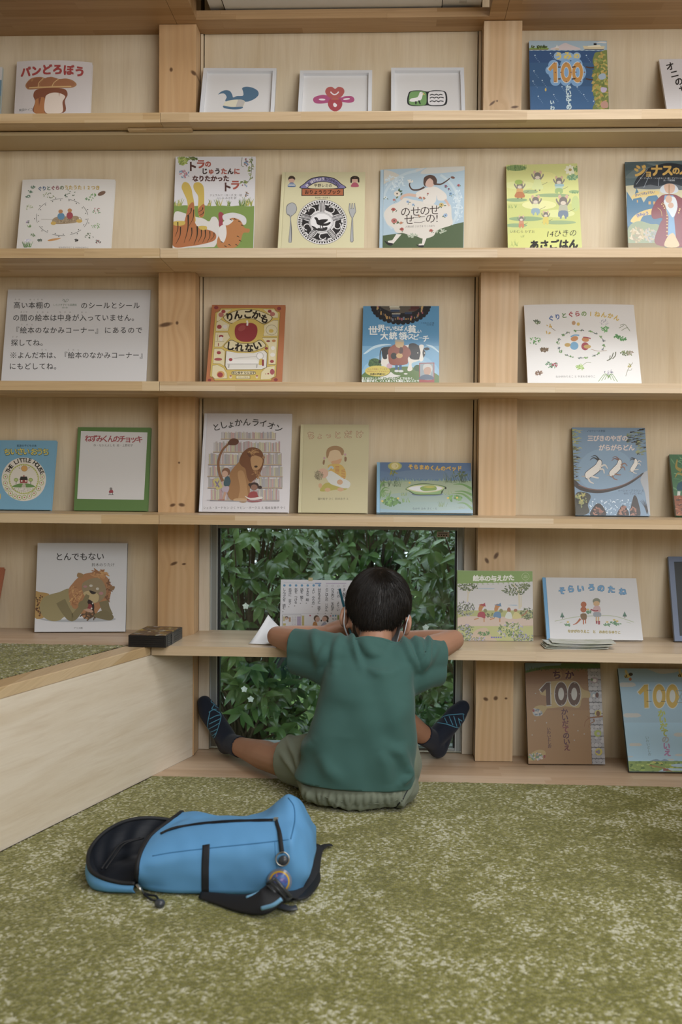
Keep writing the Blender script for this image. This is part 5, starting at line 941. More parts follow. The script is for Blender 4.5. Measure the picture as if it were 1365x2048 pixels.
A.blob([(130, 830), (250, 815), (305, 860), (270, 960), (290, 1040), (210, 1080), (135, 1085)], '35342a', 4).leaves(190, 900, 60, 80, 40, 34, ['9a923c', '6f7a44', '24241f', '84803c'], .25)
for _ in range(110):
    x, y = A.rd.uniform(290, 780), A.rd.uniform(890, 1080); A.ell(x, y, A.rd.uniform(4, 15), A.rd.uniform(3, 8), A.rd.choice(['a9bac8', '8fa8be', 'b4c2cc']), A.rd.uniform(0, 3), 8)
for pts in (((300, 1080), (330, 990), (385, 940), (440, 970), (480, 1080)), ((610, 1085), (640, 1000), (680, 960), (725, 1000), (745, 1085)), ((760, 1085), (790, 900), (815, 845), (850, 900), (880, 1085))):
    A.blob(pts, '2e2420', 4); cx = sum(p[0] for p in pts)/5; A.leaves(cx, 1030, 50, 60, 16, 26, ['7a4a38', '8a5a44', '4a332a'], .4)
for k in range(9): A.line([(960, 1060), (930+k*6, 980), (880+k*14, 910-8*(k % 3))], 9, '2e2622', True, 3)
A.blob([(880, 660), (960, 560), (1000, 700), (1000, 1090), (965, 1000), (930, 800)], '8d9299', 3)
A.t('ノルウェーの昔話', 365, 98, 27, '2a3440').tp('三びきのやぎの', [(300, 183), (500, 184), (700, 184)], 72, 'bcaea8', .035, False).tp('がらがらどん', [(432, 292), (600, 292), (778, 292)], 74, 'bcaea8', .035, False).t('マーシャ・ブラウン え', 770, 792, 30, '33424e').t('せた ていじ やく', 795, 826, 29, '33424e'); done(A)
A = book('gre', 'green and rust picture book, rightmost on the fourth shelf', 'book', '3f6a4c', G_4, spine='1d2a22', hinge=False, seed=15)
A.fr(1130, 845, 5.81)
for _ in range(60): A.ell(A.rd.uniform(1230, 1700), A.rd.uniform(380, 800), A.rd.uniform(16, 50), 7, A.rd.choice(['5a8460', '4a7654', '6a9470', '38604a']), A.rd.uniform(-1, 1), 8)
A.line([(1360, 560), (1300, 520), (1310, 430)], 44, '8a7a34', True, 14).line([(1390, 620), (1320, 590), (1285, 640)], 30, '8a7a34', True, 8).blob([(1310, 730), (1350, 690), (1450, 690), (1480, 770), (1320, 790)], '2f5060', 4).line([(1330, 800), (1330, 860), (1380, 900)], 34, 'a9aea8').rect(1250, 850, 1800, 1110, '7a4a34')
for _ in range(120): A.ell(A.rd.uniform(1260, 1700), A.rd.uniform(850, 1090), A.rd.uniform(12, 30), 8, A.rd.choice(['8a5238', '6a3f30', '2f4444', '55423a', '9a6040']), A.rd.uniform(-.4, .4), 8)
done(A)

# --- desk board
A = book('ora', 'orange book at the far left, leaning behind the raised carpet', 'book', '95532f', G_5, hinge=False, gloss=False); done(A)
A = book('ton', 'white picture book with a reclining lion, standing behind the raised carpet', 'book', 'b2b5ba', G_5, spine='b0b3b8', hinge=False, gloss=True, seed=16, back='23232a')
A.fr(60, 1075, 4.403)
A.tp('とんでもない', [(258, 168), (330, 168), (400, 168), (474, 168), (546, 166), (620, 166)], 74, '1e1e1e', .008, False); A.t('鈴木のりたけ', 645, 240, 34, '44423f')
A.blob([(50, 700), (200, 725), (500, 710), (740, 710), (700, 735), (400, 745), (150, 735)], '8f959c', 4)
A.blob([(40, 490), (90, 482), (170, 500), (130, 560), (110, 640), (130, 700), (40, 702)], '9a7a3a', 4); A.leaves(85, 590, 45, 100, 40, 9, ['4a3420', '6a3f24'], .7)
A.blob([(85, 620), (110, 540), (170, 505), (260, 480), (340, 450), (420, 480), (440, 560), (400, 650), (300, 700), (260, 730), (190, 735), (120, 700)], '857b50', 5)
A.blob([(340, 470), (380, 400), (430, 350), (500, 315), (600, 310), (680, 350), (715, 430), (705, 530), (680, 580), (620, 620), (560, 700), (480, 715), (430, 640), (370, 610)], '96673a', 5).leaves(610, 320, 70, 30, 26, 34, ['a87840', '8a5a30', 'b08448'], .2).leaves(400, 520, 50, 80, 40, 30, ['a07040', '8a5a30', 'b08448'], .2).leaves(690, 470, 24, 90, 26, 26, ['8a5a30', '6a4628'], .2).leaves(520, 680, 70, 36, 26, 26, ['4a3a28', '5a452c'], .25)
A.blob([(415, 345), (425, 310), (470, 325), (455, 355)], '8a6a3c', 3).blob([(710, 430), (748, 432), (735, 465), (705, 460)], '7a5a34', 3)
A.blob([(460, 410), (530, 365), (610, 360), (660, 420), (670, 500), (620, 560), (560, 575), (510, 540), (470, 490)], '7f7050', 5).blob([(470, 490), (520, 470), (600, 500), (600, 560), (550, 575), (500, 530)], 'a39262', 4).blob([(525, 465), (582, 485), (560, 500), (535, 490)], '2a2420', 3).ell(538, 425, 15, 11, 'a9a79c').ell(595, 452, 14, 12, 'a9a79c').ell(487, 432, 18, 10, '9a6a6c').ell(628, 492, 18, 14, '9a6a6c')
A.blob([(500, 545), (560, 575), (560, 650), (500, 640)], '2e1f1c', 4).ell(525, 610, 22, 26, '7f2f32').ell(553, 580, 6, 8, 'b5b2aa').ell(543, 625, 7, 9, 'b5b2aa').blob([(470, 635), (510, 625), (555, 645), (540, 662)], 'a5826a', 3)
A.line([(270, 560), (320, 650), (370, 705), (430, 650), (480, 570), (510, 505)], 88, '6f6642', True, 36).ell(470, 595, 45, 40, '6f6642').line([(650, 560), (665, 620), (700, 690)], 84, '6b6240', True, 70).blob([(560, 690), (650, 640), (735, 690), (715, 728), (640, 720)], '665d3c', 4)
A.t('アリス館', 425, 797, 20, '4a4a4a'); done(A)
yo = book('yot', 'green topped booklet with walkers in a meadow, front of the booklet pile', 'booklet', 'aeaeb0', None, hinge=False, gloss=False, name='booklet', seed=17)
A = yo; A.fr(880, 1000, 6.025)
A.poly([(195, 850), (1120, 845), (1120, 1000), (200, 1030)], '6a8a3a')
for i in range(15): A.ell(240+i*62, 1018-i*1.8, 31, 10, 'aeaeb0')
A.tp('絵本の与えかた', [(438, 942), (650, 945), (865, 935)], 76, 'c4c6bf', .05, False); A.ring(1035, 922, 44, 44, 3, 'a9b58c').t('2022', 1035, 913, 22, 'a9b58c').t('保存版', 1035, 934, 17, 'a9b58c')
A.rect(190, 1330, 1160, 1440, '8f9458').rect(190, 1430, 1160, 1530, 'a4917a').blob([(220, 1420), (500, 1400), (1130, 1430), (1150, 1500), (700, 1520), (200, 1540)], 'a9978a', 4).rect(190, 1520, 1160, 1720, '96995c').blob([(380, 1700), (420, 1580), (560, 1540), (620, 1640), (680, 1700)], 'a4917a', 4)
A.blob([(450, 1065), (650, 1062), (640, 1075), (470, 1072)], '8fa0b0', 2).blob([(810, 1265), (930, 1262), (920, 1278)], '8fa0b0', 2)
for x0, y0, x1, y1, w0 in ((335, 1230, 345, 1110, 18), (345, 1130, 395, 1060, 12), (342, 1130, 320, 1040, 10), (965, 1310, 955, 1120, 26), (955, 1130, 890, 1010, 22), (960, 1120, 1010, 1030, 16), (985, 1290, 980, 1130, 14)): A.line([(x0, y0), (x1, y1)], w0, 'b0a88f', False, w0*.7)
A.leaves(340, 1050, 120, 40, 70, 15, ['55633a', '6b7848', '46543a']).leaves(900, 1080, 150, 70, 80, 15, ['55633a', '6b7848', '46543a']).leaves(1030, 1040, 70, 40, 40, 14, ['55633a', '6b7848'])
A.leaves(310, 1310, 110, 90, 120, 14, ['5c6348', '77806a', '8a86a0', '48503c']).leaves(1060, 1370, 90, 70, 90, 14, ['55633a', '77806a', '48503c']).leaves(640, 1390, 120, 25, 50, 10, ['55633a', '48503c'])
A.leaves(320, 1540, 100, 40, 60, 13, ['4f5c40', '7c7aa0', '6a7850']).leaves(330, 1640, 80, 60, 80, 13, ['4f5c40', '6a7850', '8a8aa0']).leaves(850, 1560, 160, 90, 120, 16, ['4f6a3a', '6a8048', '8a86a8', 'a4a48c']).leaves(1010, 1660, 150, 50, 90, 13, ['4f5c40', '7c7aa0', '6a7850']).leaves(540, 1610, 80, 26, 50, 12, ['4f7a44', '44683a']).leaves(480, 1675, 90, 22, 30, 12, ['8a86b0', '6a7850'])
for x, c in ((500, '8f3340'), (690, '4f7394')): A.ell(x-5, 1300, 24, 48, 'a06a2c', .3); A.ell(x+8, 1275, 30, 24, 'a06a2c'); A.blob([(x-45, 1405), (x-25, 1352), (x+40, 1352), (x+48, 1425), (x, 1412)], c, 3); A.ell(x+50, 1335, 22, 24, '6f7444'); A.line([(x-30, 1425), (x-85, 1440)], 12, 'a06a2c', False); A.line([(x+35, 1425), (x+35, 1470)], 12, 'a06a2c', False); A.poly([(x-35, 1262), (x+55, 1285), (x+45, 1238), (x+20, 1255)], c)
A.ell(835, 1325, 22, 30, '8a5a3c').blob([(790, 1420), (815, 1350), (860, 1360), (870, 1430)], 'a9b0aa', 3).ell(915, 1330, 22, 18, '8a5a3c').blob([(880, 1430), (905, 1350), (960, 1370), (980, 1420)], 'a9a060', 3).line([(985, 1395), (1030, 1370), (1058, 1330)], 14, '8f5f3c'); A.tp('■■■■■', [(628, 1655), (738, 1655)], 26, '5f5a9a', 0, False); done(A)
# the other booklets of the pile, fanned a little behind it
for k, (du, dz, dv, rz, col, lab) in enumerate(((-.0015, .0042, .0015, .012, 'b4b6b4', 'pale booklet directly behind the green topped front booklet'), (-.003, .0084, .0028, .02, '7d9a4c', 'rearmost green booklet of the pile beside the window frame'))):
    r = bpy.data.objects.new('booklet', None); C.objects.link(r); r.matrix_world = yo.root.matrix_world @ Matrix.Translation((du, dz+.009, dv-.001)) @ Matrix.Rotation(rz, 4, 'Y')
    tag(r, lab, 'booklet', 'booklets leaning at the right window frame')
    bm = bmesh.new(); box(bm, 0, yo.w-.004, 0, .0032, 0, yo.h); obj('cover', bm, M_cover(col, False), r)
    bm = bmesh.new(); box(bm, .001, yo.w-.006, .0033, .0038, .001, yo.h-.001); obj('page_block', bm, M_pages, r)
tag(yo.root, group='booklets leaning at the right window frame')
A = book('tan', 'white landscape picture book with blue spine and blue title, behind the leaflets', 'book', 'b3b5b9', G_5, spine='4f8fbc', seed=18)
A.fr(1070, 1145, 5.935)
tt = [(325, 215), (430, 195), (545, 190), (675, 175), (788, 186), (912, 200), (1045, 225)]
A.tp('そらいろのたね', tt, 92, '3a5878', .075, False).tp('そらいろのたね', tt, 90, '5a90ba', .045, False)
A.line([(240, 578), (480, 530), (720, 515), (950, 520), (1180, 590)], 6, '8a9a72').line([(300, 600), (330, 590)], 4, '8a9a72', False).line([(1090, 588), (1140, 602)], 4, '8a9a72', False)
for x, y in ((330, 545), (1072, 535)): A.poly([(x-28, y-12), (x-4, y-70), (x+26, y-12)], '3f6458').poly([(x-20, y-32), (x-4, y-74), (x+16, y-32)], '4f7466').rect(x-4, y-14, x+4, y+4, '4a3f34')
A.ell(580, 440, 36, 34, '9a5430').ell(582, 380, 34, 34, '9a5430').blob([(545, 495), (612, 490), (615, 555), (560, 558)], '6f5638', 3).line([(545, 550), (500, 600), (455, 622)], 26, '9a5430', True, 6).rect(574, 556, 588, 616, '9a5430').rect(600, 556, 612, 606, '9a5430')
A.ell(735, 340, 46, 36, '6f7464').ell(735, 370, 38, 32, 'ac8c62').blob([(705, 405), (770, 400), (780, 470), (700, 470)], 'a98a8c', 3).blob([(702, 475), (782, 475), (784, 525), (706, 525)], '7d8690', 3).rect(725, 525, 742, 580, 'ac8c62').rect(750, 525, 768, 580, 'ac8c62').rect(728, 575, 746, 608, '8a3440').rect(754, 575, 776, 618, '8a3440').line([(665, 440), (720, 455), (755, 450)], 14, '8a3440')
for x, y in ((395, 600), (862, 600), (945, 575), (632, 450), (980, 590)): A.leaves(x, y+20, 40, 14, 9, 18, ['4f7a5a', '5a8460'], .4).ell(x, y-12, 16, 10, 'b09a3c')
A.tp('なかがわりえこ と おおむらゆりこ', [(412, 695), (700, 702), (1005, 710)], 38, 'a5943a', .06, False).tp('なかがわりえこ と おおむらゆりこ', [(412, 695), (700, 702), (1005, 710)], 38, '6a6234', -.004, False); done(A)
# framed blackboard at the right edge
X, Y, psi, th, w_, h, z, t_ = BK['bla']
bl = book('bla', 'small blackboard in a blue-grey frame at the right end of the desk board', 'blackboard', '56637c', None, hinge=False, gloss=False, name='blackboard')
for ch in list(bl.root.children): bpy.data.objects.remove(ch)
bm = bmesh.new()
for q in ((0, .015, 0, h), (w_-.015, w_, 0, h), (.015, w_-.015, 0, .015), (.015, w_-.015, h-.015, h)): box(bm, q[0], q[1], 0, .011, q[2], q[3])
obj('frame', bm, plain('blue_grey_paint', '66748e', .5), bl.root, bevel=.0008, seg=1)
bm = bmesh.new(); box(bm, .012, w_-.012, .004, .010, .012, h-.012); obj('board', bm, plain('blackboard_slate', '34383a', .6), bl.root)

# --- floor boards
A = book('chi', 'brown picture book with brown number 100 and stone wall, under the desk board', 'book', '6f5236', G_6, spine='3a2f28', hinge=False, gloss=False, seed=19)
A.fr(1040, 1315, 7.583)
A.rect(60, 0, 1300, 1700, '7c5a38').rect(60, 400, 1300, 900, '80603c').rect(60, 800, 1300, 1700, '86663e')
A.poly([(60, -60), (1300, -60), (1300, 165), (900, 170), (560, 165), (300, 185), (90, 235)], '44602c').poly([(60, -60), (700, -60), (620, 120), (400, 130), (90, 200)], '5f7a86').tufts(90, 175, 1100, 210, 80, 50, ['3f5a2a', '55702f', '34491f'], 8)
A.poly([(1028, 165), (1240, 160), (1330, 1680), (1100, 1680), (1075, 1000)], '55565a')
y = 195; rowk = 0
while y < 1660:
    hh = 46+8*(rowk % 3); x0 = 1028+(y-165)*.052; x1 = 1228+(y-165)*.058; n = 3 if rowk % 2 else 4
    for k in range(n):
        cx = x0+(x1-x0)*(k+.5)/n; A.blob([(cx-(x1-x0)/n*.44, y-hh*.4), (cx, y-hh*.5), (cx+(x1-x0)/n*.44, y-hh*.36), (cx+(x1-x0)/n*.46, y+hh*.4), (cx, y+hh*.48), (cx-(x1-x0)/n*.45, y+hh*.38)], A.rd.choice(['93949a', '8a8b92', '9c9da2']), 3)
    y += hh+3; rowk += 1
for x, y, rx, ry, c in ((1130, 345, 60, 48, '8f8088'), (1150, 565, 66, 44, '7f8f9a'), (1190, 845, 52, 50, 'a59a4a'), (1185, 1150, 55, 52, '8a983a'), (1200, 1430, 56, 56, 'a89c30')): A.ell(x, y, rx, ry, c)
for x, y, rx, ry, c in ((1140, 350, 28, 26, 'b5b2ae'), (1095, 335, 16, 22, '55703c'), (1175, 570, 26, 40, '5a3a30'), (1125, 580, 20, 26, 'b5b2ae'), (1190, 850, 30, 42, '6a4a34'), (1195, 1155, 26, 24, '8f9298'), (1200, 1430, 24, 34, '6f7480'), (1170, 1430, 14, 18, '7a5a8a')): A.ell(x, y, rx, ry, c)
A.line([(1270, 890), (1150, 905), (1060, 920), (1000, 970), (980, 1050)], 26, '7a5230', True, 8).line([(1120, 930), (1130, 970), (1060, 1010), (1045, 1060)], 18, '7a5230', True, 6).line([(1060, 915), (1020, 890)], 8, '7a5230', False)
A.ell(575, 265, 68, 70, '8a6c3c').ell(755, 262, 70, 72, '8a6c3c').tp('ちか', [(565, 262), (757, 262)], 140, '4a2830', .045, False)
A.blob([(310, 480), (420, 380), (600, 350), (850, 360), (960, 480), (1060, 520), (1060, 610), (950, 620), (900, 760), (700, 740), (560, 760), (420, 770), (390, 760), (410, 600), (320, 560)], '94804e', 4).blob([(380, 735), (420, 760), (360, 850), (300, 890), (215, 880), (190, 810), (240, 745), (320, 725)], '94804e', 4)
hundred(A, 640, 553, 184, '4f382c', '9c9c98')
for x, y in ((465, 390), (485, 550), (475, 715), (632, 375), (540, 550), (705, 553), (640, 712), (838, 392), (770, 550), (905, 552), (848, 715)): A.ell(x, y, 10, 10, '7a6a5c')
A.blob([(195, 800), (230, 770), (330, 820), (345, 870), (260, 890), (215, 870)], '8a8f98', 3).ell(210, 805, 18, 22, '7a3a3a').leaves(280, 830, 60, 40, 14, 26, ['5f6a74', 'a39a90', '7a8088']).blob([(140, 1530), (180, 1450), (280, 1400), (370, 1410), (395, 1460), (350, 1520), (240, 1560), (140, 1562)], '94804e', 4).leaves(250, 1500, 110, 50, 34, 28, ['5f6a74', 'a39a90', '7a8088', '557a4a']).ell(375, 1500, 16, 24, '7a3a3a')
A.tv('かいだてのいえ', [(680, 820), (720, 1365)], 108, ['4a2c38', '4a2c38', '5a2c38', '6a3038', '4a2c38', '4a2c38', '5a2a30'], .03).tv('いわいとしお', [(440, 1085), (455, 1345)], 60, '4a3038', .02)
for x, y in ((232, 960), (190, 1175), (980, 1160), (830, 1255), (240, 545), (408, 990), (885, 1110), (820, 870)): A.ell(x, y, 10, 10, '8f8a80')
done(A)
A = book('so1', 'pale sky blue picture book with yellow number 100, rightmost under the desk board', 'book', '7fa0b2', G_6, spine='28444c', hinge=False, gloss=False, seed=20)
A.fr(1145, 1300, 6.2)
A.rect(500, 400, 2000, 1000, '84a8bf').rect(500, 900, 2000, 1600, '88b2cc').blob([(940, 220), (1330, 220), (1300, 270), (1200, 290), (1110, 296), (1030, 275)], 'a3a5a0', 4)
for x, y, rx, ry in ((690, 425, 105, 36), (750, 805, 110, 34), (790, 1170, 80, 24), (1380, 1045, 115, 32), (1390, 1300, 110, 18), (720, 1322, 40, 8), (1230, 1360, 40, 12), (1600, 700, 120, 34)):
    for q in (-.55, -.1, .4): A.ell(x+rx*q, y+ry*.15, rx*.5, ry*.8, 'aaaeae')
    A.ell(x, y+ry*.3, rx, ry*.6, 'aaaeae')
hundred(A, 1090, 573, 152, 'b3962c', 'b4bab8')
for y in (500, 640): A.line([(925, y), (985, y)], 6, '5a5a44', False); A.line([(1105, y), (1160, y)], 6, '5a5a44', False)
A.line([(1290, 505), (1420, 510)], 8, '7f8a84', False).line([(1300, 650), (1420, 650)], 8, '7f8a84', False).line([(1290, 505), (1380, 650)], 8, '7f8a84', False).line([(1300, 650), (1380, 505)], 8, '7f8a84', False)
for x, y in ((690, 320), (1355, 310)): A.ell(x, y, 44, 26, 'b09a34', -.3); A.ell(x+38, y-18, 26, 20, '3a342a'); A.line([(x-20, y-16), (x-8, y+24)], 10, '2e2a24', False); A.line([(x-36, y), (x-26, y+26)], 9, '2e2a24', False); A.ell(x-18, y-44, 16, 34, 'b3a76a', -.3); A.ell(x+32, y+42, 18, 20, '9a5a2c')
A.tv('かいだてのいえ', [(1110, 785), (1185, 1270)], 96, ['9aa832', '9aa832', '9aa832', '8f9c34', '8a929a', '9a6a9c', '9a6a9c'], .05, .1).tv('いわいとしお', [(930, 1085), (962, 1290)], 44, '6a8698', .01, .1)
A.blob([(940, 1390), (1040, 1352), (1100, 1372), (1150, 1352), (1220, 1380), (1300, 1372), (1400, 1395), (1600, 1400), (940, 1420)], '6a84a0', 3).rect(600, 1378, 2000, 1600, '6f8a3c')
for _ in range(150): A.ell(A.rd.uniform(700, 1900), A.rd.uniform(1385, 1540), A.rd.uniform(10, 30), A.rd.uniform(6, 14), A.rd.choice(['7f9a3c', '5a7a34', '94a846', 'a39f3c', '4a6a30']), 0, 8)
A.poly([(1010, 1535), (1150, 1465), (1420, 1470), (1420, 1500), (1180, 1495), (1090, 1540)], '8aa8bc').blob([(1230, 1420), (1400, 1410), (1420, 1450), (1260, 1445)], '8aa8bc', 3).line([(960, 1430), (1150, 1470), (1280, 1530)], 14, '8a6a3c').rect(1130, 1470, 1195, 1500, '7a4a40'); done(A)

# --- small things on the desk board
# leaflets: a loose, slightly curved stack in front of the blue spined book
p0 = at(1085, 1296, 2, ZD+.002); lx = at(1210, 1296, 2, ZD+.002)
for k in range(6):
    r = empty('leaflet', (p0.x+.006+.004*k*(1 if k % 2 else .4), -.175+.004*(k % 3), ZD+.0006+.0022*k), ['pale leaflet at the bottom of the fanned leaflet stack', 'second leaflet from the bottom of the fanned stack', 'third leaflet from the bottom of the fanned stack', 'fourth leaflet from the bottom of the fanned stack', 'leaflet just under the top of the fanned stack', 'topmost leaflet with a faint meadow picture'][k], 'leaflet', 'leaflets stacked before the blue spined book', rot=(0, 0, .02+.05*math.sin(k*2.1)))
    W_, D_ = .168, .072; bm = bmesh.new(); n = 14
    def zz(i): return .0006*k+.0045*max(0, (i/n-.55))**2*8*.4+.005*max(0, .12-i/n)*4
    top = [[bm.verts.new((W_*i/n, D_*j, zz(i)+.0012)) for i in range(n+1)] for j in (0, 1)]; bot = [[bm.verts.new((W_*i/n, D_*j, zz(i))) for i in range(n+1)] for j in (0, 1)]
    for i in range(n):
        bm.faces.new((top[0][i], top[0][i+1], top[1][i+1], top[1][i])); bm.faces.new((bot[0][i], bot[1][i], bot[1][i+1], bot[0][i+1])); bm.faces.new((bot[0][i], bot[0][i+1], top[0][i+1], top[0][i])); bm.faces.new((bot[1][i], top[1][i], top[1][i+1], bot[1][i+1]))
    bm.faces.new((bot[0][0], top[0][0], top[1][0], bot[1][0])); bm.faces.new((bot[0][n], bot[1][n], top[1][n], top[0][n]))
    t = NT('leaflet_print_%d' % k); nz = t.noise(t.coord(scale=(1, 2.5, 1)), 22, 4, .6); t.P(Base_Color=t.ramp(nz.outputs[0], [(.3, srgb('8f9678')), (.45, srgb('b9bdb0')), (.6, srgb('c4c6c4')), (.75, srgb('a9a88c'))]), Roughness=.4)
    obj('sheet', bm, t.m, r)
# stack of black slotted cases with an illustrated lid, on the corner of the platform
cz = empty('card_case', (0, 0, ZD+.0004), 'flat black plastic card case with dark illustrated lid at the foot of the left post', 'case')
c0, c1_ = at(257, 1294, 2, ZD), at(332, 1296, 2, ZD); c2, c3 = at(357, 1274, 2, ZD), at(290, 1270, 2, ZD)
ux = Vector((c1_.x-c0.x, c1_.y-c0.y, 0)); uy = Vector((c2.x-c1_.x, c2.y-c1_.y, 0)); Lx, Ly = ux.length, uy.length
cz.location = (c0.x, c0.y, ZD+.0006); cz.rotation_euler = (0, 0, math.atan2(ux.y, ux.x)); sk = uy.dot(ux.normalized())
Mk = plain('black_plastic', '17181b', .35)
bm = bmesh.new(); H_ = .031; sx = lambda y: sk*y/Ly*.0
Ly = .165; Lx = max(Lx, .1)
box(bm, 0, Lx, 0, Ly, 0, H_); obj('body', bm, Mk, cz, bevel=.003, seg=3)
bm = bmesh.new()
for k in range(5): box(bm, Lx-.0015, Lx+.0012, .012, Ly-.012, .003+k*.0056, .0062+k*.0056); box(bm, .006, Lx-.006, -.0012, .0015, .003+k*.0056, .0062+k*.0056)
obj('ridge', bm, Mk, cz)
bm = bmesh.new(); box(bm, Lx-.002, Lx+.0022, .05, .07, .001, H_-.001); obj('clasp', bm, plain('black_clasp', '202226', .3), cz, bevel=.0008, seg=1)
t = NT('dark_lid_print'); vo = t.n('ShaderNodeTexVoronoi', {'Vector': t.coord(), 'Scale': 70.0}); nz = t.noise(t.coord(), 45, 4, .7); t.P(Base_Color=t.mix(t.ramp(nz.outputs[0], [(.45, (0, 0, 0)), (.62, (1, 1, 1))]), srgb('5a4836'), t.ramp(t.n('ShaderNodeSeparateColor', {0: vo.outputs[1]}).outputs[0], [(0, srgb('3a2f22')), (.4, srgb('a07c48')), (.6, srgb('c8b04c')), (.8, srgb('a0a6aa')), (1, srgb('7a4a40'))])), Roughness=.5)
bm = bmesh.new(); box(bm, .003, Lx-.003, .003, Ly-.003, H_, H_+.0012); obj('lid', bm, t.m, cz, bevel=.0005, seg=1)
# white paper pad with a lifted corner at the boy's left elbow
pd = empty('paper_pad', (0, 0, 0), 'white paper pad with a lifted corner beside the boy\'s left elbow', 'paper pad')
a0, a1, a2, a3 = at(497, 1289, 2, ZD), at(590, 1292, 2, ZD), at(612, 1276, 2, ZD), at(528, 1277, 2, ZD)
pd.location = (a0.x, a0.y, ZD+.0005)
bm = bmesh.new(); box(bm, 0, .15, 0, .085, 0, .0022); obj('backing', bm, plain('pad_backing', 'b5ad9c', .7), pd)
bm = bmesh.new(); n = 12
BL, BR, TR, TL = at(498, 1287, 2, ZD+.003), at(592, 1290, 2, ZD+.003), at(622, 1272, 2, ZD+.004), at(537, 1232, 1, -.125)
g = [[None]*(n+1) for _ in range(n+1)]
for j in range(n+1):
    for i in range(n+1):
        u, v = i/n, j/n; q = BL*(1-u)*(1-v)+BR*u*(1-v)+TR*u*v+TL*(1-u)*v; h_ = TL.z-ZD
        z = ZD+.003+h_*v**1.15*max(0, 1-u*1.35)**1.6
        g[j][i] = bm.verts.new((q.x-pd.location.x, q.y-pd.location.y, z-pd.location.z))
for j in range(n):
    for i in range(n): bm.faces.new((g[j][i], g[j][i+1], g[j+1][i+1], g[j+1][i]))
o = obj('top_sheet', bm, plain('white_paper', 'd6dade', .7), pd, sm=True); o.modifiers.new('thickness', 'SOLIDIFY').thickness = .0006
# workbook standing against the pane, held upright by a clip
wb_o = Vector((at(561, 1262, 1, .075).x, .062, ZD+.0008)); e = Vector((1, .0, 0)); lean = .13
M = Matrix.Translation(wb_o) @ Matrix.Rotation(-lean, 4, 'X')
wb = bpy.data.objects.new('workbook', None); C.objects.link(wb); wb.matrix_world = M; tag(wb, 'open white workbook page with vertical writing, leaning on the window before the boy', 'workbook')
ww, wh = .27, .152
bm = bmesh.new(); box(bm, 0, ww, 0, .006, 0, wh); obj('page_block', bm, plain('workbook_paper', 'e2e5ee', .6), wb, bevel=.0012, seg=2)
A = Art(M, ww, wh, 0, 21); A.fr(550, 1150, 9.1)
A.line([(165, 142), (735, 152)], 5, '8a9ab4', False).line([(930, 153), (1300, 153)], 10, '9a8ab0', False).rect(735, 143, 845, 165, '6f8ab4')
for i, (x, txt, y1) in enumerate(((175, 'しんぶんを 読む。', 650), (280, '先生に 言う。', 560), (388, '気を つける。', 545), (494, '話を 聞く。', 500), (600, 'すきな 絵。', 495), (708, 'よい やり方。', 560), (812, '分かるように 話す。', 685), (948, '夕ごはんの じかん。', 685), (1055, 'ひき肉と 玉ねぎ。', 680), (1160, '一日の よてい', 630), (1265, 'まい朝の れんしゅう', 680))):
    if i < 7: A.ell(x, 190, 22, 22, '4a86b0')
    else: A.ring(x, 200, 18, 18, 3, '6a6a74')
    A.tv(txt, [(x, 265), (x-8, y1)], 60, '33363e', .012)
A.line([(130, 700), (1330, 715)], 4, '9aa0ae', False).rect(135, 722, 480, 940, '6a6f7a').rect(142, 728, 474, 940, 'b9bcc4').rect(405, 755, 480, 935, '9a8fb0').rect(495, 740, 535, 940, 'a39a54').ell(214, 780, 34, 30, '4a3a34').ell(214, 792, 24, 24, 'b09080').rect(255, 770, 290, 850, '9a7a5a').rect(148, 755, 190, 840, 'a8a07a').rect(150, 880, 200, 920, 'a89a4a')
for x in (320, 350, 380, 425, 455): A.tv('まとめのことば', [(x, 765), (x, 905)], 20, '55586a')
A.blob([(690, 950), (700, 870), (730, 845), (765, 870), (775, 950)], 'a5702c', 3).ell(760, 790, 52, 58, '54402e').ell(778, 805, 42, 48, 'b28f80').blob([(830, 950), (870, 880), (920, 850), (960, 950)], '8a8fa8', 3).ell(925, 790, 58, 54, '4a3a30').ell(905, 800, 46, 46, 'b28f80').ell(962, 840, 18, 22, '2e2a28').ell(848, 830, 12, 18, '2e2a28').rect(630, 728, 660, 750, '9a4a6a').rect(1002, 735, 1030, 755, '9a4a6a').ell(1062, 743, 16, 16, '4a86b0').ell(1108, 742, 16, 16, '4a86b0').tv('聞く', [(1062, 800), (1062, 850)], 36, '33363e').tv('話す', [(1108, 800), (1108, 850)], 36, '33363e').rect(1140, 730, 1170, 895, '7a8a3a')
A.finish(wb, 'printed_page')
bm = bmesh.new(); q = at(620, 1157, 1, .05); qx = q.x-wb_o.x; box(bm, qx-.006, qx+.006, -.0022, .0082, wh-.003, wh+.0065); obj('clip', bm, plain('cream_clip', 'c4bd94', .5), wb, bevel=.002, seg=2)
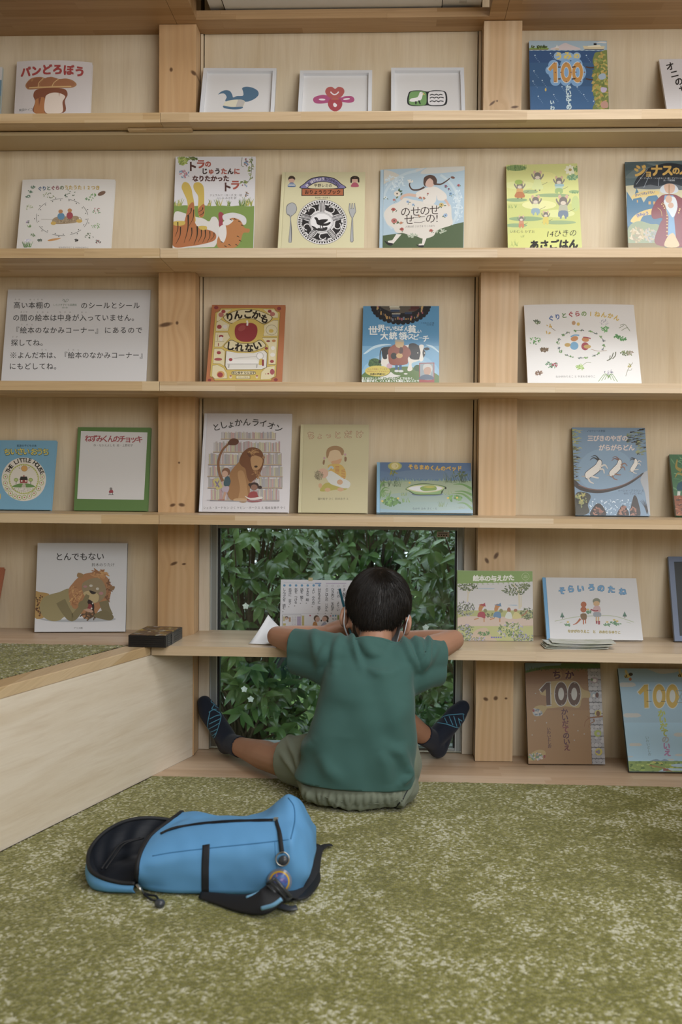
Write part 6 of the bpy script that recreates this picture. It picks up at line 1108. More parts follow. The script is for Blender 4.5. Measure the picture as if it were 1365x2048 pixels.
# ---------------------------------------------------------------- the boy
import numpy as np
from mathutils.bvhtree import BVHTree
def cap(bm, p0, p1, r0, r1, seg=16, k=3):
    """closed tapered limb segment with rounded ends"""
    p0, p1 = Vector(p0), Vector(p1); d = (p1-p0); L = d.length; d = d.normalized() if L > 1e-6 else Vector((0, 0, 1))
    P, R = [], []
    for i in range(k, 0, -1): a = PI/2*i/(k+.35); P.append(p0-d*r0*math.sin(a)); R.append(r0*math.cos(a))
    P += [p0, p1]; R += [r0, r1]
    for i in range(1, k+1): a = PI/2*i/(k+.35); P.append(p1+d*r1*math.sin(a)); R.append(r1*math.cos(a))
    tube(bm, P, R, seg)
def chain(bm, pts, rad, seg=16):
    for i in range(len(pts)-1): cap(bm, pts[i], pts[i+1], rad[i], rad[i+1], seg)
def loft(bm, rings, seg=36, e=2.35):
    """rings: (cx, cy, cz, half width, half depth, tilt) closed stack"""
    R = []
    for (cx, cy, cz, hw, hd, tl) in rings:
        r = []
        for k in range(seg):
            a = 2*PI*k/seg; ca, sa = math.cos(a), math.sin(a)
            x = hw*math.copysign(abs(ca)**(2/e), ca); y = hd*math.copysign(abs(sa)**(2/e), sa)
            r.append(bm.verts.new((cx+x, cy+y, cz+tl*y)))
        R.append(r)
    for A, B in zip(R, R[1:]):
        for k in range(seg): bm.faces.new((A[k], A[(k+1)%seg], B[(k+1)%seg], B[k]))
    bm.faces.new(R[0][::-1]); bm.faces.new(R[-1])
def fuse(name, bm, voxel, it, mats, fac=.5):
    """melt overlapping closed volumes into one continuous skin"""
    me = bpy.data.meshes.new(name+'_raw'); bmesh.ops.recalc_face_normals(bm, faces=bm.faces); bm.to_mesh(me); bm.free()
    o = bpy.data.objects.new(name+'_raw', me); C.objects.link(o)
    m = o.modifiers.new('r', 'REMESH'); m.mode = 'VOXEL'; m.voxel_size = voxel
    s = o.modifiers.new('s', 'SMOOTH'); s.iterations = it; s.factor = fac
    bpy.context.view_layer.update()
    out = bpy.data.meshes.new_from_object(o.evaluated_get(bpy.context.evaluated_depsgraph_get()))
    bpy.data.objects.remove(o); bpy.data.meshes.remove(me)
    out.name = name; out.materials.clear()
    for q in (mats if isinstance(mats, (list, tuple)) else [mats]): out.materials.append(q)
    smooth(out); return out
def link(name, me, parent):
    o = bpy.data.objects.new(name, me); C.objects.link(o); o.parent = parent
    if parent:
        off = -parent.location
        me.transform(Matrix.Translation(off))
    return o
def getco(me):
    a = np.empty(len(me.vertices)*3, 'f'); me.vertices.foreach_get('co', a); return a.reshape(-1, 3)
def getno(me):
    a = np.empty(len(me.vertices)*3, 'f'); me.vertices.foreach_get('normal', a); return a.reshape(-1, 3)
def setco(me, c): me.vertices.foreach_set('co', c.astype('f').ravel()); me.update()
def cull(me, mask):
    """drop the vertices flagged in mask"""
    bm = bmesh.new(); bm.from_mesh(me); bm.verts.ensure_lookup_table()
    bmesh.ops.delete(bm, geom=[v for v, k in zip(bm.verts, mask) if k], context='VERTS'); bm.to_mesh(me); bm.free(); smooth(me)
def segd(c, a, b):
    a, b = np.array(a), np.array(b); d = b-a; t = np.clip(((c-a)@d)/max(1e-9, d@d), 0, 1); return np.linalg.norm(c-(a+t[:, None]*d), axis=1), t
def folds(me, lines, axis=1, side=None):
    """raise cloth folds: each (points, width, height) measured across the given axis"""
    c, n = getco(me), getno(me); keep = [k for k in range(3) if k != axis]; D = np.zeros(len(c))
    for pts, wd, hh in lines:
        best = np.full(len(c), 9.); bt = np.zeros(len(c))
        for i in range(len(pts)-1):
            d, t = segd(c[:, keep], [pts[i][k] for k in keep], [pts[i+1][k] for k in keep]); q = d < best
            best = np.where(q, d, best); bt = np.where(q, (i+t)/(len(pts)-1), bt)
        D += 2.1*hh*np.exp(-(best/wd)**2)*np.sin(np.clip(bt, .04, .96)*PI)**.6
    if side is not None: D *= side(c)
    setco(me, c+n*D[:, None])
def cast(bvh, px, py, lift=0.0):
    d = (CF + CR*((px-IW/2)/FPX) - CU*((py-IH/2)/FPX)).normalized()
    loc, nor, i, t = bvh.ray_cast(CAMP, d)
    return (loc + nor*lift) if loc else None
def bvh_of(me): 
    bm = bmesh.new(); bm.from_mesh(me); b = BVHTree.FromBMesh(bm); bm.free(); return b
def ribbon(bm, bvh, pts, wpx, lift=.0012, n=6):
    """lay a flat band onto a surface along a traced centre line; width in picture units at the bag's distance"""
    P = [(p.x, p.y) for p in spline([(a, b, 0) for a, b in pts], n)]
    Q = [cast(bvh, x, y) for x, y in P]; Q = [q for q in Q if q]; prev = None; hw = wpx/1070/2
    for i, q in enumerate(Q):
        t = (Q[min(i+1, len(Q)-1)]-Q[max(i-1, 0)]).normalized(); no = bvh.find_nearest(q)[1]; sd = t.cross(no).normalized(); v = []
        for s in (-1, -.5, 0, .5, 1):
            l, m, _, _ = bvh.find_nearest(q+sd*hw*s); v.append(bm.verts.new(l+m*lift))
        if prev:
            for k in range(4): bm.faces.new((prev[k], v[k], v[k+1], prev[k+1]))
        prev = v

boy = empty('person', (.6, -.38, 0), 'boy in green t-shirt and olive shorts sitting astride at the window desk, seen from behind', 'person')
def skin_mat():
    t = NT('skin'); v = t.coord(); a = t.noise(v, 30, 3, .5); b = t.noise(v, 220, 2, .5)
    t.P(Base_Color=t.mix(t.math('MULTIPLY', a.outputs[0], .5), srgb('a87f68'), srgb('966e58')), Roughness=.5, Subsurface_Weight=.12, Subsurface_Radius=(.012, .005, .003), Normal=t.bump(b.outputs[0], .06, .0006))
    t.b.inputs['Subsurface Scale'].default_value = .3; t.b.inputs['Specular IOR Level'].default_value = .4
    return t.m
M_skin = skin_mat()
def cloth(name, c1, c2, weave=900.0, st=.15):
    t = NT(name); v = t.coord(); a = t.noise(v, 9, 3, .55); w1 = t.noise(v, weave, 2, .6)
    t.P(Base_Color=t.mix(a.outputs[0], srgb(c1), srgb(c2)), Roughness=.88, Sheen_Weight=.12, Normal=t.bump(w1.outputs[0], st, .0008)); t.b.inputs['Specular IOR Level'].default_value = .15
    return t.m
M_shirt = cloth('green_jersey', '3c5d59', '446661'); M_short = cloth('olive_cotton', '6b7263', '767d6e', 700, .2); M_sock = cloth('navy_knit', '1f2430', '262c3a', 800, .35)
M_stripe = cloth('blue_knit', '4a86a4', '5a96b0', 800, .3); M_maskm = cloth('white_mask_cloth', 'bfc8d0', 'c9d0d6', 900, .1); M_stripe_dark = plain('dark_piping', '1f2326', .8)

HC = Vector((.633, -.252, .470))                      # head centre
HF = Vector((.02, .91, -.41)).normalized(); HU = Vector((.13, .40, .91)); HU = (HU-HF*HU.dot(HF)).normalized(); HR = HF.cross(HU)
hp = lambda r, f, u: HC+HR*r+HF*f+HU*u
HM = Matrix((HR, HF, HU)).transposed()
elL, elR = Vector((.366, -.208, .379)), Vector((.832, -.204, .376))
wrL, wrR = Vector((.487, -.106, .378)), Vector((.695, -.122, .369))
shL, shR = Vector((.510, -.335, .366)), Vector((.728, -.335, .352))
hipL, hipR = Vector((.540, -.365, .078)), Vector((.660, -.365, .082))
knL, knR = Vector((.378, -.238, .056)), Vector((.655, -.205, .185))
anL, anR = Vector((.213, -.028, .045)), Vector((.788, -.012, .060))
bm = bmesh.new()
ellipsoid(bm, hp(0, -.004, .012), (.072, .086, .074), HM); ellipsoid(bm, hp(0, .030, -.035), (.057, .056, .066), HM); ellipsoid(bm, hp(0, .055, -.075), (.034, .028, .026), HM)
cap(bm, hp(0, .080, -.022), hp(0, .094, -.042), .006, .009, 10); ellipsoid(bm, hp(0, .078, -.066), (.020, .010, .007), HM)
for s in (-1, 1):
    ellipsoid(bm, hp(s*.030, .070, -.012), (.013, .009, .008), HM)
    ellipsoid(bm, hp(s*.082, -.008, -.044), (.007, .020, .029), HM @ Matrix.Rotation(s*.5, 3, 'Z')); cap(bm, hp(s*.074, -.018, -.030), hp(s*.086, -.020, -.036), .007, .006, 8); cap(bm, hp(s*.086, -.020, -.036), hp(s*.081, -.010, -.066), .0055, .006, 8)
chain(bm, [(.617, -.345, .355), (.629, -.312, .398), hp(0, -.025, -.045)], [.050, .041, .042])
loft(bm, [(.597, -.372, .02, .085, .07, 0), (.597, -.375, .06, .125, .088, 0), (.597, -.378, .12, .112, .080, 0), (.606, -.378, .20, .100, .074, .1), (.612, -.368, .28, .100, .074, .2), (.616, -.352, .335, .100, .066, .2), (.618, -.338, .368, .070, .05, .2)])
chain(bm, [shL, shL.lerp(elL, .55), elL], [.041, .036, .028]); chain(bm, [elL, elL.lerp(wrL, .35), wrL], [.027, .0255, .0175])
chain(bm, [shR, shR.lerp(elR, .55), elR], [.041, .036, .028]); chain(bm, [elR, elR.lerp(wrR, .35), wrR], [.027, .0255, .0175])
chain(bm, [(.60, -.37, .09), hipL, hipL.lerp(knL, .5), knL], [.07, .066, .054, .041]); chain(bm, [knL, knL.lerp(anL, .32), knL.lerp(anL, .7), anL], [.040, .0395, .029, .0235])
ellipsoid(bm, knL+Vector((.0, .012, .020)), (.030, .028, .026))
chain(bm, [(.60, -.37, .09), hipR, hipR.lerp(knR, .5), knR], [.07, .066, .054, .041]); chain(bm, [knR, knR.lerp(anR, .32), knR.lerp(anR, .7), anR], [.040, .0395, .029, .0235])
footL = [anL, Vector((.168, .022, .088)), Vector((.141, .038, .120)), Vector((.128, .046, .143))]; footR = [anR, Vector((.832, .028, .092)), Vector((.858, .042, .122)), Vector((.876, .048, .143))]
heL, heR = Vector((.198, .010, .030)), Vector((.806, .020, .0285))
for ft, he in ((footL, heL), (footR, heR)): chain(bm, ft, [.025, .026, .026, .018]); cap(bm, ft[0], he, .024, .0235); cap(bm, he, ft[1], .023, .022)
# left hand closed round the pencil, right hand resting flat
PT, PB = Vector((.5245, -.085, .495)), Vector((.559, -.058, .3525))
chain(bm, [wrL, (.508, -.094, .384), (.528, -.076, .391)], [.0185, .020, .019])
for fg in ([(.530, -.080, .402), (.550, -.066, .408), (.5565, -.0665, .386)], [(.533, -.072, .396), (.556, -.054, .396), (.5605, -.0555, .375)], [(.530, -.066, .387), (.551, -.049, .380), (.550, -.055, .365)], [(.524, -.064, .378), (.541, -.049, .369), (.540, -.055, .3605)]): chain(bm, fg, [.0078, .0070, .0060], 10)
chain(bm, [(.508, -.104, .383), (.530, -.096, .393), (.5455, -.078, .388)], [.010, .0078, .0068], 10)
chain(bm, [wrR, (.672, -.108, .369), (.652, -.096, .367)], [.018, .0165, .0155]); chain(bm, [(.676, -.118, .367), (.652, -.116, .366)], [.013, .012]); chain(bm, [(.676, -.100, .367), (.648, -.078, .365)], [.013, .011])
for k, (dx, l) in enumerate(((0, .043), (-.004, .050), (-.002, .047), (.006, .038))):
    y = -.118+.0155*k; chain(bm, [(.650+dx, y, .368), (.650+dx-l*.5, y+.003, .371), (.650+dx-l*.95, y+.004, .3595)], [.0076, .0070, .0058], 10)
chain(bm, [(.672, -.124, .364), (.652, -.136, .362), (.634, -.136, .3595)], [.009, .0076, .0066], 10)
body = fuse('body', bm, .0032, 5, M_skin)
c = getco(body); c[:, 2] = np.where((c[:, 1] < YC+.01) & (c[:, 2] < .0048), .0048, np.maximum(c[:, 2], .0006)); setco(body, c)
link('body', body, boy)

# t-shirt
bm = bmesh.new()
loft(bm, [(.580, -.377, .02, .150, .110, 0), (.582, -.378, .06, .149, .110, 0), (.588, -.380, .10, .142, .104, 0), (.596, -.381, .16, .132, .095, 0), (.603, -.381, .22, .122, .089, .08), (.609, -.374, .28, .115, .086, .18), (.613, -.362, .32, .113, .081, .2), (.616, -.348, .352, .110, .070, .2), (.620, -.336, .378, .082, .055, .15), (.624, -.330, .392, .055, .045, .1)], 44, 2.5)
seLx, seRx = Vector((.420, -.278, .366)), Vector((.793, -.275, .345))
chain(bm, [(.56, -.345, .345), (.49, -.322, .363), seLx+Vector((-.02, .012, .002))], [.056, .048, .043]); chain(bm, [(.56, -.350, .300), (.478, -.322, .328), seLx+Vector((-.018, .004, -.030))], [.050, .042, .036])
chain(bm, [(.68, -.345, .335), (.742, -.322, .345), seRx+Vector((.02, .012, .000))], [.056, .047, .042]); chain(bm, [(.68, -.350, .290), (.752, -.322, .312), seRx+Vector((.018, .004, -.030))], [.050, .041, .034])
chain(bm, [(.619, -.345, .362), (.627, -.322, .394), (.630, -.309, .404)], [.056, .052, .049])
shirt = fuse('t_shirt', bm, .0048, 8, M_shirt)
A3 = lambda *p: [tuple(at(x, y, 1, -.43)) for x, y in p]
FL = [(A3((700, 1262), (705, 1295), (722, 1335)), .009, .0075), (A3((680, 1275), (672, 1300), (668, 1345)), .010, .005), (A3((720, 1285), (745, 1312), (772, 1318)), .012, .0045), (A3((800, 1285), (815, 1305), (835, 1345)), .008, .0065), (A3((822, 1282), (838, 1300), (842, 1330)), .007, .006), (A3((865, 1285), (858, 1310), (845, 1350)), .007, .0075), (A3((850, 1280), (846, 1300), (842, 1325)), .006, .004),
      (A3((730, 1345), (770, 1352), (800, 1340)), .012, .0035), (A3((735, 1340), (755, 1350), (770, 1349)), .005, .0025), (A3((650, 1300), (640, 1330), (632, 1350)), .010, .005), (A3((620, 1270), (628, 1300), (632, 1330)), .010, .004), (A3((770, 1480), (800, 1500), (815, 1530)), .014, .006), (A3((812, 1520), (818, 1545), (800, 1560)), .008, .008), (A3((760, 1490), (775, 1520), (778, 1560)), .014, .004), (A3((630, 1480), (612, 1500), (600, 1520)), .010, .005), (A3((640, 1500), (660, 1530), (690, 1550)), .016, .004), (A3((850, 1340), (865, 1325), (880, 1300)), .009, .004), (A3((655, 1390), (690, 1420), (690, 1470)), .03, -.004), (A3((810, 1400), (790, 1440), (800, 1480)), .025, .003)]
folds(shirt, FL, 1, lambda c: (c[:, 1] < -.30).astype(float))
c, n = getco(shirt), getno(shirt)
rip = .0016*np.sin(c[:, 0]*55+c[:, 2]*31)+.0013*np.sin(c[:, 0]*23-c[:, 2]*64+1)+.0010*np.sin(c[:, 0]*97+c[:, 2]*20+c[:, 1]*40)
setco(shirt, c+n*rip[:, None]); c = getco(shirt)
def past(c, p0, p1, rad, off=0):
    p0, p1 = np.array(p0), np.array(p1); d = (p1-p0)/np.linalg.norm(p1-p0); v = c-p1; s = v@d; r = np.linalg.norm(v-s[:, None]*d, axis=1); return (s > off) & (r < rad)
def slice_off(me, co, no, rad=None):
    """cut the cloth cleanly along a plane and drop what lies beyond it"""
    bm = bmesh.new(); bm.from_mesh(me); co, no = Vector(co), Vector(no).normalized()
    inr = (lambda v: True) if rad is None else (lambda v: abs((v.co-co).dot(no)) < rad*1.6 and ((v.co-co)-no*(v.co-co).dot(no)).length < rad)
    F = [f for f in bm.faces if all(inr(v) for v in f.verts)]; E = {e for f in F for e in f.edges}; V = {v for f in F for v in f.verts}
    bmesh.ops.bisect_plane(bm, geom=list(V)+list(E)+F, dist=1e-5, plane_co=co, plane_no=no)
    bmesh.ops.delete(bm, geom=[f for f in bm.faces if all(inr(v) for v in f.verts) and (f.calc_center_median()-co).dot(no) > 1e-6], context='FACES')
    bmesh.ops.delete(bm, geom=[v for v in bm.verts if not v.link_faces], context='VERTS')
    bm.to_mesh(me); bm.free(); smooth(me)
slice_off(shirt, (.594, -.38, .0555), (-.045, 0, -1))
slice_off(shirt, seLx, (-.93, .36, -.05), .085); slice_off(shirt, seRx, (.93, .36, -.10), .082)
slice_off(shirt, (.627, -.326, .375), (.012, .42, .75), .075)
so = link('t_shirt', shirt, boy); m = so.modifiers.new('thickness', 'SOLIDIFY'); m.thickness = .0022; m.offset = 1
# hem, cuff and collar stitching follow the open edges
def edge_loops(me):
    bm = bmesh.new(); bm.from_mesh(me); E = [e for e in bm.edges if e.is_boundary]; nb = {}
    for e in E:
        for v in e.verts: nb.setdefault(v.index, []).append(e.other_vert(v).index)
    co = {v.index: v.co.copy() for v in bm.verts}; bm.free(); out = []; seen = set()
    for st in nb:
        if st in seen: continue
        L = [st]; seen.add(st); cur = st
        while True:
            nx = [q for q in nb[cur] if q not in seen]
            if not nx: break
            cur = nx[0]; seen.add(cur); L.append(cur)
        if len(L) > 20: out.append([co[i] for i in L])
    return out
def smooth_loop(L, it=8):
    for _ in range(it): L = [(L[i-1]+L[i]*2+L[(i+1)%len(L)])*.25 for i in range(len(L))]
    return L
for L in edge_loops(shirt):
    L = smooth_loop(L)[::2]; cx = sum(p.x for p in L)/len(L)+.6; cz = sum(p.z for p in L)/len(L)
    nm = 'hem' if cz < .15 else ('collar' if .55 < cx < .69 else 'cuff')
    bm = bmesh.new(); tube(bm, L, .0042 if nm == 'collar' else .0021, 8, True, flat=.7); obj(nm, bm, M_shirt, so, sm=True)

# shorts
bm = bmesh.new()
loft(bm, [(.590, -.380, .004, .104, .074, 0), (.590, -.385, .014, .138, .094, 0), (.590, -.385, .035, .149, .102, 0), (.590, -.382, .060, .143, .096, 0), (.590, -.378, .085, .128, .084, 0), (.590, -.374, .115, .110, .072, 0)], 40, 2.3)
seL, seR = hipL.lerp(knL, .83), hipR.lerp(knR, .80)
chain(bm, [(.575, -.37, .08), hipL+Vector((-.01, 0, -.004)), seL+Vector((0, 0, .006))], [.078, .074, .060]); chain(bm, [(.62, -.37, .08), hipR+Vector((.012, 0, .004)), seR+Vector((.004, 0, .004))], [.076, .074, .062])
shorts = fuse('shorts', bm, .0046, 6, M_short)
c = getco(shorts); c[:, 2] = np.maximum(c[:, 2], .0066); setco(shorts, c)
GF = []
for k in range(15):
    x = 612+k*13.5; GF.append((A3((x, 1574), (x+random.Random(k).uniform(-5, 5), 1590), (x+random.Random(k+50).uniform(-9, 9), 1600)), .0035, .0042))
GF += [(A3((560, 1505), (590, 1530), (600, 1560)), .006, .004), (A3((552, 1530), (580, 1550), (620, 1590)), .006, .0045), (A3((600, 1540), (612, 1570), (640, 1600)), .006, .005), (A3((655, 1580), (690, 1600), (760, 1603)), .004, .003), (A3((780, 1602), (810, 1590), (828, 1570)), .004, .003), (A3((722, 1600), (724, 1612), (726, 1620)), .004, .0035), (A3((790, 1580), (805, 1600), (790, 1612)), .007, .004), (A3((575, 1500), (600, 1500), (625, 1510)), .006, .004)]
folds(shorts, GF, 1, lambda c: (c[:, 1] < -.25).astype(float))
slice_off(shorts, seL, seL-hipL, .085); slice_off(shorts, seR, seR-hipR, .085)
sho = link('shorts', shorts, boy); m = sho.modifiers.new('thickness', 'SOLIDIFY'); m.thickness = .0018; m.offset = 1
bs = bvh_of(shorts)
def seam(name, me, parent, lines, r, mat, origin):
    b = bvh_of(me); bm = bmesh.new()
    o = Vector(origin)
    for ln_ in lines:
        P = [q for q in (cast_local(b, o, x, y, r*.3) for x, y in [(p.x, p.y) for p in spline([(a, c_, 0) for a, c_ in ln_], 6)]) if q]
        if len(P) > 2: tube(bm, P, r, 6)
    return obj(name, bm, mat, parent)
def cast_local(b, o, px, py, lift):
    d = (CF + CR*((px-IW/2)/FPX) - CU*((py-IH/2)/FPX)).normalized(); loc, nor, i, t = b.ray_cast(CAMP-o, d)
    return loc+nor*lift if loc else None
seam('stitching', shorts, sho, [[(590, 1560), (640, 1590), (700, 1606), (770, 1606), (820, 1590)], [(552, 1518), (575, 1545), (610, 1575)], [(600, 1540), (604, 1565), (615, 1585)], [(722, 1606), (723, 1614), (724, 1621)], [(727, 1606), (728, 1614), (729, 1621)]], .0009, M_short, boy.location)
seam('side_piping', shorts, sho, [[(776, 1621), (790, 1614), (803, 1602), (818, 1576)]], .0022, M_stripe_dark, boy.location)

# socks
for nm, ft, he, an, kn, lines in (('sock', footL, heL, anL, knL, [[(425, 1398), (422, 1404), (428, 1409), (424, 1418), (433, 1419)], [(433, 1402), (430, 1412), (440, 1418)], [(418, 1425), (428, 1420), (442, 1429)], [(420, 1438), (432, 1432), (442, 1430)], [(419, 1448), (432, 1442), (442, 1437)], [(418, 1458), (430, 1452), (440, 1446)], [(418, 1465), (428, 1462), (436, 1458)], [(418, 1472), (426, 1471), (433, 1466)], [(420, 1424), (416, 1450), (419, 1474), (428, 1476), (435, 1462), (442, 1434), (438, 1424)]]),
                                  ('sock', footR, heR, anR, knR, [[(874, 1443), (892, 1432), (912, 1429), (926, 1428), (928, 1430)], [(890, 1436), (895, 1447)], [(899, 1433), (906, 1450)], [(908, 1432), (914, 1453)], [(917, 1436), (922, 1454)], [(926, 1430), (930, 1452)], [(876, 1446), (895, 1449), (915, 1455), (930, 1453)], [(924, 1442), (918, 1438)]])):
    bm = bmesh.new(); q = an.lerp(kn, .24)
    chain(bm, ft, [.0275, .0285, .0285, .0205]); cap(bm, ft[0], he, .0265, .026); cap(bm, he, ft[1], .0255, .0245); chain(bm, [an, q], [.0265, .0295])
    me = fuse('sock', bm, .0042, 6, M_sock); c = getco(me); c[:, 2] = np.maximum(c[:, 2], .0022); setco(me, c); cull(me, past(c, an, q, .06))
    cc_ = getco(me)
    o = link('sock', me, boy); m = o.modifiers.new('thickness', 'SOLIDIFY'); m.thickness = .0012; m.offset = 1
    seam('sock_stripes', me, o, lines, .0016, M_stripe, boy.location)

# hair: a close cap with combed strands growing out of the crown whorl
def hair_mat():
    t = NT('black_hair'); nz = t.noise(t.coord(scale=(1, 1, 1)), 300, 2); t.P(Base_Color=t.mix(nz.outputs[0], srgb('14110f'), srgb('231d19')), Roughness=.42); t.b.inputs['Specular IOR Level'].default_value = .5
    return t.m
M_hair = hair_mat()
HRAD = (.083, .0945, .092); crown = Vector((.06, -.55, .83)).normalized()
def hpt(d, k=1.0):
    low = max(0, -d.z); bk = max(0, min(1, (-d.y-.22)*1.7))
    return hp(d.x*HRAD[0]*k*(1-.12*low*bk), -.003+d.y*HRAD[1]*k, .006+d.z*HRAD[2]*k*(1+.60*low*bk))
def hairline(d):
    """lowest direction height still covered with hair, by where it faces"""
    f = d.y/max(1e-6, math.hypot(d.x, d.y))
    return .55 if f > .75 else (-.05+.6*(f-.35)/.4 if f > .35 else (-.30 if f > -.15 else -.30-.66*min(1, (-.15-f)/.40)))
bm = bmesh.new(); bmesh.ops.create_icosphere(bm, subdivisions=5, radius=1)
bmesh.ops.delete(bm, geom=[v for v in bm.verts if v.co.normalized().z < hairline(v.co.normalized())-.02], context='VERTS')
for v in bm.verts:
    d = v.co.normalized(); v.co = hpt(d, 1.0+.012*noise.noise(d*9))
bmesh.ops.translate(bm, verts=bm.verts, vec=-boy.location); hc = obj('hair', bm, M_hair, boy, sm=True); m = hc.modifiers.new('thickness', 'SOLIDIFY'); m.thickness = .006; m.offset = -1
rnd = random.Random(3); vs, fs = [], []
for k in range(5200):
    while True:
        d = Vector((rnd.gauss(0, 1), rnd.gauss(0, 1), rnd.gauss(0, 1))).normalized()
        if d.z > hairline(d)+rnd.uniform(-.02, .10): break
    L = rnd.uniform(.022, .036) if d.z > -.3 else rnd.uniform(.010, .018); steps = 5; q = d.copy(); lift = 1.0; pts = []; clump = .35*noise.noise(d*6)
    for s in range(steps+1):
        pts.append(hpt(q, lift+.004*noise.noise(d*30)))
        t = q-crown; t = t-q*t.dot(q)
        if t.length < 1e-3: t = Vector((1, 0, 0))
        t.normalize(); sw = q.cross(t); fall = max(0, 1-(q-crown).length*1.1)
        q = (q+(t+sw*(.75*fall+clump+rnd.uniform(-.12, .12)))*(L/steps/.085)).normalized(); lift += rnd.uniform(.004, .012)+(.006 if s > 2 else 0)*(1 if d.z > .1 else .3)
    b0 = len(vs); r0 = rnd.uniform(.0006, .0010)
    for s, p in enumerate(pts):
        tdir = (pts[min(s+1, steps)]-pts[max(s-1, 0)]).normalized(); nrm_ = (p-HC).normalized(); sd = tdir.cross(nrm_).normalized(); rr = r0*(1-.8*s/steps)
        vs += [p+sd*rr, p-sd*rr, p+nrm_*rr]
    for s in range(steps):
        for e_ in range(3): fs.append((b0+s*3+e_, b0+s*3+(e_+1)%3, b0+s*3+3+(e_+1)%3, b0+s*3+3+e_))
me = bpy.data.meshes.new('strands'); me.from_pydata([v-boy.location for v in vs], [], fs); me.materials.append(M_hair); smooth(me)
so_ = bpy.data.objects.new('strands', me); C.objects.link(so_); so_.parent = hc; so_['kind'] = 'stuff'

# mask over mouth and nose with loops round the ears
bm = bmesh.new(); n, mth = 16, 8; rows = []
for j in range(mth+1):
    r_ = []
    for i in range(n+1):
        a = -1.25+2.5*i/n; v = j/mth
        r_.append(bm.verts.new(hp(.068*math.sin(a)*(1-.12*v), .030+.066*math.cos(a)*(1.0+.10*math.sin(v*PI)), -.022-.072*v)))
    rows.append(r_)
for j in range(mth):
    for i in range(n): bm.faces.new((rows[j][i], rows[j][i+1], rows[j+1][i+1], rows[j+1][i]))
bmesh.ops.translate(bm, verts=bm.verts, vec=-boy.location); mo = obj('face_mask', bm, M_maskm, boy, sm=True); m = mo.modifiers.new('thickness', 'SOLIDIFY'); m.thickness = .0015; m.offset = 1
for s in (-1, 1):
    bm = bmesh.new(); P = spline([hp(s*.064, .050, -.036), hp(s*.075, .012, -.026), hp(s*.083, -.014, -.020), hp(s*.0805, -.029, -.042), hp(s*.077, -.022, -.072), hp(s*.064, .040, -.090)], 6)
    tube(bm, [p-boy.location for p in P], .0035, 8, flat=.35, nrm=HR); obj('ear_loop', bm, M_maskm, mo, sm=True)

# pencil in the boy's left hand
pn = empty('pencil', PB, 'teal pencil in the boy\'s left hand before the workbook', 'pencil')
ax = (PT-PB); bm = bmesh.new(); tube(bm, [ax*.10, ax*.97], .0036, 6); obj('barrel', bm, plain('teal_lacquer', '2f6f86', .3), pn)
bm = bmesh.new(); tube(bm, [ax*.0, ax*.03, ax*.10], [.0004, .0010, .0034], 10); obj('point', bm, plain('pencil_wood', 'c9a878', .6), pn)
bm = bmesh.new(); tube(bm, [ax*.97, ax*1.0], .0037, 10); obj('end_cap', bm, plain('dark_blue_cap', '24506a', .4), pn)
# ---------------------------------------------------------------- backpack lying open on the carpet
def nylon(name, c1, c2, rough=.6):
    t = NT(name); v = t.coord(); w1 = t.n('ShaderNodeTexWave', {'Vector': v, 'Scale': 260.0, 'Distortion': .6}, wave_type='BANDS', bands_direction='DIAGONAL'); a = t.noise(v, 8, 3)
    t.P(Base_Color=t.mix(a.outputs[0], srgb(c1), srgb(c2)), Roughness=rough, Normal=t.bump(w1.outputs[0], .12, .0006)); t.b.inputs['Specular IOR Level'].default_value = .3
    return t.m
M_blue = nylon('blue_nylon', '5a94c6', '649ecf'); M_black = nylon('black_nylon', '1d1e22', '24262a', .55); M_lining = nylon('black_lining', '191d24', '20242c', .5); M_web = nylon('black_webbing', '222428', '2a2c31', .7)
M_bluestrap = nylon('blue_piping_cloth', '6fa0c4', '7aaacc'); M_steel = plain('nickel', 'b9b6ae', .28, .5, .9); M_pl = plain('grey_black_buckle', '3c4046', .3)
bag = empty('backpack', (.33, -.9, 0), 'light blue backpack with black trim lying open on the carpet behind the boy', 'backpack')
BO = bag.location.copy()
def bobj(name, bm, m, parent=None, sm=True, **k):
    bmesh.ops.translate(bm, verts=bm.verts, vec=-BO); return obj(name, bm, m, parent or bag, sm=sm, **k)
ST = [ # near bottom, side mid, seam, zip line, ridge   (picture x, y)
 ((273, 1773), (274, 1748), (278, 1718), (301, 1674), (352, 1632)),
 ((300, 1781), (300, 1745), (304, 1711), (322, 1667), (366, 1632)),
 ((345, 1786), (345, 1742), (347, 1704), (360, 1656), (392, 1632)),
 ((412, 1787), (412, 1740), (413, 1696), (416, 1647), (432, 1639)),
 ((470, 1788), (470, 1740), (470, 1690), (470, 1642), (478, 1638)),
 ((525, 1789), (526, 1738), (526, 1685), (526, 1639), (524, 1630)),
 ((560, 1789), (562, 1736), (563, 1680), (562, 1637), (553, 1608)),
 ((582, 1788), (584, 1734), (585, 1677), (589, 1642), (576, 1593)),
 ((594, 1786), (600, 1738), (603, 1690), (611, 1652), (597, 1604)),
 ((600, 1784), (612, 1745), (619, 1708), (625, 1672), (613, 1632)),
 ((604, 1781), (618, 1752), (626, 1724), (632, 1696), (624, 1662))]
YD = [None, -1.004, -.992, -.93, -.855]
rows = []
for i, stn in enumerate(ST):
    e = max(0, i-7)/3; pts = [at(stn[0][0], stn[0][1], 2, .006)]
    for k in range(1, 5): pts.append(at(stn[k][0], stn[k][1], 1, YD[k]+(e*.05 if k < 4 else 0)*(1 if k > 1 else .6)))
    top = pts[4]; far = -.745
    pts += [Vector((top.x, -.79, max(.05, top.z*.86))), Vector((top.x+.002, far, .05)), Vector((top.x, far+.004, .006))]
    rows.append(pts)
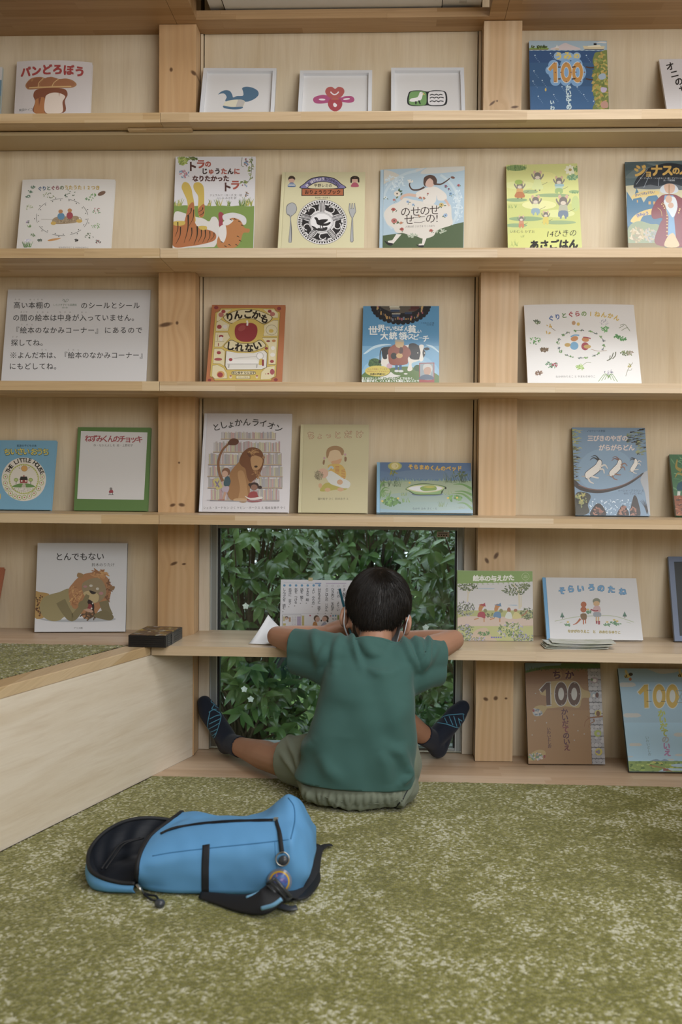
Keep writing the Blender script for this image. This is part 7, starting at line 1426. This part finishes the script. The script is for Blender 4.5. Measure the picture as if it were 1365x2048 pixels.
# smooth across both directions
prof = [spline(r, 6) for r in rows]
cols = [spline([p[k] for p in prof], 6) for k in range(len(prof[0]))]
bm = bmesh.new(); G = [[bm.verts.new(cols[k][i]) for k in range(len(cols))] for i in range(len(cols[0]))]
for i in range(len(G)-1):
    for k in range(len(cols)-1): bm.faces.new((G[i][k], G[i+1][k], G[i+1][k+1], G[i][k+1]))
    bm.faces.new((G[i][-1], G[i+1][-1], G[i+1][0], G[i][0]))
cen = sum((v.co for v in G[-1]), Vector())/len(G[-1]); cv = bm.verts.new(cen+Vector((.006, 0, .004)))
for k in range(len(cols)): bm.faces.new((G[-1][k], G[-1][(k+1) % len(cols)], cv))
bmesh.ops.recalc_face_normals(bm, faces=bm.faces)
for v in bm.verts:
    p = v.co; q = 1 if p.z > .012 else 0
    v.co = p + v.normal*q*(.0035*noise.noise(p*16)+.0022*noise.noise(p*38+Vector((3, 1, 0)))+.0016*math.sin(p.x*75+p.z*60)*max(0, noise.noise(p*9)))
for ln_, wd, hh in (((( 310, 1745), (345, 1725), (365, 1735)), .010, .004), (((300, 1760), (330, 1735), (345, 1715)), .008, .0035), (((350, 1750), (375, 1740), (400, 1755)), .012, -.005), (((372, 1690), (385, 1675), (400, 1668)), .008, .0035), (((440, 1710), (460, 1720), (480, 1715)), .012, .003), (((505, 1672), (515, 1690), (520, 1705)), .008, .003), (((560, 1625), (575, 1615), (585, 1618)), .008, .0035)):
    P = [at(x, y, 1, -.985) for x, y in ln_]
    for v in bm.verts:
        d = min(((v.co-P[i])-(P[i+1]-P[i])*max(0, min(1, (v.co-P[i]).dot(P[i+1]-P[i])/(P[i+1]-P[i]).length_squared))).length for i in range(len(P)-1))
        if d < wd*2.5: v.co += v.normal*hh*math.exp(-(d/wd)**2)
bb = BVHTree.FromBMesh(bm)
edge = [v.co.copy() for v in G[0]]
bo_ = bobj('front_compartment', bm, M_blue)
def bagband(name, lines, wpx, mat, parent=bo_, lift=.0012, thick=.0012):
    bm = bmesh.new()
    for ln_ in lines: ribbon(bm, bb, ln_, wpx, lift)
    bmesh.ops.recalc_face_normals(bm, faces=bm.faces); o = bobj(name, bm, mat, parent); m = o.modifiers.new('thickness', 'SOLIDIFY'); m.thickness = thick; m.offset = 0; return o
def bagline(name, pts, r, mat, parent=bo_, lift=.0):
    P = [cast(bb, p.x, p.y, lift) for p in spline([(a, c_, 0) for a, c_ in pts], 6)]; P = [p for p in P if p]
    bm = bmesh.new(); tube(bm, P, r, 6); return bobj(name, bm, mat, parent)
zp = bagband('zipper', [((322, 1668), (345, 1658), (380, 1651), (430, 1645), (490, 1642), (546, 1641))], 10, M_black)
bagband('zipper_teeth', [((330, 1665), (380, 1651), (430, 1645), (490, 1642), (546, 1641))], 2.4, M_lining, zp, .0026, .001)
bagband('side_webbing', [((413, 1690), (411, 1735), (411, 1784))], 15, M_web)
M_seam = nylon('blue_seam', '3a6f9c', '417aa8')
bagline('seam', [(305, 1712), (345, 1705), (412, 1697), (470, 1691), (520, 1686), (578, 1679)], .0011, M_seam)
bagline('seam', [(577, 1596), (588, 1613), (590, 1640), (586, 1662), (582, 1678)], .0014, M_seam)
bagline('seam', [(550, 1682), (552, 1720), (556, 1745)], .0008, M_seam)
bm = bmesh.new(); tube(bm, edge[2:-8:2], .0045, 8); bobj('edge_binding', bm, M_black, bo_)
bm = bmesh.new(); p = cast(bb, 552, 1642, .003); box(bm, p.x-.004, p.x+.005, p.y-.004, p.y+.004, p.z-.002, p.z+.004); bobj('zipper_slider', bm, M_steel, zp, False, bevel=.001)
# open rear compartment
RIM = [(270, 1768, -1.003), (240, 1766, -1.003), (206, 1757, -1.0), (183, 1743, -.985), (176, 1722, -.955), (182, 1697, -.92), (203, 1671, -.885), (233, 1651, -.85), (266, 1640, -.82), (300, 1637, -.80), (338, 1641, -.785), (372, 1650, -.78)]
rim = spline([at(x, y, 1, d) for x, y, d in RIM], 6); n = len(rim)
ctr = Vector((.25, -.885, 0))
bm = bmesh.new(); A_ = []
for i, p in enumerate(rim):
    o_ = Vector((p.x-ctr.x, p.y-ctr.y, 0)); o_.normalize(); col = []
    for k in range(7):
        f = k/6; z = p.z*(1-f)+.004*f; col.append(bm.verts.new(Vector((p.x, p.y, z))+o_*(.006*math.sin(f*PI)-.001*f)+Vector((0, 0, 0))))
    A_.append(col)
for i in range(n-1):
    for k in range(6): bm.faces.new((A_[i][k], A_[i][k+1], A_[i+1][k+1], A_[i+1][k]))
bo2 = bobj('rear_compartment', bm, M_blue); m = bo2.modifiers.new('thickness', 'SOLIDIFY'); m.thickness = .002
bm = bmesh.new(); B_ = []
for i, p in enumerate(rim):
    o_ = Vector((p.x-ctr.x, p.y-ctr.y, 0)); o_.normalize(); col = []
    for k in range(9):
        f = k/8; ins = .003+.030*f**1.5+.006*math.sin(f*7+i*.7)*f*(1-f)*2; col.append(bm.verts.new(Vector((p.x, p.y, p.z*(1-f)+.012*f+.0005))-o_*ins))
    B_.append(col)
for i in range(n-1):
    for k in range(8): bm.faces.new((B_[i][k], B_[i+1][k], B_[i+1][k+1], B_[i][k+1]))
bm.faces.new([c[-1] for c in B_]); bobj('lining', bm, M_lining, bo2)
bm = bmesh.new(); tube(bm, [p+Vector((0, 0, .001)) for p in rim], .0042, 8); bobj('rim_binding', bm, M_black, bo2)
bm = bmesh.new()
for ofs in (0, .008): tube(bm, spline([at(x, y, 1, d)+Vector((ofs, 0, 0)) for x, y, d in ((203, 1738, -.965), (222, 1712, -.93), (243, 1687, -.89), (280, 1676, -.86))], 6), .0022, 6)
bobj('inner_pocket_edge', bm, M_black, bo2)
# zipper pull hanging at the near corner
bm = bmesh.new(); tube(bm, spline([at(274, 1769, 1, -1.012), at(282, 1779, 1, -1.020), at(288, 1787, 2, .006)], 5), .0035, 8, flat=.5); hp_ = bobj('main_zipper_pull', bm, M_steel)
bm = bmesh.new(); tube(bm, spline([at(286, 1786, 2, .007), at(300, 1790, 2, .006), at(312, 1792, 2, .006), at(316, 1801, 2, .006), at(302, 1799, 2, .006), at(289, 1789, 2, .006)], 6), .0022, 8, True); bobj('cord', bm, M_black, hp_)
bm = bmesh.new(); ellipsoid(bm, at(320, 1807, 2, .008), (.010, .010, .008)); bobj('cord_ball', bm, M_pl, hp_)
# shoulder straps
def strap(name, pts, wd, fl, mat, parent=bag, nrm=(0, 0, 1)):
    P = spline([at(x, y, ax, v) for x, y, ax, v in pts], 6); bm = bmesh.new(); tube(bm, P, wd if not isinstance(wd, tuple) else [wd[0]+(wd[1]-wd[0])*min(1, 1.6*i/len(P)) for i in range(len(P))], 14, flat=fl, nrm=nrm); return bobj(name, bm, mat, parent)
s1 = strap('shoulder_strap', [(400, 1790, 2, .010), (440, 1798, 2, .012), (480, 1806, 2, .016), (520, 1806, 2, .024), (545, 1792, 2, .034), (560, 1776, 2, .044)], (.007, .023), .26, M_black, nrm=(.1, -.75, .65))
for dy, dx in ((-.0, 0), (1, 1)):
    q = [(495+dx*30, 1800+dx*21-2, 2, .020), (520+dx*28, 1790+dx*24-2, 2, .030), (543+dx*22, 1772+dx*30-2, 2, .040)]
    P = [at(x, y, ax, v)+Vector((0, -.010, .006)) for x, y, ax, v in q]; bm = bmesh.new(); tube(bm, spline(P, 6), .0038, 8); bobj('strap_piping', bm, M_bluestrap, s1)
def frame_piece(bm, c, u, v, w_, h_, t_):
    c, u, v = Vector(c), Vector(u).normalized(), Vector(v); v = (v-u*v.dot(u)).normalized(); nn = u.cross(v)
    for a, b, l, d in ((0, h_/2, w_, u), (0, -h_/2, w_, u), (w_/2, 0, h_, v), (-w_/2, 0, h_, v), (0, 0, w_, u)):
        p = c+u*a+v*b; tube(bm, [p-d*l/2, p+d*l/2], t_, 8)
bc = at(560, 1784, 2, .038)+Vector((0, -.012, .008))
bm = bmesh.new(); frame_piece(bm, bc, at(578, 1797, 1, bc.y)-at(549, 1765, 1, bc.y), Vector((.6, -.4, .6)), .045, .022, .0034); bobj('buckle', bm, M_pl, s1)
strap('adjuster_webbing', [(566, 1785, 2, .040), (585, 1790, 2, .018), (605, 1786, 2, .010), (622, 1770, 2, .010), (628, 1745, 2, .014), (632, 1715, 2, .018), (637, 1690, 2, .022)], .012, .16, M_web, nrm=(.3, -.3, .9))
strap('adjuster_webbing', [(632, 1715, 2, .016), (640, 1700, 2, .012), (650, 1691, 2, .008), (664, 1690, 2, .006)], .008, .18, M_web)
strap('shoulder_strap', [(560, 1800, 2, .012), (590, 1796, 2, .010), (612, 1790, 2, .010), (632, 1760, 2, .010), (628, 1735, 2, .012)], .0095, .25, M_black)
strap('strap_end', [(560, 1812, 2, .008), (580, 1817, 2, .008), (594, 1815, 2, .009)], .009, .4, M_pl)
# key ring with a round badge, clipped to the zipper
kc = empty('keychain', at(567, 1716, 1, -1.008), 'key ring with round yellow-rimmed badge hanging from the backpack zipper', 'keychain')
def kobj(name, bm, m, parent=kc, **k):
    bmesh.ops.translate(bm, verts=bm.verts, vec=-kc.location); return obj(name, bm, m, parent, sm=True, **k)
def face_pt(x, y, l): 
    q = cast(bb, x, y, l); return q if q else at(x, y, 1, -1.012)
bm = bmesh.new(); tube(bm, spline([face_pt(553, 1646, .004), face_pt(560, 1668, .004), face_pt(564, 1690, .005), face_pt(566, 1706, .006)], 5), .0042, 8, flat=.4, nrm=(0, -1, 0)); kobj('loop', bm, M_web)
cpt = face_pt(567, 1716, .008); vv = (Vector((0, -1, .25))).normalized(); uu = Vector((1, 0, 0)); ww_ = uu.cross(vv)
bm = bmesh.new(); tube(bm, [cpt+uu*.0125*math.cos(a)+ww_*.0125*math.sin(a) for a in [2*PI*i/28 for i in range(28)]], .0011, 8, True); kobj('ring', bm, M_steel)
c2_ = face_pt(569, 1719, .006); bm = bmesh.new(); tube(bm, [c2_-vv*.001, c2_+vv*.002], .0095, 20); kobj('tab', bm, M_pl)
bpt = face_pt(560, 1757, .010); 
def disc(bm, r, o0, o1, seg=36): tube(bm, [bpt+vv*o0, bpt+vv*o1], r, seg)
bm = bmesh.new(); disc(bm, .0235, -.002, .0012); kobj('badge', bm, plain('grey_acrylic', '6f7a8c', .2))
bd = bpy.data.objects['badge']
bm = bmesh.new(); disc(bm, .0195, .0012, .0017); kobj('badge_rim', bm, plain('yellow_print', 'c8a12c', .3), bd)
t = NT('badge_print'); nz = t.noise(t.coord(), 60, 3, .6); t.P(Base_Color=t.ramp(nz.outputs[0], [(.35, srgb('5a4a8c')), (.48, srgb('3f74b0')), (.58, srgb('6a4a98')), (.68, srgb('c8a83c'))]), Roughness=.3)
bm = bmesh.new(); disc(bm, .0165, .0017, .0022); kobj('badge_picture', bm, t.m, bd)
# ---------------------------------------------------------------- garden outside
def leaf_mat(name, dark, light, back):
    t = NT(name); a = t.n('ShaderNodeVertexColor', layer_name='Ink'); g = t.n('ShaderNodeNewGeometry')
    f = t.n('ShaderNodeSeparateColor', {0: a.outputs[0]}).outputs[0]
    t.P(Base_Color=t.mix(g.outputs['Backfacing'], t.mix(f, srgb(dark), srgb(light)), srgb(back)), Roughness=.22); t.b.inputs['Specular IOR Level'].default_value = .5
    tl = t.n('ShaderNodeBsdfTranslucent', {0: t.mix(f, srgb(dark), srgb('7f9a3a'))}); mx = t.n('ShaderNodeMixShader', {0: .14, 1: t.b.outputs[0], 2: tl.outputs[0]}); t.t.links.new(mx.outputs[0], t.out.inputs[0])
    return t.m
M_leaf = leaf_mat('glossy_leaf', '2f4d2c', '6c8a54', '7c9470'); M_leafd = leaf_mat('dark_leaf', '203a22', '46683e', '58754f'); M_bark = plain('bark', '4a3f30', .9)
def add_leaf(bm, lay, o, d, up, L, W, shade, curl=.35):
    d = d.normalized(); s = d.cross(up)
    if s.length < 1e-3: s = Vector((1, 0, 0))
    s.normalize(); u = s.cross(d).normalized(); prev = None; n = 5; droop = curl*L
    for i in range(n+1):
        f = i/n; w_ = W*.5*math.sin(PI*min(1, f*.93+.05))**.85*(1.12-.35*f); c = o+d*L*f-u*droop*f*f
        r = [bm.verts.new(c-s*w_+u*w_*.28), bm.verts.new(c), bm.verts.new(c+s*w_+u*w_*.28)]
        if prev:
            for k in (0, 1):
                F = bm.faces.new((prev[k], prev[k+1], r[k+1], r[k])); F.smooth = True
                for l in F.loops: l[lay] = (shade, shade, shade, 1)
        prev = r
def shrub(label, c, rad, h, nros, L, seed, mat=M_leaf, group='shrubs outside the window', lean=0.0, flowers=()):
    root = empty('shrub', (c[0], c[1], -.25), label, 'shrub', group); rd = random.Random(seed); base = Vector((c[0], c[1], -.25))
    bl = bmesh.new(); lay = bl.loops.layers.float_color.new('Ink'); bs_ = bmesh.new()
    for k in range(nros):
        a = rd.uniform(0, 2*PI); z = rd.random()**.85*h; rr = math.sqrt(rd.uniform(.15, 1)); pr = rad*(.55+.6*math.sin(PI*min(1, .2+.75*z/h)))
        tip = base+Vector((math.cos(a)*rr*pr, math.sin(a)*rr*pr*.8-lean*z, z)); out = Vector((math.cos(a)*rr, math.sin(a)*rr-.5, .55)).normalized()
        if k % 3 == 0:
            mid = base+Vector((math.cos(a)*rr*pr*.35, math.sin(a)*rr*pr*.3, z*.55)); tube(bs_, spline([base+Vector((rd.uniform(-.05, .05), rd.uniform(-.05, .05), 0)), mid, tip], 3), [.008, .007, .006, .005, .004, .003, .002], 5)
        m = rd.randint(6, 10); sh0 = rd.random(); stem = (out+Vector((rd.uniform(-.7, .7), rd.uniform(-.5, .3), rd.uniform(-.8, .5)))).normalized(); sl = rd.uniform(.05, .11)
        for j in range(m):
            sd = Matrix.Rotation(2.4*j+rd.uniform(-.4, .4), 3, stem) @ stem.orthogonal().normalized(); f = j/m
            d = (sd*rd.uniform(.5, 1.0)+stem*rd.uniform(.3, 1.1)*(.6+.6*f)+Vector((0, 0, rd.uniform(-.55, .1)))).normalized()
            add_leaf(bl, lay, tip-stem*sl*(1-f), d, (stem*.6+Vector((0, -.35, .75))), L*rd.uniform(.55, 1.1), L*rd.uniform(.30, .42), min(1, max(0, .5*sh0+.5*rd.random())), rd.uniform(.15, .6))
    o = obj_keep('foliage', bl, mat, root); obj_off(o, root); s = obj('stems', bs_, M_bark, root); obj_off(s, root)
    for fx, fy, fd in flowers:
        p = at(fx, fy, 1, fd)-base; fm = bmesh.new()
        for k in range(5):
            q = 2*PI*k/5+.3; tip = Vector((math.cos(q)*.012, -.004, math.sin(q)*.012)); sd = Vector((-math.sin(q), 0, math.cos(q)))*.005
            v = [fm.verts.new(p+x) for x in (Vector((0, -.002, 0)), tip*.55+sd, tip, tip*.55-sd)]; fm.faces.new(v)
        ellipsoid(fm, p+Vector((0, -.004, 0)), (.003, .003, .003), seg=8, rings=6)
        obj('flower', fm, plain('white_petal', 'dfe3e4', .6), root)['label'] = 'small white blossom'
    return root
def obj_keep(name, bm, m, parent):
    me = bpy.data.meshes.new(name); bm.to_mesh(me); bm.free(); me.materials.append(m); o = bpy.data.objects.new(name, me); C.objects.link(o); o.parent = parent; return o
def obj_off(o, root): o.data.transform(Matrix.Translation(-root.location))
b = bmesh.new(); box(b, -4, 5, .22, 9, -.33, -.25); t = NT('lawn'); v = t.coord(); n1 = t.noise(v, 60, 4, .7); n2 = t.noise(v, 3, 3)
t.P(Base_Color=t.mix(n2.outputs[0], t.ramp(n1.outputs[0], [(.35, srgb('4f6a30')), (.6, srgb('8ea45a'))]), srgb('6f8a48')), Roughness=.9, Normal=t.bump(n1.outputs[0], .6, .02)); tag(obj('ground', b, t.m), kind='structure')
b = bmesh.new(); box(b, -3, .12, 1.75, 2.1, -.249, -.235); tag(obj('paving', b, plain('pinkish_paving', 'b8a8a4', .8)), 'strip of pinkish paving beyond the shrubs at the window\'s left', 'paving')
shrub('leafy green shrub with white blossoms at the left behind the pane', (.14, .86), .31, 1.12, 330, .076, 1, flowers=((489, 1378, .50), (502, 1398, .52), (492, 1212, .5)))
shrub('leafy green shrub in the middle, set back behind the boy\'s head', (.60, 1.55), .40, 1.2, 420, .080, 2)
shrub('leafy green shrub at the right behind the pane', (1.04, .86), .32, 1.15, 330, .078, 3, flowers=((852, 1255, .52), (885, 1352, .5)))
for k, (x, lab) in enumerate(((-.95, 'dark hedge bush farthest left beyond the near shrubs'), (.05, 'dark hedge bush left of centre beyond the near shrubs'), (1.05, 'dark hedge bush right of centre beyond the near shrubs'), (2.05, 'dark hedge bush farthest right beyond the near shrubs'))):
    shrub(lab, (x, 2.75), .43, 1.5, 300, .11, 10+k, M_leafd, 'dark hedge bushes beyond the near shrubs')
